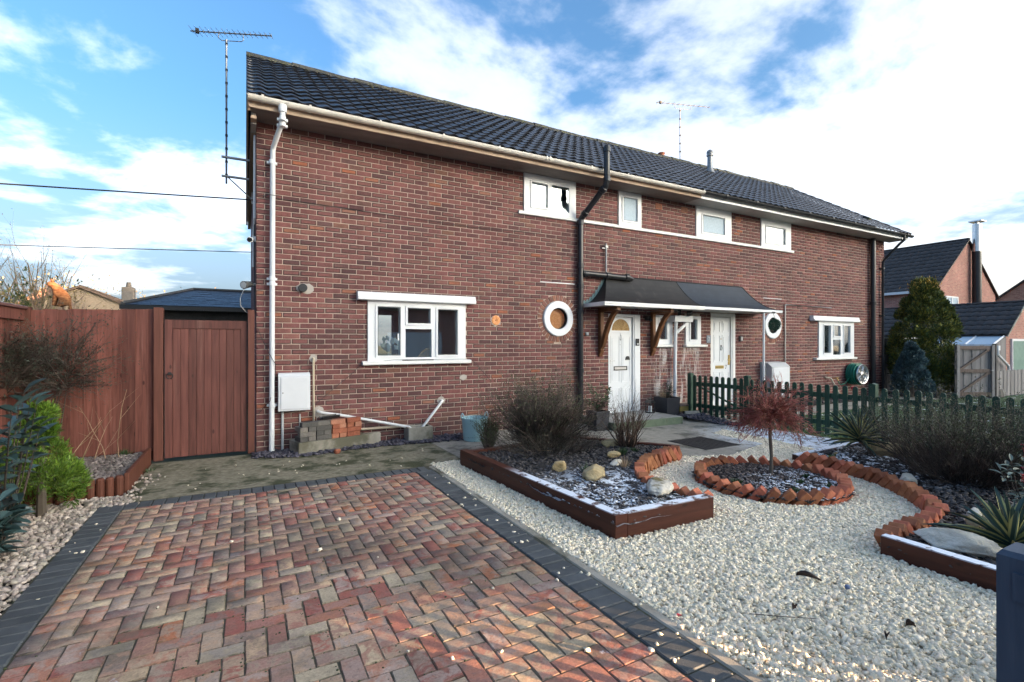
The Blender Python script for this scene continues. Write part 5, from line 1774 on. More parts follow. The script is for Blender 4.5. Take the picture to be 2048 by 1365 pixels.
m = MB(); m.box(-.065, .065, -.065, .065, 0, .02)
for a in (-.058, .058):
    for b in (-.058, .058):
        m.box(a - .007, a + .007, b - .007, b + .007, .0205, .20)
m.build('frame', BLACK_PL, LN, local=True)
m = MB(); m.prism([(-.08, .2005), (.08, .2005), (.035, .255), (-.035, .255)], 'y', -.08, .08); m.box(-.03, .03, -.03, .03, .256, .28); m.build('roof', BLACK_PL, LN, local=True)
m = MB(); m.tube([(.03 * math.cos(t), 0, .295 + .03 * math.sin(t)) for t in np.linspace(0, 2 * math.pi, 12, endpoint=False)], .004, 5, close=True); m.build('handle', BLACK_PL, LN, local=True)
m = MB(); m.lathe([(.034, .0205), (.034, .13), (.03, .135)], 12); m.build('candle', UPVC, LN, local=True)
# ------------------------------------------------------------------ left fence and gate
FL = thing('garden_fence', (-1.75, .12, 0), 'red brown close board fence between the gate and the corner post', 'fence')
x = -2.33
k = 0
bw = [.118, .122, .112, .13, .128, .13, .105, .135, .13, .12, .12]
while x < -1.19:
    w_ = min(bw[k % len(bw)] * 1.0, -1.165 - x)
    zt = 1.905 + (x + 2.33) * .035 + rng.normal(0, .003)
    mb = MB(); mb.prism([(x - .02, .114), (x + w_ - .003, .094 + rng.normal(0, .002)), (x + w_ - .003, .118), (x - .02, .121)], 'z', .13, zt)
    mb.build('fence_board', FENCE, FL)
    x += w_; k += 1
mb = MB(); mb.box(-2.33, -1.16, .125, .15, .0, .125); mb.build('gravel_board', FENCE_DK, FL)
for z in (.45, 1.6):
    mb = MB(); mb.box(-2.33, -1.16, .125, .19, z, z + .09); mb.build('rail', FENCE_DK, FL)
mb = MB(); mb.box(-2.42, -2.335, .075, .165, 0, 1.93); mb.build('post', FENCE_DK, FL)
mb = MB(); mb.box(-1.158, -1.055, .03, .13, 0, 1.962, ch=.006); mb.build('post', FENCE_DK, FL)
FS = thing('garden_fence', (-2.4, -3.5, 0), 'red brown fence with a frosty cap rail running towards the street', 'fence')
y = .06
while y > -7.2:
    mb = MB(); mb.box(-2.43, -2.415 + .004 * (int(y * 9) % 2), y - .118, y, .1, 1.855); mb.build('fence_board', FENCE, FS)
    y -= .121
mb = MB(); mb.box(-2.46, -2.345, -7.2, .07, 1.90, 1.935, ch=.004); mb.build('cap_rail', CAPRAIL, FS)
mb = MB(); mb.box(-2.413, -2.372, -7.2, .06, 1.775, 1.898); mb.build('rail', FENCE, FS)
mb = MB(); mb.box(-2.411, -2.36, -7.2, .06, .95, 1.03); mb.build('rail', FENCE_DK, FS)
for yy in (-1.75, -3.6, -5.4, -7.1):
    mb = MB(); mb.box(-2.45, -2.34, yy - .05, yy + .05, 0, 1.898); mb.build('post', FENCE_DK, FS)
GT = thing('garden_gate', (-.57, .06, 0), 'red brown boarded side gate with a black ring handle', 'gate')
xs = -1.035
nb_ = 9
mb = MB(); mb.box(-1.038, -.955, .035, .075, .03, 1.81); mb.build('stile', GATE_WOOD, GT)
mb = MB(); mb.box(-.18, -.112, .035, .075, .03, 1.81); mb.build('stile', GATE_WOOD, GT)
mb = MB(); mb.box(-.954, -.181, .033, .075, 1.70, 1.81); mb.build('top_rail', GATE_WOOD, GT)
for k in range(nb_):
    a = -.954 + k * .773 / nb_; b = a + .773 / nb_
    mb = MB(); mb.box(a + .0012, b - .0012, .044, .064, .03, 1.699, ch=.004); mb.build('gate_board', GATE_WOOD, GT)
mb = MB(); mb.tube([(-.985 + .034 * math.cos(t), .024, 1.085 + .036 * math.sin(t)) for t in np.linspace(0, 2 * math.pi, 16, endpoint=False)], .0065, 6, close=True)
mb.box(-1.0, -.97, .015, .035, 1.105, 1.135); mb.lathe([(.02, 0), (.03, .004), (.03, .008)], 10, (-.985, .03, 1.1)); mb.build('ring_handle', BLACK_MATT, GT)
GP = MB().box(-.100, -.018, -.02, .09, 0, 1.965, ch=.006).build('gate_post', FENCE_DK)
tag(GP, 'red brown gate post standing against the house corner', 'post')

# ------------------------------------------------------------------ green picket fence
def picket_shape(hh, w_=.072, t=.018):
    P = [(-w_ / 2, 0), (w_ / 2, 0), (w_ / 2, hh - w_ * .5)]
    P += [(w_ / 2 * math.cos(a), hh - w_ * .5 + w_ / 2 * math.sin(a)) for a in np.linspace(.35, math.pi - .35, 6)] + [(-w_ / 2, hh - w_ * .5)]
    return MB().prism(P, 'x', -t / 2, t / 2)          # lies in the YZ plane
pk = picket_shape(.80).mesh('picket', PICKET)
PF = thing('picket_fence', (8.05, -3.8, 0), 'dark green picket fence dividing the two front gardens', 'fence')
PX = 8.05
y = -1.80
while y > -6.95:
    if min(abs(y + 1.7), abs(y + 3.78), abs(y + 5.85)) > .06:
        inst('picket', pk, PF, Matrix.Translation((PX - .02, y, .05 + rng.normal(0, .004))) @ Matrix.Rotation(rng.normal(0, .008), 4, 'X'))
    y -= .1335
for z in (.20, .64):
    mb = MB(); mb.box(PX - .008, PX + .03, -6.95, -1.72, z, z + .075); mb.build('rail', PICKET, PF)
for yy in (-1.70, -3.78, -5.85):
    mb = MB(); mb.prism([(yy - .045, 0), (yy + .045, 0), (yy + .045, .90), (yy, .915), (yy - .045, .90)], 'x', PX - .045, PX + .045); mb.build('post', PICKET, PF)
PG = thing('picket_gate', (8.05, -1.0, 0), 'dark green picket gate with a diagonal brace in front of door seven', 'gate')
for k in range(9):
    inst('picket', pk, PG, Matrix.Translation((PX - .02, -.50 - k * .136, .055)))
for z in (.20, .64):
    mb = MB(); mb.box(PX - .008, PX + .03, -1.62, -.47, z, z + .075); mb.build('rail', PICKET, PG)
mb = MB(); mb.prism([(-1.58, .275), (-1.50, .275), (-.52, .64), (-.60, .64)], 'x', PX - .007, PX + .028); mb.build('brace', PICKET, PG)
GPT = MB().prism([(-.42, 0), (-.33, 0), (-.33, .88), (-.375, .895), (-.42, .88)], 'x', PX - .045, PX + .045).build('gate_post', PICKET)
tag(GPT, 'dark green gate post nearest the house wall', 'post')

# ------------------------------------------------------------------ blue grey front fence: post in the frame, pickets beyond it
FF = thing('front_fence', (3.0, -7.1, 0), 'blue grey painted post of the street fence in the lower right corner', 'fence')
mb = MB(); mb.box(1.80, 1.925, -7.168, -7.045, 0, .885)
mb.add([(1.80, -7.168, .885), (1.925, -7.168, .885), (1.925, -7.045, .885), (1.80, -7.045, .885), (1.81, -7.155, .90), (1.915, -7.155, .90), (1.915, -7.055, .90), (1.81, -7.055, .90)],
       [(0, 1, 5, 4), (1, 2, 6, 5), (2, 3, 7, 6), (3, 0, 4, 7), (4, 5, 6, 7)])
mb.build('post', BLUEGREY, FF)
mb = MB(); mb.box(1.793, 1.80, -7.165, -7.082, .765, .845); mb.build('latch_plate', BLUEGREY, FF)
fp = MB()
P_ = [(-.027, 0), (.027, 0), (.027, .80)] + [(.027 * math.cos(a), .80 + .027 * math.sin(a)) for a in np.linspace(.3, math.pi - .3, 6)] + [(-.027, .80)]
fp.prism(P_, 'y', -.006, .006)
fpm = fp.mesh('picket', BLUEGREY)
x = 2.02
while x < 3.3:
    inst('picket', fpm, FF, Matrix.Translation((x, -7.05, .04))); x += .128
for z in (.27, .66):
    mb = MB(); mb.box(1.926, 3.36, -7.10, -7.062, z, z + .07); mb.build('rail', BLUEGREY, FF)
for xx in (3.40,):
    mb = MB(); mb.box(xx - .05, xx + .05, -7.17, -7.105, 0, .9); mb.build('post', BLUEGREY, FF)

# ------------------------------------------------------------------ stack of bricks, lintel, block, tub
e1 = Vector((1.20, .30, 0)).normalized(); e2 = Vector((-e1.y, e1.x, 0))
O = Vector((.50, -.47, 0))
def Fr(u, v, z, rz=0.0, rx=0.0):
    p = O + e1 * u + e2 * v
    return Matrix.Translation((p.x, p.y, z)) @ Matrix.Rotation(math.atan2(e1.y, e1.x) + rz, 4, 'Z') @ Matrix.Rotation(rx, 4, 'X')
mb = MB().box(0, 1.20, 0, .11, -.02, .165, ch=.006); mb.v = [tuple(Fr(0, 0, 0) @ Vector(p)) for p in mb.v]
LNT = mb.build('concrete_lintel', PATH2.copy()); LNT.data.materials[0] = CONC
tag(LNT, 'long concrete lintel lying under the stacked bricks', 'lintel')
lb = MB().box(0, .213, 0, .10, 0, .064, ch=.004)
lbg = lb.mesh('brick', OLD_GREY); lbr = lb.mesh('brick', OLD_RED)
mb = MB().box(.0, 1.0, .115, .36, -.02, .16); mb.v = [tuple(Fr(0, 0, 0) @ Vector(p)) for p in mb.v]
tag(mb.build('concrete_block', CONC), 'plain concrete block hidden behind the lintel carrying the stack', 'block')
ORD = ['first', 'second', 'third', 'fourth', 'fifth', 'sixth']
ROWN = ['bottom row', 'second row', 'third row', 'top row']
def loose(me, u, v, z, head, label, rz=0.0, rx=0.0):
    M = Fr(u, v, z, rz + (math.pi / 2 if head else 0), rx)
    if head:
        M = M @ Matrix.Translation((0, -.10, 0))
    o = inst('loose_brick', me, None, M)
    tag(o, label, 'brick', 'loose bricks stacked on the lintel')
lay = {0: [(0, 1), (.107, 1), (.214, 0)], 1: [(0, 0), (.218, 1), (.325, 1)], 2: [(0, 1), (.107, 1), (.214, 0)], 3: [(.02, 0), (.24, 0)]}
for r_, row in lay.items():
    for k, (u, h) in enumerate(row):
        loose(lbg, u + .03 + rng.normal(0, .003), .02 + rng.normal(0, .006), .166 + r_ * .0655, h, f'grey brick laid {"end on" if h else "lengthways"}, {ROWN[r_]} of the grey stack, {ORD[k]} from the downpipe', rng.normal(0, .015))
lay = {0: [(0, 1), (.108, 1), (.216, 1), (.324, 1)], 1: [(0, 0), (.218, 0)], 2: [(0, 1), (.11, 1), (.225, 1), (.333, 1)], 3: [(-.03, 0), (.215, 0)]}
for r_, row in lay.items():
    for k, (u, h) in enumerate(row):
        loose(lbr, u + .47 + rng.normal(0, .004), .02 + rng.normal(0, .008), .166 + r_ * .0658, h, f'red brick laid {"end on" if h else "lengthways"}, {ROWN[r_]} of the red stack, {ORD[k]} from the grey bricks', rng.normal(0, .03), -.03 if r_ == 3 else 0)
mb = MB()
P_ = [(.055 * math.cos(t), .055 * math.sin(t)) for t in np.linspace(math.pi, 2 * math.pi, 10)] + [(.048 * math.cos(t), .048 * math.sin(t)) for t in np.linspace(2 * math.pi, math.pi, 10)]
mb.prism([(a, b + .055) for a, b in P_], 'x', -.13, .13)
o = mb.build('gutter_offcut', BLACK_PL); o.matrix_basis = Fr(.46, .10, .435, .1) ; tag(o, 'short black gutter offcut on top of the red bricks', 'offcut')
mb = MB(); mb.holed((2.06, 2.45, .0, .215), [], -.28, -.03)
mb = MB(); mb.box(2.06, 2.45, -.29, -.255, -.02, .215, ch=.006); mb.box(2.06, 2.45, -.065, -.03, -.02, .215, ch=.006); mb.box(2.062, 2.10, -.254, -.066, -.02, .213); mb.box(2.41, 2.448, -.254, -.066, -.02, .213); mb.box(2.10, 2.41, -.254, -.066, -.02, .10)
tag(mb.build('drain_block', CONC), 'square concrete gully block where two white pipes end', 'gully')
TB = thing('garden_tub', (3.02, -.60, 0), 'pale blue flexible tub standing beside the twiggy bush', 'tub')
m = MB(); m.lathe([(.165, 0), (.178, .02), (.20, .33), (.207, .34), (.207, .352), (.194, .352), (.17, .05), (.02, .045)], 28); m.build('tub_body', TUB, TB, smooth=True, local=True)
for s in (-1, 1):
    m = MB(); m.tube([(s * .198, -.06, .345), (s * .205, -.045, .40), (s * .207, 0, .425), (s * .205, .045, .40), (s * .198, .06, .345)], .010, 6); m.build('handle', TUB, TB, smooth=True, local=True)
segs = []
for k in range(26):
    a = rng.uniform(0, 2 * math.pi); p = np.array([rng.uniform(-.1, .1), rng.uniform(-.1, .1), .12]); q = p + np.array([math.cos(a) * .1, math.sin(a) * .1, .22 + rng.uniform(0, .06)])
    segs.append((p + np.array([3.02, -.6, 0]), q + np.array([3.02, -.6, 0]), .004, .002))
o = segs_obj('cuttings', segs, TWIG_DK, None); tag(o, 'dark twig cuttings piled in the pale blue tub', 'cuttings')
# loose red brick bat on the chippings and litter on the gravel
M = Matrix.Translation((.95, -.62, .02)) @ Matrix.Rotation(.4, 4, 'Z')
hb = MB().box(0, .08, 0, .06, -.02, .04, ch=.012).mesh('brick_bat', OLD_RED)
tag(inst('brick_bat', hb, None, M), 'broken piece of red brick on the slate below the lintel', 'brick piece')
def leaf(c, ln, wd, m, label, rz, curl=.02, nm='fallen_leaf', cat='leaf'):
    n = 6; vs = []
    for k in range(n + 1):
        t = k / n; w_ = wd * math.sin(math.pi * min(1, t * .95 + .04)) ** .8
        for s in (-1, 0, 1):
            vs.append((t * ln - ln / 2, s * w_ / 2 + .004 * math.sin(9 * t), curl * abs(s) * (1 + .5 * math.sin(5 * t)) + curl * .6 * math.sin(3 * t)))
    fs = []
    for k in range(n):
        for s in (0, 1):
            fs.append((k * 3 + s, k * 3 + s + 1, k * 3 + s + 4, k * 3 + s + 3))
    o = MB().add(vs, fs).build(nm, m); o.location = c; o.rotation_euler = (0, .1, rz)
    return tag(o, label, cat)
leaf((2.99, -5.80, .018), .14, .035, DARKLEAF, 'long curled dark dead leaf in the middle of the gravel', -.9)
leaf((2.92, -6.37, .018), .055, .024, DARKLEAF, 'brown dead leaf on the gravel nearest the blue grey post', -.5)
leaf((2.70, -6.36, .018), .06, .02, DARKLEAF, 'black dead leaf on the gravel near the street end', .4)
leaf((2.55, -5.98, .018), .05, .02, DARKLEAF, 'small brown dead leaf left of the long curled leaf', .2)
leaf((1.94, -5.72, .02), .035, .03, REDLEAF, 'small bright red leaf on the gravel by the kerb', .3, .006)
o = MB().lathe([(.001, -.016), (.011, -.012), (.016, 0), (.011, .012), (.001, .016)], 12).build('blue_pebble', MARBLE, smooth=True); o.location = (3.08, -5.98, .022); tag(o, 'round blue grey pebble standing out in the gravel', 'pebble')
o = segs_obj('twig', [(np.array([2.3, -5.88, .015]), np.array([2.44, -6.0, .02]), .003, .003), (np.array([2.44, -6.0, .02]), np.array([2.58, -6.08, .012]), .003, .002)], TWIG_DK, None); tag(o, 'thin dark twig lying across the near gravel', 'twig')
o = tag(segs_obj('twig', [(np.array([3.0, -2.0 - .5, .2]), np.array([3.1, -2.7, .22]), .003, .002)], TWIG_TAN, None), 'pale twig fallen on the soil under the twiggy bush', 'twig')

# ------------------------------------------------------------------ left bed edging
LE = thing('log_roll', (-1.6, -1.42, 0), 'row of upright half log edging in front of the pebble bed', 'edging')
lg = MB().lathe([(.034, -.04), (.036, .16), (.026, .175)], 10).mesh('log', LOG)
for k in range(13):
    inst('log', lg, LE, Matrix.Translation((-1.245 - k * .072, -1.40 - .10 * min(1, k / 6), rng.normal(0, .004))))
o = MB().box(-1.215, -1.175, -1.36, .02, -.03, .185, ch=.005).build('edging_board', LOG); tag(o, 'red brown timber board edging the pebble bed beside the path', 'edging')

# ------------------------------------------------------------------ meter boxes, cameras, wall cables, hose reel, topiary ball
MB8 = thing('meter_box', (.475, -.1, .82), 'white electricity meter box on the wall by the downpipe', 'meter box')
mb = MB(); mb.prism([(.0, .562), (-.145, .562), (-.155, .572), (-.155, 1.045), (-.11, 1.085), (.0, 1.092)], 'x', .272, .678); mb.build('body', METERW, MB8)
mb = MB(); mb.box(.300, .650, -.166, -.156, .59, 1.03, ch=.004); mb.build('door', METERW, MB8)
mb = MB(); mb.tube([(.325, -.169, .82), (.325, -.16, .82)], .010, 10); mb.build('lock', GREY_METAL, MB8)
MB7 = thing('meter_box', (11.1, -.15, .7), 'grey gas meter box at the foot of the right hand wall', 'meter box')
mb = MB(); mb.prism([(-.004, .2), (-.30, .2), (-.31, .22), (-.31, .95), (-.20, 1.04), (-.004, 1.06)], 'x', 10.86, 11.56); mb.build('body', METERG, MB7)
mb = MB(); mb.box(10.90, 11.52, -.322, -.311, .25, .93, ch=.004); mb.build('door', METERW, MB7)
HR = thing('hose_reel', (15.15, -.25, .66), 'green hose coiled on a silver car wheel fixed to the wall', 'hose reel')
ax = lambda pts: pts
HC = Vector((14.80, -.25, .66)); hd = Vector((-.06, -1.0, 0)).normalized()
hq = Vector((0, 0, 1)).rotation_difference(hd).to_matrix().to_4x4()
HM = Matrix.Translation(HC) @ hq @ Matrix.Scale(1.12, 4)
def put(mb): mb.v = [tuple(HM @ Vector(p)) for p in mb.v]; return mb
m = MB()
for k in range(7):
    for j in range(2 if k % 2 else 3):
        rr = .215 + .02 * j
        m.tube([(rr * math.cos(t), rr * math.sin(t), -.16 + k * .028) for t in np.linspace(0, 2 * math.pi, 30, endpoint=False)], .0145, 7, close=True)
put(m).build('hose_coil', HOSE, HR, smooth=True)
m = MB(); m.lathe([(.19, -.20), (.19, .05), (.235, .06), (.245, .075), (.235, .09), (.215, .08), (.205, .03), (.18, .025)], 36)
put(m).build('rim', STEEL, HR, smooth=True)
for k in range(5):
    for o_ in (-.13, .13):
        a = 2 * math.pi * k / 5 + o_
        m = MB(); m.tube([(.045 * math.cos(a), .045 * math.sin(a), .062), (.21 * math.cos(a + o_ * .25), .21 * math.sin(a + o_ * .25), .06)], [.016, .012], 6); put(m).build('spoke', STEEL, HR)
m = MB(); m.lathe([(.06, .03), (.06, .075), (.03, .085)], 16); put(m).build('hub', STEEL, HR, smooth=True)
m = MB(); m.tube([(14.85, -.15, .78), (14.62, -.12, .60), (14.40, -.10, .42), (14.18, -.10, .38), (14.06, -.11, .44), (14.02, -.12, .50)], .012, 7); m.build('hose_tail', HOSE, HR, smooth=True)
TBL = thing('topiary_ball', (10.40, -.68, 1.93), 'green topiary ball hanging from the porch corner', 'topiary ball')
n = 2600
D = unit(rng.normal(size=(n, 3))); C_ = np.array([10.40, -.68, 1.93]) + D * rng.uniform(.085, .125, (n, 1))
U = unit(np.cross(D, rng.normal(size=(n, 3))))
DD = unit(D + U * rng.normal(0, .7, (n, 1)))
V, F = leaf_mesh(C_, DD, unit(np.cross(DD, D)), rng.uniform(.015, .03, n), rng.uniform(.008, .014, n))
obj_np('foliage', V, F, leafm('topiary leaf', (.015, .055, .035), (.03, .10, .06)), TBL)
m = MB(); m.tube([(10.40, -.68, 2.04), (10.41, -.66, 2.13), (10.43, -.63, 2.215)], .005, 5); m.box(10.37, 10.47, -.655, -.62, 2.19, 2.225); m.build('hanger', BLACK_MATT, TBL)
C1 = thing('security_camera', (-.05, .1, 3.0), 'small white security camera with a black lens on the gable', 'camera')
m = MB(); m.tube([(-.05, .16, 2.96), (-.075, .02, 2.93)], [.033, .04], 14); m.box(-.04, .0, .13, .18, 2.93, 3.0); m.build('body', UPVC, C1, smooth=True)
m = MB(); m.tube([(-.0755, .0195, 2.93), (-.078, .004, 2.925)], .030, 14); m.build('lens', BLACK_PL, C1)
C2 = thing('floodlight', (-.08, .1, 2.3), 'silver floodlight camera below the white camera on the gable', 'camera')
m = MB(); m.tube([(-.06, .12, 2.33), (-.15, .0, 2.30)], [.04, .055], 14); m.build('body', GREY_METAL, C2, smooth=True)
m = MB(); m.tube([(-.151, -.001, 2.2995), (-.155, -.006, 2.298)], .042, 14); m.build('lens', METERG, C2)
m = MB(); m.box(-.06, .0, .10, .16, 2.31, 2.345); m.tube([(-.14, .02, 2.26), (-.19, .0, 2.12), (-.19, .0, 2.02), (-.12, .03, 1.93), (-.06, .03, 1.92)], .006, 5); m.build('bracket', GREY_METAL, C2)
def cable(name, pts, r, m, label, cat='cable'):
    mb = MB(); mb.tube(pts, r, 6); return tag(mb.build(name, m), label, cat)
cable('cable', [(-.012, .2, 4.38), (-.014, .16, 3.0), (-.014, .12, 2.4), (-.014, .03, 1.9)], .009, WIRE, 'black cable running down the gable edge past the cameras')
cable('conduit', [(-.015, .09, 4.4), (-.018, .10, 3.6), (-.018, .10, 3.25), (-.03, .3, 3.05), (-.03, .34, 2.6)], .016, UPVC, 'white conduit running down the upper gable edge')
P_ = [(-.004 + .2 * k / 6, -.012 - (.11 if .1 < .2 * k / 6 < .25 else 0), 3.55 + .0 * k) for k in range(3)]
cable('string_lights', [(0, -.008, 3.553), (.12, -.01, 3.548), (.15, -.125, 3.545), (.24, -.125, 3.54), (.27, -.01, 3.535), (1.0, -.008, 3.52), (2.0, -.008, 3.495), (3.2, -.008, 3.47), (4.6, -.008, 3.50)], .004, WIRE, 'thin dark cable strung across the upper brickwork')
cable('string_lights', [(.02, -.008, 1.72), (.08, -.05, 1.55), (.16, -.125, 1.36), (.235, -.125, 1.22), (.24, -.05, 1.0), (.17, -.125, .72), (.04, -.01, .55), (-.02, -.01, .52)], .004, WIRE, 'thin cable twisting round the lower white downpipe')
cable('string_lights', [(.735, -.012, .60), (1.0, -.012, .83), (1.25, -.012, 1.03), (1.42, -.03, 1.20), (1.9, -.06, 1.252), (2.6, -.06, 1.248), (3.2, -.06, 1.245), (3.35, -.012, 1.12), (3.6, -.010, .85)], .0035, WIRE, 'thin cable with lights draped along the kitchen window sill')
pts = [(5.62 + .10 * k, -.57 + .03 * math.sin(k * 1.7), 2.155 + .02 * math.sin(k * 1.1) - .035 * math.sin(math.pi * (k % 8) / 8)) for k in range(24)]
cable('string_lights', pts, .004, WIRE, 'tangled dark string lights under the porch canopy edge')
o = MB().box(7.10, 7.20, -.12, -.02, 1.98, 2.06, ch=.01).tube([(7.15, -.12, 2.0), (7.15, -.17, 1.98)], .03, 10).build('porch_light', BLACK_MATT); tag(o, 'black porch lamp beneath the canopy right of the door', 'lamp')
o = MB().box(5.60, 5.66, -.05, -.004, 1.66, 1.72, ch=.005).tube([(5.63, -.05, 1.68), (5.60, -.08, 1.66)], .012, 8).build('wall_sensor', METERG); tag(o, 'small grey sensor on the brickwork left of the porch', 'sensor')
# ------------------------------------------------------------------ aerials
def aerial(loc_base, top, ends, label, mast_b, nels=16, size=1.0, brackets=True):
    t = thing('tv_aerial', loc_base, label, 'aerial')
    m = MB(); m.tube([mast_b, top], .017 * size, 8); m.build('mast', GREY_METAL, t)
    A, B = Vector(ends[0]), Vector(ends[1])
    m = MB(); m.tube([A, B], .012 * size, 6)
    c = Vector(top); d = (B - A).normalized()
    p, q = A.lerp(B, .34), A.lerp(B, .645)
    m.tube([p, p + Vector((0, 0, -.10)), p + d * .06 + Vector((0, 0, -.145)), q - d * .04 + Vector((0, 0, -.145)), q + Vector((0, 0, -.12)), q], .008 * size, 6)
    m.build('boom', GREY_METAL, t)
    s = d.cross(Vector((0, 0, 1))).normalized()
    m = MB()
    for k in range(nels):
        f = .03 + .96 * k / (nels - 1); c_ = A.lerp(B, f); L_ = (.17 - .07 * f) * size
        m.tube([c_ - s * L_ + Vector((0, 0, .0)), c_ + s * L_], .005 * size, 4)
        m.tube([c_ + Vector((0, 0, -.035)), c_ + Vector((0, 0, .045))], .005 * size, 4)
    m.build('elements', GREY_METAL, t)
    m = MB(); m.box(-.03, .03, -.03, .03, -.03, .05); cc = A.lerp(B, .08); m.v = [tuple(Vector(v) + cc) for v in m.v]; m.build('balun', BLACK_MATT, t)
    ct = MB().box(-.02, .024, -.024, .02, 0, .035).mesh('cable_tie', BLACK_MATT)
    for k in range(11):
        inst('cable_tie', ct, t, Matrix.Translation((top[0], top[1], mast_b[2] + (top[2] - mast_b[2]) * (k + .6) / 11)))
    return t
A1 = aerial((-.02, 3.1, 4.7), (-.44, 3.1, 7.24), ((-1.03, 3.38, 7.38), (.32, 2.82, 7.38)), 'television aerial on a mast fixed to the left gable', (-.44, 3.1, 4.52))
for z in (5.02, 4.66):
    m = MB(); m.box(-.52, .0, 3.07, 3.13, z - .015, z + .015); m.build('wall_bracket', GREY_METAL, A1)
m = MB(); m.tube([(-.42, 3.1, 4.65), (-.01, 3.1, 4.28)], .012, 6); m.box(-.02, .0, 3.07, 3.13, 4.2, 4.7); m.build('stay', STEEL, A1)
aerial((12.49, 4.0, 6.4), (12.49, 4.0, 9.28), ((11.72, 4.3, 9.42), (13.55, 3.7, 9.42)), 'thin television aerial rising behind the ridge', (12.49, 4.0, 6.3), 11, .8)
cable('overhead_cable', [(-26 + 26 * k / 20, 3.0 + 3 * (20 - k) / 20, 4.25 + (.0008 * (k - 20) * 26) - .03 * (20 - k) + .0011 * (20 - k) ** 2) for k in range(21)], .013, WIRE, 'dark overhead cable reaching the upper gable')
cable('overhead_cable', [(-26 + 26 * k / 20, 3.0 + 3 * (20 - k) / 20, 3.25 + (.0008 * (k - 20) * 26) - .03 * (20 - k) + .0011 * (20 - k) ** 2) for k in range(21)], .008, MATS['grey twig'], 'thin pale overhead cable reaching the lower gable')

# ------------------------------------------------------------------ wicker chairs and ornament inside the kitchen window
def wicker(x, y, label):
    t = thing('wicker_chair', (x, y, .02), label, 'chair')
    m = MB()
    for k in range(27):
        a = math.pi * k / 26
        m.tube([(.10 * math.cos(a), .0, .85 + .05 * math.sin(a)), (.235 * math.cos(a), .03, .97 + .42 * math.sin(a))], .006, 5)
    m.tube([(.235 * math.cos(a), .03, .97 + .42 * math.sin(a)) for a in np.linspace(0, math.pi, 16)], .014, 6)
    m.build('backrest', WICKER, t, local=True)
    m = MB(); m.lathe([(.23, .40), (.24, .44), (.2, .46)], 18, (0, .24, 0)); m.build('seat', WICKER, t, local=True)
    for a, b in ((-.18, .08), (.18, .08), (-.16, .42), (.16, .42)):
        m = MB(); m.tube([(a, b, 0), (a * .9, b, .41)], .016, 6); m.build('leg', WICKER, t, local=True)
wicker(2.62, .42, 'wicker chair with a fan back behind the middle pane')
wicker(3.25, .42, 'wicker chair partly seen in the right hand kitchen pane')
t = thing('ornament', (1.98, .25, 1.26), 'white paper butterfly ornament inside the left kitchen pane', 'ornament')
m = MB()
for k in range(14):
    a = rng.uniform(0, 6.28); p = Vector((1.90 + rng.uniform(-.10, .13), .22 + rng.uniform(-.05, .05), 1.50 + rng.uniform(-.10, .10)))
    d = Vector((math.cos(a), .3, math.sin(a))) * .06; u = Vector((-math.sin(a), .2, math.cos(a))) * .035
    m.add([p - d, p + u, p + d, p - u], [(0, 1, 2, 3)])
m.build('paper_wings', UPVC, t)
m = MB()
for k in range(5):
    m.tube([(1.90 + .03 * k, .22, 1.27), (1.93 + .012 * k, .22, 1.55)], .003, 4)
m.build('stalks', WICKER, t)
m = MB()
for k in range(9):
    m.box(1.70 + k * .042, 1.735 + k * .042, .16, .2, 1.262, 1.32)
m.box(1.69, 2.09, .155, .205, 1.255, 1.2615)
m.build('slatted_tray', WICKER, t)

# ------------------------------------------------------------------ cat on the fence
CT = thing('cat', (-2.08, .10, 1.94), 'ginger tabby cat sitting up on the fence looking left', 'cat')
def skin(name, verts, edges, radii, m, parent, root=0, sub=2):
    me = bpy.data.meshes.new(name)
    me.from_pydata(verts, edges, [])
    me.materials.append(m)
    o = link(bpy.data.objects.new(name, me), parent)
    md = o.modifiers.new('Skin', 'SKIN')
    md.use_smooth_shade = True
    me.skin_vertices.new() if not me.skin_vertices else None
    for i, r_ in enumerate(radii):
        sv = me.skin_vertices[0].data[i]; sv.radius = (r_, r_) if not isinstance(r_, tuple) else r_; sv.use_root = (i == root)
    s_ = o.modifiers.new('Sub', 'SUBSURF'); s_.levels = sub; s_.render_levels = sub
    return o
V_ = [(.055, 0, .075), (.045, 0, .13), (.010, 0, .185), (-.030, 0, .225), (-.058, 0, .262), (-.085, 0, .268), (-.110, 0, .255),      # rump, belly, chest, neck, head, face, muzzle
      (-.030, .028, .13), (-.042, .030, .06), (-.048, .030, .008), (-.030, -.028, .13), (-.042, -.030, .06), (-.048, -.030, .008),
      (.050, .05, .055), (.015, .055, .022), (-.012, .055, .008), (.050, -.05, .055), (.015, -.055, .022), (-.012, -.055, .008),
      (.088, .02, .03), (.095, .04, -.03), (.090, .045, -.10), (.080, .045, -.15)]
E_ = [(0, 1), (1, 2), (2, 3), (3, 4), (4, 5), (5, 6), (2, 7), (7, 8), (8, 9), (2, 10), (10, 11), (11, 12), (0, 13), (13, 14), (14, 15), (0, 16), (16, 17), (17, 18), (0, 19), (19, 20), (20, 21), (21, 22)]
Rr = [.066, .070, .060, .043, .046, .040, .021, .024, .019, .016, .024, .019, .016, .042, .022, .017, .042, .022, .017, .020, .016, .013, .010]
skin('body', V_, E_, Rr, CAT, CT)
for s in (-1, 1):
    m = MB(); m.add([(-.050, s * .040, .292), (-.078, s * .022, .300), (-.050, s * .010, .305), (-.066, s * .034, .335)], [(0, 1, 3), (1, 2, 3), (2, 0, 3), (0, 2, 1)]); m.build('ear', CAT, CT, local=True)
    m = MB(); m.lathe([(.001, -.005), (.005, 0), (.001, .005)], 8, (-.105, s * .020, .275)); m.build('eye', BLACK_PL, CT, local=True)
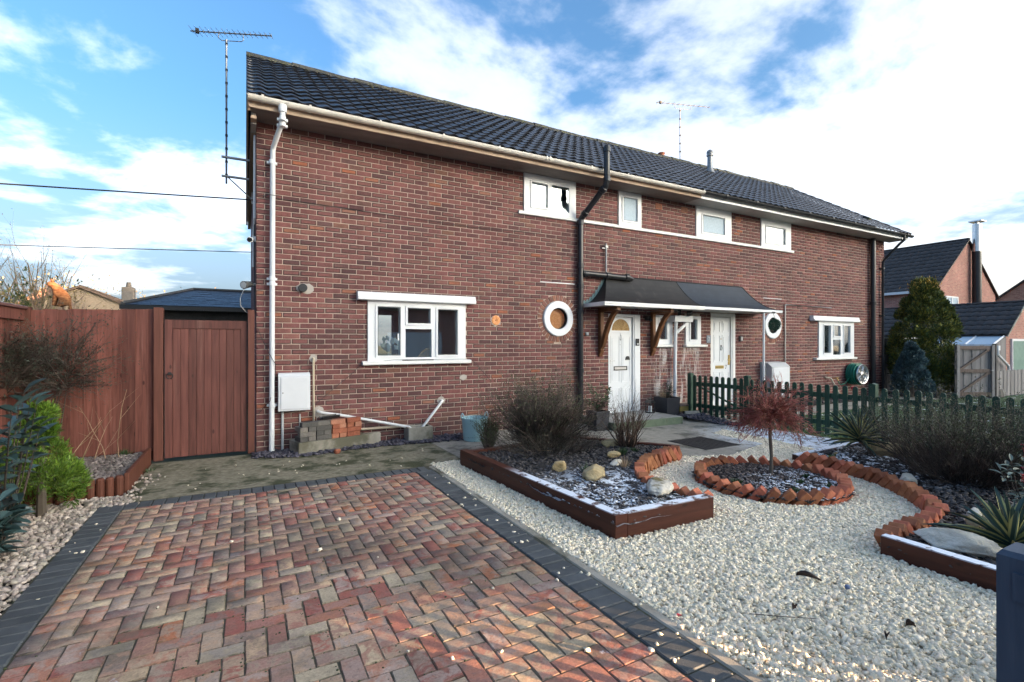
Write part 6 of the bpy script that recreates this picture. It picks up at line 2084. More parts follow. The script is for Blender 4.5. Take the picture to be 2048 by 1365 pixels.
m = MB(); m.lathe([(.001, -.004), (.006, 0), (.001, .004)], 8, (-.131, 0, .258)); m.build('nose', REDBUD, CT, local=True)
# ------------------------------------------------------------------ shrubs
def dome_stems(c, n, h, rad, r0, lean=.9, base=.12):
    out = []
    for k in range(n):
        a = rng.uniform(0, 2 * math.pi); f = math.sqrt(rng.uniform(0, 1))
        b = np.array([c[0] + math.cos(a) * base * f, c[1] + math.sin(a) * base * f, c[2]])
        d = np.array([math.cos(a) * f * rad * lean, math.sin(a) * f * rad * lean, h * (1 - .35 * f * f)])
        ln = np.linalg.norm(d) * rng.uniform(.55, .85)
        out.append((b, d, ln, r0))
    return out


def leaves_at(tips, per, spread, ln, wd, updir=.3):
    P = np.array([t[0] for t in tips]); D = np.array([t[1] for t in tips])
    P = np.repeat(P, per, 0); D = np.repeat(D, per, 0)
    n = len(P)
    P = P - D * rng.uniform(0, spread, (n, 1)) + rng.normal(0, .004, (n, 3))
    dd = unit(D + rng.normal(0, .8, (n, 3)) + np.array([0, 0, updir]))
    uu = unit(np.cross(dd, rng.normal(size=(n, 3))))
    return leaf_mesh(P, dd, uu, ln * rng.uniform(.6, 1.3, n), wd * rng.uniform(.7, 1.2, n))


# the big twiggy bush in the left bed
BB = thing('shrub', (3.38, -1.95, .12), 'large dense twiggy bush in the sleeper bed in front of the wall', 'shrub')
segs, tips = grow(dome_stems((3.42, -1.95, .10), 130, 1.05, .86, .0105, .95, .20), [(8, .42, .5, 4), (5, .5, .55, 2), (0, 0, 0, 1)], .45, .25)
segs_obj('branches', segs, TWIG_PU, BB)
V, F = leaves_at([t for t in tips if rng.random() < .25 + .6 * t[0][2]], 2, .05, .026, .011)
tag(obj_np('leaves', V, F, LEAF_OLIVE, BB), kind='stuff')
# low skirt of heather round its foot
segs, tips = grow(dome_stems((3.30, -2.25, .10), 110, .30, .62, .005, 1.2, .35), [(6, .5, .6, 3), (3, .5, .6, 1), (0, 0, 0, 1)], .4, .3)
HT = thing('heather', (3.3, -2.25, .12), 'low dark heather spreading round the foot of the twiggy bush', 'plant')
segs_obj('branches', segs, TWIG_DK, HT)
V, F = leaves_at(tips, 2, .05, .012, .005)
tag(obj_np('leaves', V, F, LEAF_IVY, HT), kind='stuff')
# lime tinted dwarf conifer behind it
DC = thing('dwarf_conifer', (2.72, -1.72, .12), 'small lime tinted conifer at the left end of the twiggy bush', 'conifer')
segs, tips = grow(dome_stems((2.72, -1.72, .10), 50, .55, .22, .006, .8, .06), [(8, .35, .6, 4), (0, 0, 0, 1)], .25, .5)
segs_obj('branches', segs, TWIG_DK, DC)
V, F = leaves_at(tips, 6, .07, .03, .006, .5)
tag(obj_np('foliage', V, F, LEAF_GOLDG, DC), kind='stuff')
# bare bush in front of door 8
BR = thing('bare_bush', (4.38, -2.55, .12), 'bare brown twiggy bush in front of the left white door', 'shrub')
segs, tips = grow(dome_stems((4.38, -2.55, .10), 34, .82, .36, .011, .9, .10), [(4, .5, .5, 5), (3, .55, .6, 2), (0, 0, 0, 1)], .4, .35)
segs_obj('branches', segs, leafm('brown bare twig', (.065, .042, .030), (.135, .090, .065)), BR)
# heather bush in the right bed
HB = thing('shrub', (6.55, -5.35, .06), 'wide dark heather bush in the right hand bed', 'shrub')
segs, tips = grow(dome_stems((6.55, -5.35, .05), 240, .86, .95, .006, 1.0, .35), [(8, .42, .5, 4), (5, .5, .55, 2), (0, 0, 0, 1)], .35, .3)
segs_obj('branches', segs, TWIG_DK, HB)
V, F = leaves_at([t for t in tips if t[0][2] > .38 + rng.random() * .3], 3, .06, .018, .008)
tag(obj_np('leaves', V, F, LEAF_OLIVE, HB), kind='stuff')
segs, tips = grow(dome_stems((7.3, -6.3, .05), 80, .8, .75, .006, 1.0, .3), [(7, .42, .5, 4), (4, .5, .55, 2), (0, 0, 0, 1)], .35, .3)
H2 = thing('shrub', (7.3, -6.3, .06), 'second heather bush at the right edge beyond the red budded plant', 'shrub')
segs_obj('branches', segs, TWIG_PU, H2)
V, F = leaves_at(tips, 1, .06, .015, .006)
tag(obj_np('leaves', V, F, LEAF_OLIVE, H2), kind='stuff')
# little weeping tree in the ring
TR = thing('weeping_tree', (5.0, -4.2, .05), 'small grafted tree with a mop of red twigs in the brick ring', 'tree')
m = MB(); m.tube([(5.0, -4.2, .02), (5.005, -4.205, .25), (4.995, -4.195, .48), (5.0, -4.2, .72)], [.020, .017, .018, .022], 8); m.build('trunk', BARK, TR, smooth=True)
segs = []
for k in range(165):
    a = rng.uniform(0, 2 * math.pi); el = rng.uniform(-.15, 1.2)
    d = np.array([math.cos(a) * math.cos(el), math.sin(a) * math.cos(el), math.sin(el)])
    p = np.array([5.0, -4.2, .70]); ln = rng.uniform(.24, .50); r_ = .0058
    for q in range(5):
        d2 = d + np.array([0, 0, -.16]) + rng.normal(0, .16, 3); d = d2 / np.linalg.norm(d2)
        e = p + d * ln / 5
        segs.append((p, e, r_ * (1 - .16 * q), r_ * (1 - .16 * (q + 1))))
        if q > 0:
            for _ in range(3):
                b = unit(d + rng.normal(0, .65, 3) + np.array([0, 0, -.1])); l2 = rng.uniform(.05, .13)
                mid = p + (e - p) * rng.uniform(0, 1); tip = mid + b * l2
                segs.append((mid, tip, .0026, .0016))
                b2 = unit(b + rng.normal(0, .6, 3)); segs.append((mid + b * l2 * .5, mid + b * l2 * .5 + b2 * l2 * .6, .0020, .0012))
        p = e
segs_obj('crown', segs, TWIG_RED, TR)

# yuccas: every blade is a part
def blade_mesh(m, n=6):
    vs, fs = [], []
    for k in range(n + 1):
        t = k / n; w_ = .5 * (math.sin(math.pi * (.12 + .86 * t)) ** .7) * (1 if t < .97 else .3)
        for s in (-1, -.5, 0, .5, 1):
            vs.append((t, s * w_, .12 * abs(s) * w_ - .0 * t))
    for k in range(n):
        for s in range(4):
            fs.append((k * 5 + s, k * 5 + s + 1, k * 5 + s + 6, k * 5 + s + 5))
    return MB().add(vs, fs).mesh('leaf', m)
BLADE_ME = blade_mesh(YUCCA)
bent = MB(); me = BLADE_ME.copy()
for v in me.vertices:
    v.co.z -= .28 * v.co.x ** 2.2
BENT_ME = me
def yucca(c, n, ln, wd, label, up=.9, stem=None):
    t = thing('yucca', c, label, 'yucca')
    c = Vector(c)
    top = Vector(stem[-1]) if stem else c
    if stem:
        m = MB(); m.tube(stem, [.030] * (len(stem) - 1) + [.024], 8); m.build('stem', BARK, t, smooth=True)
    for k in range(n):
        az = k * 2.39996 + rng.normal(0, .15); f = (k + .5) / n
        el = R(82 - 88 * f ** up) + rng.normal(0, .08)
        l_ = ln * rng.uniform(.8, 1.12) * (.75 + .25 * math.sin(math.pi * f))
        M = Matrix.Translation(top + Vector((0, 0, .03 - .05 * f))) @ Matrix.Rotation(az, 4, 'Z') @ Matrix.Rotation(-el, 4, 'Y') @ Matrix.Rotation(rng.normal(0, .25), 4, 'X') @ Matrix.Diagonal((l_, wd * rng.uniform(.8, 1.15), l_, 1))
        inst('leaf', BENT_ME if f > .55 or rng.random() < .25 else BLADE_ME, t, M)
yucca((6.90, -4.22, .06), 46, .50, .042, 'yucca with striped leaves leaning on a bare stem by the picket fence', .85, [(6.94, -4.28, .04), (6.95, -4.26, .12), (6.90, -4.24, .20), (6.82, -4.20, .25)])
yucca((4.52, -6.30, .09), 44, .44, .052, 'large yucca with striped leaves behind the pale flat rock', .8)

# leafy plants with leaves as parts
def big_leaf(m, name='leaf', fold=.25):
    vs, fs = [], []
    n = 5
    for k in range(n + 1):
        t = k / n; w_ = .5 * math.sin(math.pi * (.04 + .93 * t)) ** .85
        vs += [(t, -w_, fold * w_ - .18 * t * t), (t, 0, -.18 * t * t), (t, w_, fold * w_ - .18 * t * t)]
    for k in range(n):
        fs += [(k * 3, k * 3 + 1, k * 3 + 4, k * 3 + 3), (k * 3 + 1, k * 3 + 2, k * 3 + 5, k * 3 + 4)]
    return MB().add(vs, fs).mesh(name, m)
def leafy(c, label, name, m, n_stem, hts, rad, ln, wd, per, cat='shrub', tw=TWIG_DK, elr=(-.1, .7), topy=None):
    t = thing(name, c, label, cat)
    me = big_leaf(m)
    segs = []
    cnt = 0
    for k in range(n_stem):
        a = rng.uniform(0, 2 * math.pi); f = math.sqrt(rng.random()) * rad
        h = rng.uniform(*hts)
        p = np.array(c, float); q = np.array([c[0] + math.cos(a) * f, c[1] + math.sin(a) * f, c[2] + h])
        mid = (p + q) / 2 + np.array([math.cos(a), math.sin(a), .2]) * f * .15
        segs += [(p, mid, .006, .005), (mid, q, .005, .003)]
        for j in range(per):
            s = (j + 1) / per
            b = mid + (q - mid) * s if s > .4 else p + (mid - p) * (.5 + s)
            az = j * 2.4 + rng.uniform(-.4, .4); el = rng.uniform(*elr) if s < .95 else rng.uniform(.6, 1.1)
            l_ = ln * rng.uniform(.7, 1.2)
            M = Matrix.Translation(b) @ Matrix.Rotation(az, 4, 'Z') @ Matrix.Rotation(-el, 4, 'Y') @ Matrix.Rotation(rng.normal(0, .3), 4, 'X') @ Matrix.Diagonal((l_, wd * rng.uniform(.8, 1.2), l_, 1))
            inst('leaf', me, t, M); cnt += 1
    segs_obj('stems', segs, tw, t)
    return t
leafy((-1.66, -2.95, -.02), 'glossy blue green leaved shrub at the left edge of the frame', 'laurel_shrub', LEAF_LAUREL, 32, (.22, 1.16), .30, .135, .062, 9)
PI_ = leafy((5.60, -6.08, .06), 'variegated evergreen with red bud sprays behind the large yucca', 'pieris_shrub', PIERIS, 10, (.22, .46), .24, .085, .030, 9, 'shrub')
for dx, dy, hh in ((0.05, .02, .60), (-.14, -.02, .43), (.18, .05, .5)):
    segs = []
    p0 = np.array([5.60 + dx, -6.08 + dy, .06])
    P = []
    for k in range(40):
        s = rng.uniform(.72, 1.0); P.append(p0 + np.array([rng.normal(0, .012), rng.normal(0, .012), hh * s]))
    P = np.array(P)
    V, F = copies(ICO_V, ICO_F, P, rand_rot(len(P)), rng.uniform(.004, .008, (len(P), 1)) * np.ones((1, 3)))
    obj_np('bud_spray', V, F, REDBUD, PI_)
    segs_obj('bud_stem', [(p0, p0 + np.array([0, 0, hh]), .004, .002)], TWIG_RED, PI_)
# plants in pots
leafy((7.42, -.33, .36), 'leafy evergreen growing in the square planter between the doors', 'potted_plant', LEAF_IVY, 14, (.10, .34), .20, .07, .03, 6, 'plant')
segs, tips = grow(dome_stems((7.30, -.33, .36), 40, .36, .12, .003, .6, .05), [(0, 0, 0, 3)], .3, .3)
tag(segs_obj('dry_grass', segs, TWIG_TAN, None), 'dry straw coloured grass in the left half of the planter', 'plant')
leafy((5.28, -.80, .30), 'green leaved shrub growing in the dark planter left of the step', 'potted_shrub', LEAF_GRN, 26, (.10, .50), .24, .07, .034, 7, 'plant')
# ground tufts
def tuft(c, n, h, m, label, sp=.06, nm='grass_tuft', w_=.006):
    a = rng.uniform(0, 2 * math.pi, n); f = rng.uniform(.1, 1, n)
    D = unit(np.stack([np.cos(a) * f, np.sin(a) * f, np.full(n, 1.1)], 1))
    P = np.array(c) + np.stack([np.cos(a) * sp * f * .4, np.sin(a) * sp * f * .4, np.zeros(n)], 1)
    U = unit(np.cross(D, rng.normal(size=(n, 3))))
    V, F = leaf_mesh(P, D, U, h * rng.uniform(.6, 1.2, n), np.full(n, w_))
    return tag(obj_np(nm, V, F, m), label, 'plant')
tuft((3.98, -2.92, .12), 90, .10, LEAF_GRN, 'feathery green tuft on the soil near the bare bush', .10)
tuft((3.05, -3.40, .12), 40, .13, LEAF_GRN, 'thin green blades growing between the two rocks', .05)
tuft((3.55, -3.45, .12), 50, .14, TWIG_TAN, 'dry straw tuft beside the small frosty rock', .06)
tuft((4.25, -2.85, .12), 60, .06, LEAF_GRN, 'small low green plant close to the curved bricks', .09)
for x, y, s, lb_ in ((4.35, -4.25, 1.2, 'left'), (4.62, -4.72, 1, 'front'), (4.95, -4.55, 1, 'middle'), (5.05, -4.80, 1.2, 'right front'), (5.25, -4.45, .8, 'far right')):
    tuft((x, y, .04), 46, .055 * s, LEAF_GRN, f'little green seedling in the {lb_} part of the brick ring', .07, 'seedling', .012)
tuft((6.30, -4.15, .06), 50, .07, LEAF_LIME, 'pale green plant on the soil near the short sleeper', .08)
tuft((-1.45, .02, .11), 60, .09, LEAF_GRN, 'green weed at the foot of the fence boards', .12)
tuft((-1.12, -.55, .0), 40, .05, LEAF_GRN, 'thin weed growing along the edging board', .15)
# left: lime thuja and the straggly climber
def conifer(c, h, rad, n, lobes, m, label, name='conifer', ln=.05, wd=.012, m2=None, trunk=True, cat='conifer', upw=.8, bulge=False):
    t = thing(name, c, label, cat)
    c = np.array(c, float)
    Ps, Ds = [], []
    for k in range(lobes):
        f = rng.random() ** .8
        a = rng.uniform(0, 2 * math.pi)
        prof = rad * ((1 - f) ** .75 * (1 if f > .12 else .8) if not bulge else (math.sin(math.pi * (.22 + .74 * f)) ** .9))
        lr = rad * rng.uniform(.22, .38) * (1 - .5 * f)
        ctr = c + np.array([math.cos(a) * prof * .72, math.sin(a) * prof * .72, f * h * .93 + .05 * h])
        nn = n // lobes
        D = unit(rng.normal(size=(nn, 3)) + np.array([math.cos(a) * .6, math.sin(a) * .6, .3]))
        P = ctr + D * lr * rng.uniform(.45, 1.0, (nn, 1)) * np.array([1, 1, 1.35])
        Ps.append(P); Ds.append(D)
    P = np.concatenate(Ps); D = np.concatenate(Ds)
    keep = P[:, 2] > c[2] + .01
    P, D = P[keep], D[keep]
    DD = unit(D + rng.normal(0, .35, D.shape) + np.array([0, 0, upw]))
    U = unit(np.cross(DD, rng.normal(size=DD.shape)))
    sel = rng.random(len(P)) < (.5 if m2 else 2)
    for nm_, mm, s_ in (('foliage', m, sel), ('inner_foliage', m2, ~sel)):
        if mm is None or not s_.any():
            continue
        V, F = leaf_mesh(P[s_], DD[s_], U[s_], ln * rng.uniform(.6, 1.4, s_.sum()), wd * rng.uniform(.7, 1.3, s_.sum()))
        tag(obj_np(nm_, V, F, mm, t), kind='stuff')
    if trunk:
        m_ = MB(); m_.tube([tuple(c), tuple(c + np.array([0, 0, h * .5])), tuple(c + np.array([0, 0, h * .85]))], [rad * .07 + .01, rad * .05 + .006, .006], 7); m_.build('trunk', BARK, t)
    return t
conifer((-1.70, -1.88, -.02), .98, .40, 18000, 40, LEAF_LIME, 'bright lime green dwarf conifer by the log edging', 'dwarf_conifer', .045, .010, None, True)
CL = thing('climbing_shrub', (-2.15, -.20, .1), 'straggly dark leaved climber against the left fence below the cat', 'shrub')
segs = []
stems = []
for k in range(7):
    p = np.array([-2.16 + rng.normal(0, .05), -.20 + rng.normal(0, .05), .1]); d = unit(np.array([rng.normal(0, .12), rng.normal(0, .08), 1.0]))
    stems.append((p, d, rng.uniform(1.0, 1.25), .012))
s1, t1 = grow(stems, [(0, 0, 0, 6)], .25, .4)
segs += s1
st2 = []
for (p, d) in t1:
    for _ in range(16):
        a = rng.uniform(0, 2 * math.pi)
        st2.append((p + np.array([0, 0, rng.uniform(-.25, .1)]), np.array([math.cos(a) * .9, -abs(math.sin(a)) * .55, rng.uniform(-.2, 1.1)]), rng.uniform(.30, .70), .0075))
s2, t2 = grow(st2, [(8, .5, .7, 4), (4, .5, .7, 2), (0, 0, 0, 1)], .5, .12)
segs += s2
segs = [s for s in segs if s[1][2] < 2.05 and s[1][1] < .09]
segs_obj('branches', segs, TWIG_DK, CL)
t2 = [t for t in t2 if t[0][2] < 2.0 and t[0][1] < .08]
V, F = leaves_at(t2, 1, .06, .030, .011)
tag(obj_np('leaves', V, F, LEAF_IVY, CL), kind='stuff')
s3, t3 = grow([(np.array([-1.95 + .12 * k, -.15, .1]), np.array([rng.normal(0, .3), 0, 1.]), rng.uniform(.5, .9), .006) for k in range(5)], [(3, .5, .6, 4), (0, 0, 0, 1)], .4, .1)
o = segs_obj('branches', s3, TWIG_TAN, None); o.name = 'climbing_plant'; tag(o, 'thin bare pale stems rising in front of the fence boards', 'plant')
# right hand garden
CO = conifer((17.75, -.55, -.02), 3.35, .92, 40000, 110, LEAF_GOLD, 'tall golden green conifer beyond the right end of the house', 'conifer', .10, .032, LEAF_GOLDG, bulge=True)
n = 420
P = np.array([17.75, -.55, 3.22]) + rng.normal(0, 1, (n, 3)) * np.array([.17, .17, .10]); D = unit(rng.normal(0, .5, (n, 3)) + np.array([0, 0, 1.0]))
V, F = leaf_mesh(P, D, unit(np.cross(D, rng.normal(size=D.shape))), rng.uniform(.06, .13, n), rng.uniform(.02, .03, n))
tag(obj_np('sun_tinted_tips', V, F, LEAF_SUN_TINT, CO), kind='stuff')  # tips that carry the sunlight in their colour
conifer((16.42, -.80, -.02), 1.52, .58, 15000, 44, LEAF_SPRUCE, 'blue grey spruce shrub at the right corner of the house', 'spruce_shrub', .075, .028, None)
BSR = thing('bare_shrub', (18.1, -1.45, 0), 'pale bare shrub between the conifer and the grey gate', 'shrub')
segs, tips = grow(dome_stems((18.0, -1.35, 0), 46, 1.85, .42, .014, .8, .15), [(6, .35, .4, 5), (4, .5, .5, 2), (0, 0, 0, 1)], .35, .35)
segs_obj('branches', segs, TWIG_GREY, BSR)
# lawn, border and small things behind the picket fence
tag(MB().prism([(8.12, -7.0), (30, -7.0), (30, -1.4), (8.12, -1.4)], 'z', -.06, -.012).build('lawn', LAWN), kind='structure')
n = 26000
P = in_view(np.stack([8.15 + rng.random(n) ** 1.4 * 9, rng.uniform(-6.8, -1.45, n)], 1), .1); n = len(P)
D = unit(rng.normal(0, .45, (n, 3)) + np.array([0, 0, 1.]))
V, F = leaf_mesh(np.column_stack([P, np.full(n, -.015)]), D, unit(np.cross(D, rng.normal(size=D.shape))), rng.uniform(.03, .075, n), rng.uniform(.004, .008, n))
tag(obj_np('grass', V, F, BLADE), kind='stuff')
tag(MB().prism([(8.06, -1.39), (16.6, -1.39), (16.6, -.62), (8.06, -.62)], 'z', -.06, -.004).build('path', PATH2), kind='structure')
tag(MB().prism([(8.06, -.615), (16.8, -.615), (16.8, -.01), (8.06, -.01)], 'z', -.06, .02).build('soil', SOIL), kind='structure')
tag(MB().prism([(16.65, -1.385), (24, -1.385), (24, 2.4), (16.72, 2.4), (16.72, .0), (16.65, .0)], 'z', -.06, -.006).build('soil', SOIL), kind='structure')
P = scatter([(8.2, -.6), (16.6, -.6), (16.6, -.05), (8.2, -.05)], 260)
stones('slate_mulch', P, .02, .03, CHIP_R, .4, .4, .4, 5, lift=.8)
for k, (x, y, h) in enumerate(((13.8, -.35, .25), (14.6, -.30, .2), (12.9, -.4, .3), (15.6, -.35, .24), (11.9, -.35, .22))):
    tuft((x, y, .02), 50, h, TWIG_TAN if k % 2 else LEAF_GRN, ('dry' if k % 2 else 'green') + f' border plant against the right hand wall {["below the tap", "left of the hose reel", "below the right window", "beside the black pipe", "next to the gas pipe"][k]}', .12)
o = MB().lathe([(.001, .05), (.05, .03), (.06, -.01), (.03, -.05), (.001, -.055)], 12, (14.35, -.32, .30)).build('garden_ornament', RED_CH); o.name = 'red_flower'; MB().tube([(14.35, -.32, .01), (14.35, -.32, .26)], .008, 5).build('stem', TWIG_TAN, o)
tag(o, 'red ornamental flower on a stick seen through the picket fence', 'ornament')
o = MB().lathe([(.30, 0), (.34, .02), (.30, .22), (.2, .30), (.02, .33)], 16, (18.6, -1.75, 0)).build('dark_bag', BLACK_PL); tag(o, 'dark round lidded tub on the ground left of the grey gate', 'tub')
# ------------------------------------------------------------------ right: fence, gate, garage, neighbours
def board_fence(name, a, b, h, bw_, m, label, rail_back=True, posts=2, t=.02):
    a = Vector((a[0], a[1], 0)); b = Vector((b[0], b[1], 0)); d = b - a; ln = d.length
    M = Matrix.Translation(a) @ Matrix.Rotation(math.atan2(d.y, d.x), 4, 'Z')
    T = thing(name, tuple(a), label, 'gate' if 'gate' in name else 'fence')
    def put_(mb, nm, mm):
        mb.v = [tuple(M @ Vector(p)) for p in mb.v]; return mb.build(nm, mm, T)
    n = max(1, round(ln / bw_))
    for k in range(n):
        x0, x1 = k * ln / n, (k + 1) * ln / n - .006
        put_(MB().box(x0, x1, (k % 2) * .008, t + (k % 2) * .008, .02, h + rng.normal(0, .006)), 'board', m)
    return T, put_, ln
T, pt, ln = board_fence('board_fence', (16.74, .35), (19.6, .35), 1.66, .14, GREYWOOD, 'weathered grey fence panel joining the right corner of the house')
pt(MB().box(0, ln, -.02, .05, 1.672, 1.71), 'cap_rail', WHITE_DIRTY)
T, pt, ln = board_fence('timber_gate', (17.18, -1.50), (18.10, -2.00), 1.44, .115, GREYWOOD, 'weathered grey board gate with two diagonal braces')
for z in (.06, .70, 1.34):
    pt(MB().box(.0, ln, -.035, -.001, z, z + .10), 'rail', GREYWOOD_D)
pt(MB().box(.0, .08, -.06, -.036, .0, 1.47), 'stile', GREYWOOD); pt(MB().box(ln - .08, ln, -.06, -.036, .0, 1.47), 'stile', GREYWOOD)
pt(MB().prism([(.085, .80), (.19, .80), (ln - .085, 1.335), (ln - .19, 1.335)], 'y', -.033, -.002), 'brace', GREYWOOD_D)
pt(MB().prism([(.085, .165), (.19, .165), (ln - .085, .695), (ln - .19, .695)], 'y', -.033, -.002), 'brace', GREYWOOD_D)
pt(MB().tube([(ln - .12, -.07, .76), (ln - .06, -.07, .76)], .02, 8), 'latch', GREY_METAL)
o = MB().box(18.11, 18.19, -2.06, -1.98, 0, 1.50).build('gate_post', BLACK_MATT); tag(o, 'dark post at the hinge side of the grey gate', 'post')
board_fence('board_fence', (18.22, -2.02), (22.5, -2.1), .74, .125, GREYWOOD, 'low weathered grey board fence right of the grey gate')

def tile_rows(parent, x_e, z_e, x_r, z_r, y0, y1, rows, cols, m, name='roof_tile'):
    """pitched slope facing -X (eave at x_e, ridge at x_r) laid with interlocking tiles running along Y"""
    sl = math.atan2(z_r - z_e, x_r - x_e); L_ = math.hypot(z_r - z_e, x_r - x_e)
    g, c = L_ / rows, (y1 - y0) / cols
    mb = MB()
    us = np.linspace(0, 1, 7); pr = .018 * (1 + np.cos(2 * np.pi * (us - .5)))
    vs, fs = [], []
    for (s, dz) in ((0, .035), (g + .03, .0)):
        for u, h in zip(us, pr):
            vs.append((s, u * c, h + dz))
    for u, h in zip(us, pr):
        vs.append((0.0, u * c, h))
    for k in range(6):
        fs.append((k, 7 + k, 8 + k, k + 1)); fs.append((k, k + 1, 15 + k, 14 + k))
    vs = np.array(vs); fs = np.array(fs)
    me = mesh_np(name, vs, fs, m)
    spots = [(i, j) for i in range(rows) for j in range(cols)]
    Mr = Matrix.Rotation(-sl, 4, 'Y')
    Ms = {}
    for i, j in spots:
        Ms[i, j] = Matrix.Translation((x_e + math.cos(sl) * i * g, y0 + j * c, z_e + math.sin(sl) * i * g + .02)) @ Mr @ Matrix.Rotation(rng.normal(0, .006), 4, 'Z')
    V, F = [], []
    for k, (i, j) in enumerate(spots):
        M = np.array(Ms[i, j]); V.append(vs @ M[:3, :3].T + M[:3, 3]); F.append(fs + k * len(vs))
    return V, F, me, Ms, spots


def gable_house(name, label, x0, x1, y0, y1, ze, zr, mroof, mwall, rows, cols, parts_tiles=False, cat='house', over=.12):
    T = thing(name, ((x0 + x1) / 2, y0, 0), label, cat)
    xm = (x0 + x1) / 2
    MB().prism([(x0, -.05), (x1, -.05), (x1, ze), (xm, zr - .05), (x0, ze)], 'y', y0, y1).build('wall', mwall, T)
    rf = MB().prism([(x0 - .25, ze - .16), (xm, zr), (x1 + .25, ze - .16), (x1 + .25, ze - .10), (xm, zr + .07), (x0 - .25, ze - .10)], 'y', y0 - over, y1 + over).build('roof', mroof, T)
    sl = (zr - ze) / (xm - x0)
    V, F, me, Ms, spots = tile_rows(rf, x0 - .28, ze - .10, xm - .02, zr + .06, y0 - over, y1 + over, rows, cols, mroof)
    tag(obj_np('tiling', np.concatenate(V), np.concatenate(F), mroof, rf), kind='stuff')
    MB().box(xm - .13, xm + .13, y0 - over, y1 + over, zr + .05, zr + .14, ch=.03).build('ridge', mroof, rf)
    return T, rf


GR, rf = gable_house('garage', 'low brick garage with a brown tiled roof and green door on the right', 29.2, 33.0, 1.0, 9.5, 1.98, 3.35, ROOF_BROWN, NBRICK, 7, 26, cat='garage')
MB().prism([(28.92, 1.87), (28.95, 1.80), (31.1, 3.36), (31.1, 3.46)], 'y', .85, .885).build('verge', CONC, rf)
gd = MB().box(29.75, 32.4, .93, .99, -.05, 1.62).build('garage_door', GREENDOOR, GR)
for k in range(7):
    MB().box(29.77, 32.38, .918, .929, .02 + k * .225, .225 + k * .225).build('door_panel', GREENDOOR, gd)
MB().holed((29.65, 32.5, -.05, 1.72), [(29.75, 32.4, -.06, 1.62)], .925, .995).build('door_frame', UPVC, GR)
LT = thing('lean_to', (28.4, 2.0, 0), 'white framed lean to with a clear sheet roof beside the garage', 'lean-to')
def lt_pt(s, y): return (29.18 - s * 1.35, y, 1.90 - s * .42)
for y0, y1 in ((1.05, 1.9), (1.97, 2.8), (2.87, 3.7), (3.77, 4.6)):
    MB().add([lt_pt(0, y0), lt_pt(1, y0), lt_pt(1, y1), lt_pt(0, y1)], [(0, 1, 2, 3)]).build('roof_sheet', GLASS_FROST, LT)
m = MB()
for y in (1.0, 1.935, 2.835, 3.735, 4.65):
    m.tube([lt_pt(0, y), lt_pt(1, y)], .045, 4)
m.box(27.78, 27.9, .95, 4.7, 1.38, 1.48); m.box(29.1, 29.19, .95, 4.7, 1.86, 1.96); m.build('roof_frame', UPVC, LT)
for k in range(10):
    MB().box(27.85 + k * .135, 27.98 + k * .135, 1.0, 1.02, -.05, 1.46 + k * .040).build('side_board', GREYWOOD, LT)
MB().box(27.82, 27.84, 1.03, 4.65, -.05, 1.37).build('front_wall', GREYWOOD, LT)
m = MB(); m.box(27.72, 27.92, .80, .93, 1.22, 1.42); m.tube([(27.82, .86, 1.25), (27.84, .86, 1.05), (28.9, .84, .55), (29.0, .84, .2)], .05, 8); m.build('downpipe', UPVC, LT)
NH, rf = gable_house('brick_house', 'brick neighbour house with a tall steel flue on its gable', 33.05, 41.1, 5.0, 15.0, 4.52, 7.55, ROOF_BROWN, NBRICK, 13, 30)
MB().box(32.7, 32.82, 4.85, 15.1, 4.32, 4.46).build('gutter', UPVC, NH)
MB().box(32.72, 33.04, 4.86, 4.98, 4.10, 4.46).build('box_end', UPVC, NH)
w_ = MB().holed((34.2, 35.75, 3.66, 4.18), [(34.32, 34.92, 3.74, 4.10), (35.03, 35.63, 3.74, 4.10)], 4.93, 4.999).build('window', UPVC, NH)
MB().box(34.31, 34.93, 4.96, 4.97, 3.73, 4.11).build('pane', GLASS_FROST, w_); MB().box(35.02, 35.64, 4.96, 4.97, 3.73, 4.11).build('pane', GLASS_FROST, w_)
f_ = MB(); f_.tube([(37.55, 4.72, 2.5), (37.55, 4.72, 6.9)], .22, 12); f_.build('flue', BLACK_PL, NH, smooth=True)
f_ = MB(); f_.tube([(37.55, 4.72, 6.901), (37.55, 4.72, 8.5)], .22, 12); f_.box(37.2, 37.9, 4.4, 5.0, 8.62, 8.68); f_.tube([(37.55, 4.72, 8.5), (37.55, 4.72, 8.62)], .1, 8); f_.build('flue', STEEL, NH, smooth=True)
FH = thing('brick_house', (50, 3, 0), 'farthest brick house at the right edge with only its gable in view', 'house')
MB().prism([(7.9, -.05), (7.9, 4.62), (3.0, 8.55), (-1.9, 4.62), (-1.9, -.05)], 'x', 50, 60).build('wall', NBRICK_O, FH)
MB().prism([(8.2, 4.40), (3.0, 8.60), (-2.2, 4.40), (-2.2, 4.52), (3.0, 8.75), (8.2, 4.52)], 'x', 49.85, 60.2).build('roof', ROOF_BROWN, FH)

# ------------------------------------------------------------------ left: slate roof outbuilding, bungalow, trees
OB = thing('outbuilding', (-1.3, 8.0, 0), 'low outbuilding with a blue slate hipped roof behind the gate', 'outbuilding')
MB().box(-2.35, 2.6, 6.9, 11.0, -.05, 2.32).build('wall', MATS['concrete path'] if 'concrete path' in MATS else OLD_GREY, OB)
rf = MB()
ap = [(-1.25, 8.6, 3.02), (1.4, 8.6, 3.02)]
rf.add([(-2.62, 6.62, 2.40), (2.9, 6.62, 2.40), (2.9, 11.2, 2.40), (-2.62, 11.2, 2.40), (-1.40, 8.6, 2.98), (1.4, 8.6, 2.98)], [(0, 1, 5, 4), (1, 2, 5), (2, 3, 4, 5), (3, 0, 4), (3, 2, 1, 0)])
rf = rf.build('roof', SLATE, OB)
sl_me = MB().box(0, .24, 0, .30, 0, .010).mesh('slate', SLATE)
nrow = 14
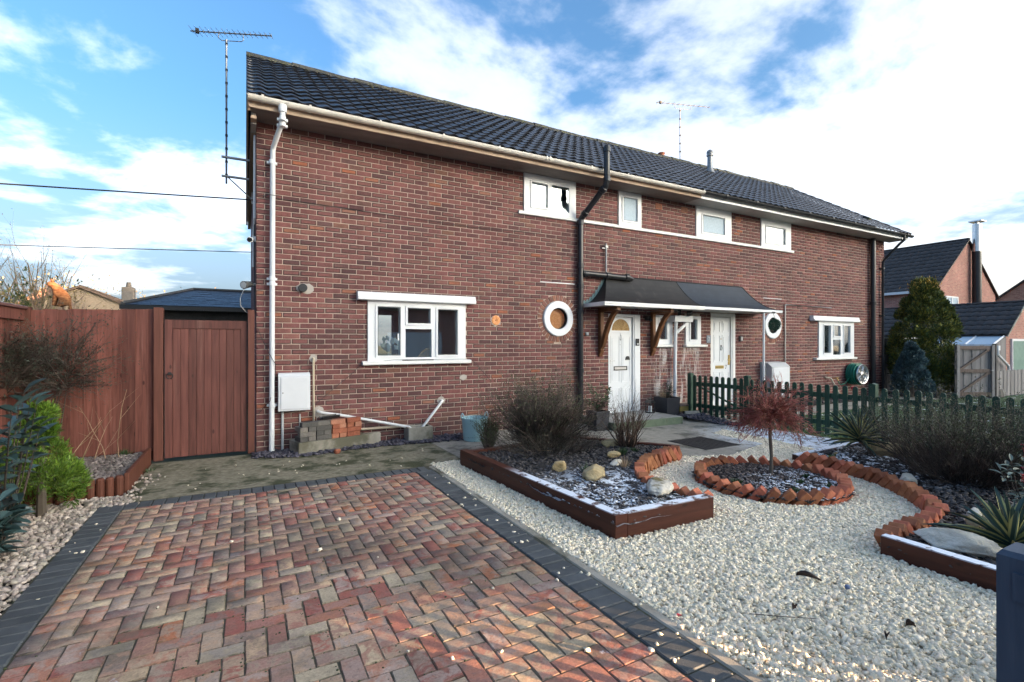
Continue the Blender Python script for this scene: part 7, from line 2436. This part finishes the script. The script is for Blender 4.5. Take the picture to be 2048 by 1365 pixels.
sl = math.atan2(.58, 1.98); L_ = math.hypot(.58, 1.98)
for i in range(nrow):
    s = i * L_ / nrow; yy = 6.62 + math.cos(sl) * s; zz = 2.40 + math.sin(sl) * s + .012
    xl = -2.62 + 1.22 * (i + .4) / nrow; xr = .2
    x = xl + (.13 if i % 2 else 0)
    while x < xr:
        inst('slate', sl_me, rf, Matrix.Translation((x, yy, zz + rng.normal(0, .002))) @ Matrix.Rotation(sl - .035, 4, 'X')); x += .25
m = MB(); m.tube([(-2.62, 6.62, 2.43), (-1.40, 8.6, 3.01)], .05, 5); m.tube([(-1.40, 8.6, 3.01), (1.4, 8.6, 3.01)], .05, 5); m.build('hip_ridge', OLD_GREY, rf)
MB().box(-2.66, 2.9, 6.55, 6.615, 2.30, 2.40).build('gutter', BLACK_PL, OB)
BG = thing('bungalow', (-7.5, 25, 0), 'tan tile hung bungalow gable with a brown roof beyond the fence', 'bungalow')
MB().prism([(-9.6, -.05), (-5.4, -.05), (-5.4, 3.42), (-7.5, 4.36), (-9.6, 3.42)], 'y', 25, 36).build('wall', RENDER_TAN, BG)
rf = MB().prism([(-9.95, 3.26), (-7.5, 4.36), (-5.05, 3.26), (-5.05, 3.36), (-7.5, 4.48), (-9.95, 3.36)], 'y', 24.8, 36.2).build('roof', ROOF_TAN, BG)
k = 0
for i in range(9):
    s = i / 9
    MB().prism([(-5.05 - 2.45 * s, 3.37 + 1.12 * s + .05), (-5.05 - 2.45 * (s + .125), 3.37 + 1.12 * (s + .125) + .01), (-5.05 - 2.45 * (s + .125), 3.37 + 1.12 * (s + .125) - .03), (-5.05 - 2.45 * s, 3.37 + 1.12 * s)], 'y', 24.8, 36.2).build('tile_course', ROOF_TAN, rf)
c_ = MB().box(-6.3, -5.75, 27.6, 28.3, 3.3, 4.75, ch=.02).build('chimney', MATS['old grey brick'], BG)
MB().lathe([(.12, 0), (.14, .05), (.11, .3)], 10, (-6.02, 27.95, 4.75)).build('chimney_pot', OLD_GREY, c_)
MB().box(-9.2, -9.1, 26.4, 27.1, 3.6, 4.7).build('chimney', NBRICK, BG)
gable_house('brick_house', 'far brown roofed house at the left horizon behind the bungalow', -16, -9.5, 40, 55, 3.0, 5.6, ROOF_TAN, NBRICK, 8, 14)

for k, (x, y, h) in enumerate(((-1.36, 12.0, 3.30), (-.98, 12.1, 3.02), (-.66, 12.0, 2.9))):
    conifer((x, y, 0), h, .34, 2600, 20, FAR_CON, f'dark slim conifer behind the slate roof, {["tallest of the row", "the middle one", "nearest the house wall"][k]}', 'slim_conifer', .12, .05)
def bare_tree(c, h, label, m, n=26, rad=.35, name='bare_tree', leafmat=None, nl=2, lsz=.05, lv=None):
    t = thing(name, c, label, 'tree')
    st_ = []
    m_ = MB(); m_.tube([c, (c[0], c[1], c[2] + h * .3)], [h * .022, h * .016], 6); m_.build('trunk', BARK, t)
    for k in range(n):
        a = rng.uniform(0, 2 * math.pi); f = rng.uniform(.1, 1) * rad
        st_.append((np.array([c[0], c[1], c[2] + h * rng.uniform(.08, .3)]), np.array([math.cos(a) * f, math.sin(a) * f, 1.0]), h * rng.uniform(.45, .75), h * .008))
    s_, tp = grow(st_, lv or [(5, .4, .45, 4), (4, .5, .5, 2), (0, 0, 0, 1)], .3, .25)
    segs_obj('crown', s_, m, t)
    if leafmat:
        V, F = leaves_at(tp, nl, .1, lsz, lsz * .5)
        tag(obj_np('leaves', V, F, leafmat, t), kind='stuff')
    return t
bare_tree((-6.6, 12.0, 0), 4.3, 'tall pale bare tree rising over the left fence', TWIG_TAN, 26, .30)
bare_tree((-5.6, 12.5, 0), 4.1, 'second pale bare tree right behind the cat', TWIG_TAN, 24, .30, leafmat=LEAF_YEL, nl=1)
bare_tree((-4.5, 9.5, 0), 2.95, 'straw leaved bush filling the gap behind the cat', TWIG_TAN, 30, .6, 'bush', LEAF_YEL, 2, .06)
bare_tree((-3.9, 7.5, 0), 2.55, 'pinkish twiggy dogwood bush behind the cat', leafm('pink twig', (.30, .16, .11), (.48, .28, .20)), 46, .35, 'dogwood')
bare_tree((-5.3, 9.0, 0), 2.8, 'yellow green bush at the left edge above the fence', TWIG_TAN, 34, .6, 'bush', LEAF_BGREEN, 5, .08)
bare_tree((-4.7, 6.5, 0), 2.5, 'autumn gold bush low behind the left fence', TWIG_TAN, 34, .6, 'bush', LEAF_YEL, 4, .06)
conifer((-6.3, 9.2, 0), 3.6, 1.0, 7000, 36, FAR_CON, 'dark green conifer at the far left edge', 'conifer', .14, .06, LEAF_BGREEN)
for k, (x, y, h) in enumerate(((-12, 44, 6.0), (-8, 46, 5.2), (-4.5, 47, 5.6), (-1.2, 46, 5.0), (-16, 47, 6.2))):
    bare_tree((x, y, 0), h, f'distant bare tree on the left horizon, {["behind the bungalow ridge", "between bungalow and slate roof", "over the slate roof", "nearest the house wall", "left of the bungalow"][k]}', TWIG_TAN, 16, .8, 'far_tree', LEAF_YEL, 1, .22, [(5, .45, .6, 3), (4, .5, .6, 1), (0, 0, 0, 1)])

# ------------------------------------------------------------------ across the street (seen in the window panes, and what keeps the front gardens in shade)
tag(MB().prism([(-200, -17.5), (200, -17.5), (200, -10.5), (-200, -10.5)], 'z', -.12, -.045).build('road', TARMAC), kind='structure')
tag(MB().prism([(-200, -10.45), (200, -10.45), (200, -7.62), (-200, -7.62)], 'z', -.12, -.02).build('pavement', CONC), kind='structure')
def opp_house(x0, x1, label):
    T = thing('brick_house', ((x0 + x1) / 2, -38, 0), label, 'house')
    MB().prism([(-45, -.05), (-38, -.05), (-38, 5.0), (-41.5, 8.3), (-45, 5.0)], 'x', x0, x1).build('wall', NBRICK, T)
    MB().prism([(-45.4, 4.75), (-41.5, 8.45), (-37.6, 4.75), (-37.6, 4.87), (-41.5, 8.6), (-45.4, 4.87)], 'x', x0 - .2, x1 + .2).build('roof', ROOF_BROWN, T)
    MB().box(x0 + 1.2, x0 + 2.2, -42.0, -41.0, 7.9, 10.2).build('chimney', NBRICK, T)
    for k in range(int((x1 - x0 - 2) / 3.2)):
        for z in (.95, 3.45):
            x = x0 + 1.4 + k * 3.2
            wdw = MB().holed((x, x + 1.6, z, z + 1.2), [(x + .1, x + .75, z + .1, z + 1.1), (x + .85, x + 1.5, z + .1, z + 1.1)], -37.999, -37.93).build('window', UPVC, T)
            MB().box(x + .09, x + 1.51, -37.975, -37.965, z + .09, z + 1.11).build('pane', GLASS_FROST, wdw)


opp_house(9.5, 23.5, 'brick house across the street mirrored in the kitchen window')
opp_house(33.0, 52.0, 'second brick house across the street behind the photographer')
OG = thing('added_garage_block', (4, -22, 0), 'long low brick garage block with an open bay across the street', 'garage')  # added block: walls shade the garden, open bay lets the sun stripes through
MB().box(-24, 13.0, -28, -22, -.05, 3.7).build('wall', NBRICK, OG)
MB().box(18.56, 19.4, -28, -22, -.05, 3.7).build('wall', NBRICK, OG)
MB().box(13.003, 18.557, -22.35, -22, 2.08, 3.7).build('lintel', NBRICK, OG)
MB().prism([(-28.3, 3.6), (-21.7, 3.6), (-25, 5.15)], 'x', -24.2, 19.6).build('roof', ROOF_BROWN, OG)
for k in range(7):
    MB().box(-22 + k * 4.9, -18.6 + k * 4.9, -21.99, -21.94, 0, 2.2).build('garage_door', WHITE_DIRTY, OG)
# the distant wood put in behind the camera to shade the house
sdir = np.array([.6, -.8, 0]); pdir = np.array([.8, .6, 0])
nq = 90
qs = np.linspace(-.9, 58, nq)
prof_h = 19.5 + 1.3 * np.sin(qs * .9) + rng.normal(0, .5, nq)
vs = []
for off, hs in ((112, 0), (112, .9), (117, 1.0), (122, .9), (122, 0)):
    for q, h in zip(qs, prof_h):
        p = sdir * (off + rng.normal(0, .5)) + pdir * (q + .0)
        vs.append((p[0], p[1], h * hs - .06))
fs = [(k * nq + i, (k + 1) * nq + i, (k + 1) * nq + i + 1, k * nq + i + 1) for k in range(4) for i in range(nq - 1)]
fs += [tuple(k * nq for k in range(5)), tuple(k * nq + nq - 1 for k in range(5))[::-1]]
wd = MB().add(vs, fs).build('added_wood', FAR_CON)
tag(wd, kind='stuff')
n = 9000
qv = rng.uniform(.1, 58.3, n); hv_ = np.interp(qv, qs, prof_h)
P = sdir * rng.uniform(110, 123, (n, 1)) + pdir * qv[:, None]; P[:, 2] = hv_ * rng.uniform(.02, 1.03, n)
D = unit(rng.normal(size=(n, 3)) + np.array([0, 0, .4]))
V, F = leaf_mesh(P, D, unit(np.cross(D, rng.normal(size=D.shape))), rng.uniform(.8, 2.0, n), rng.uniform(.5, 1.1, n))
tag(obj_np('foliage', V, F, FAR_CON, wd), kind='stuff')
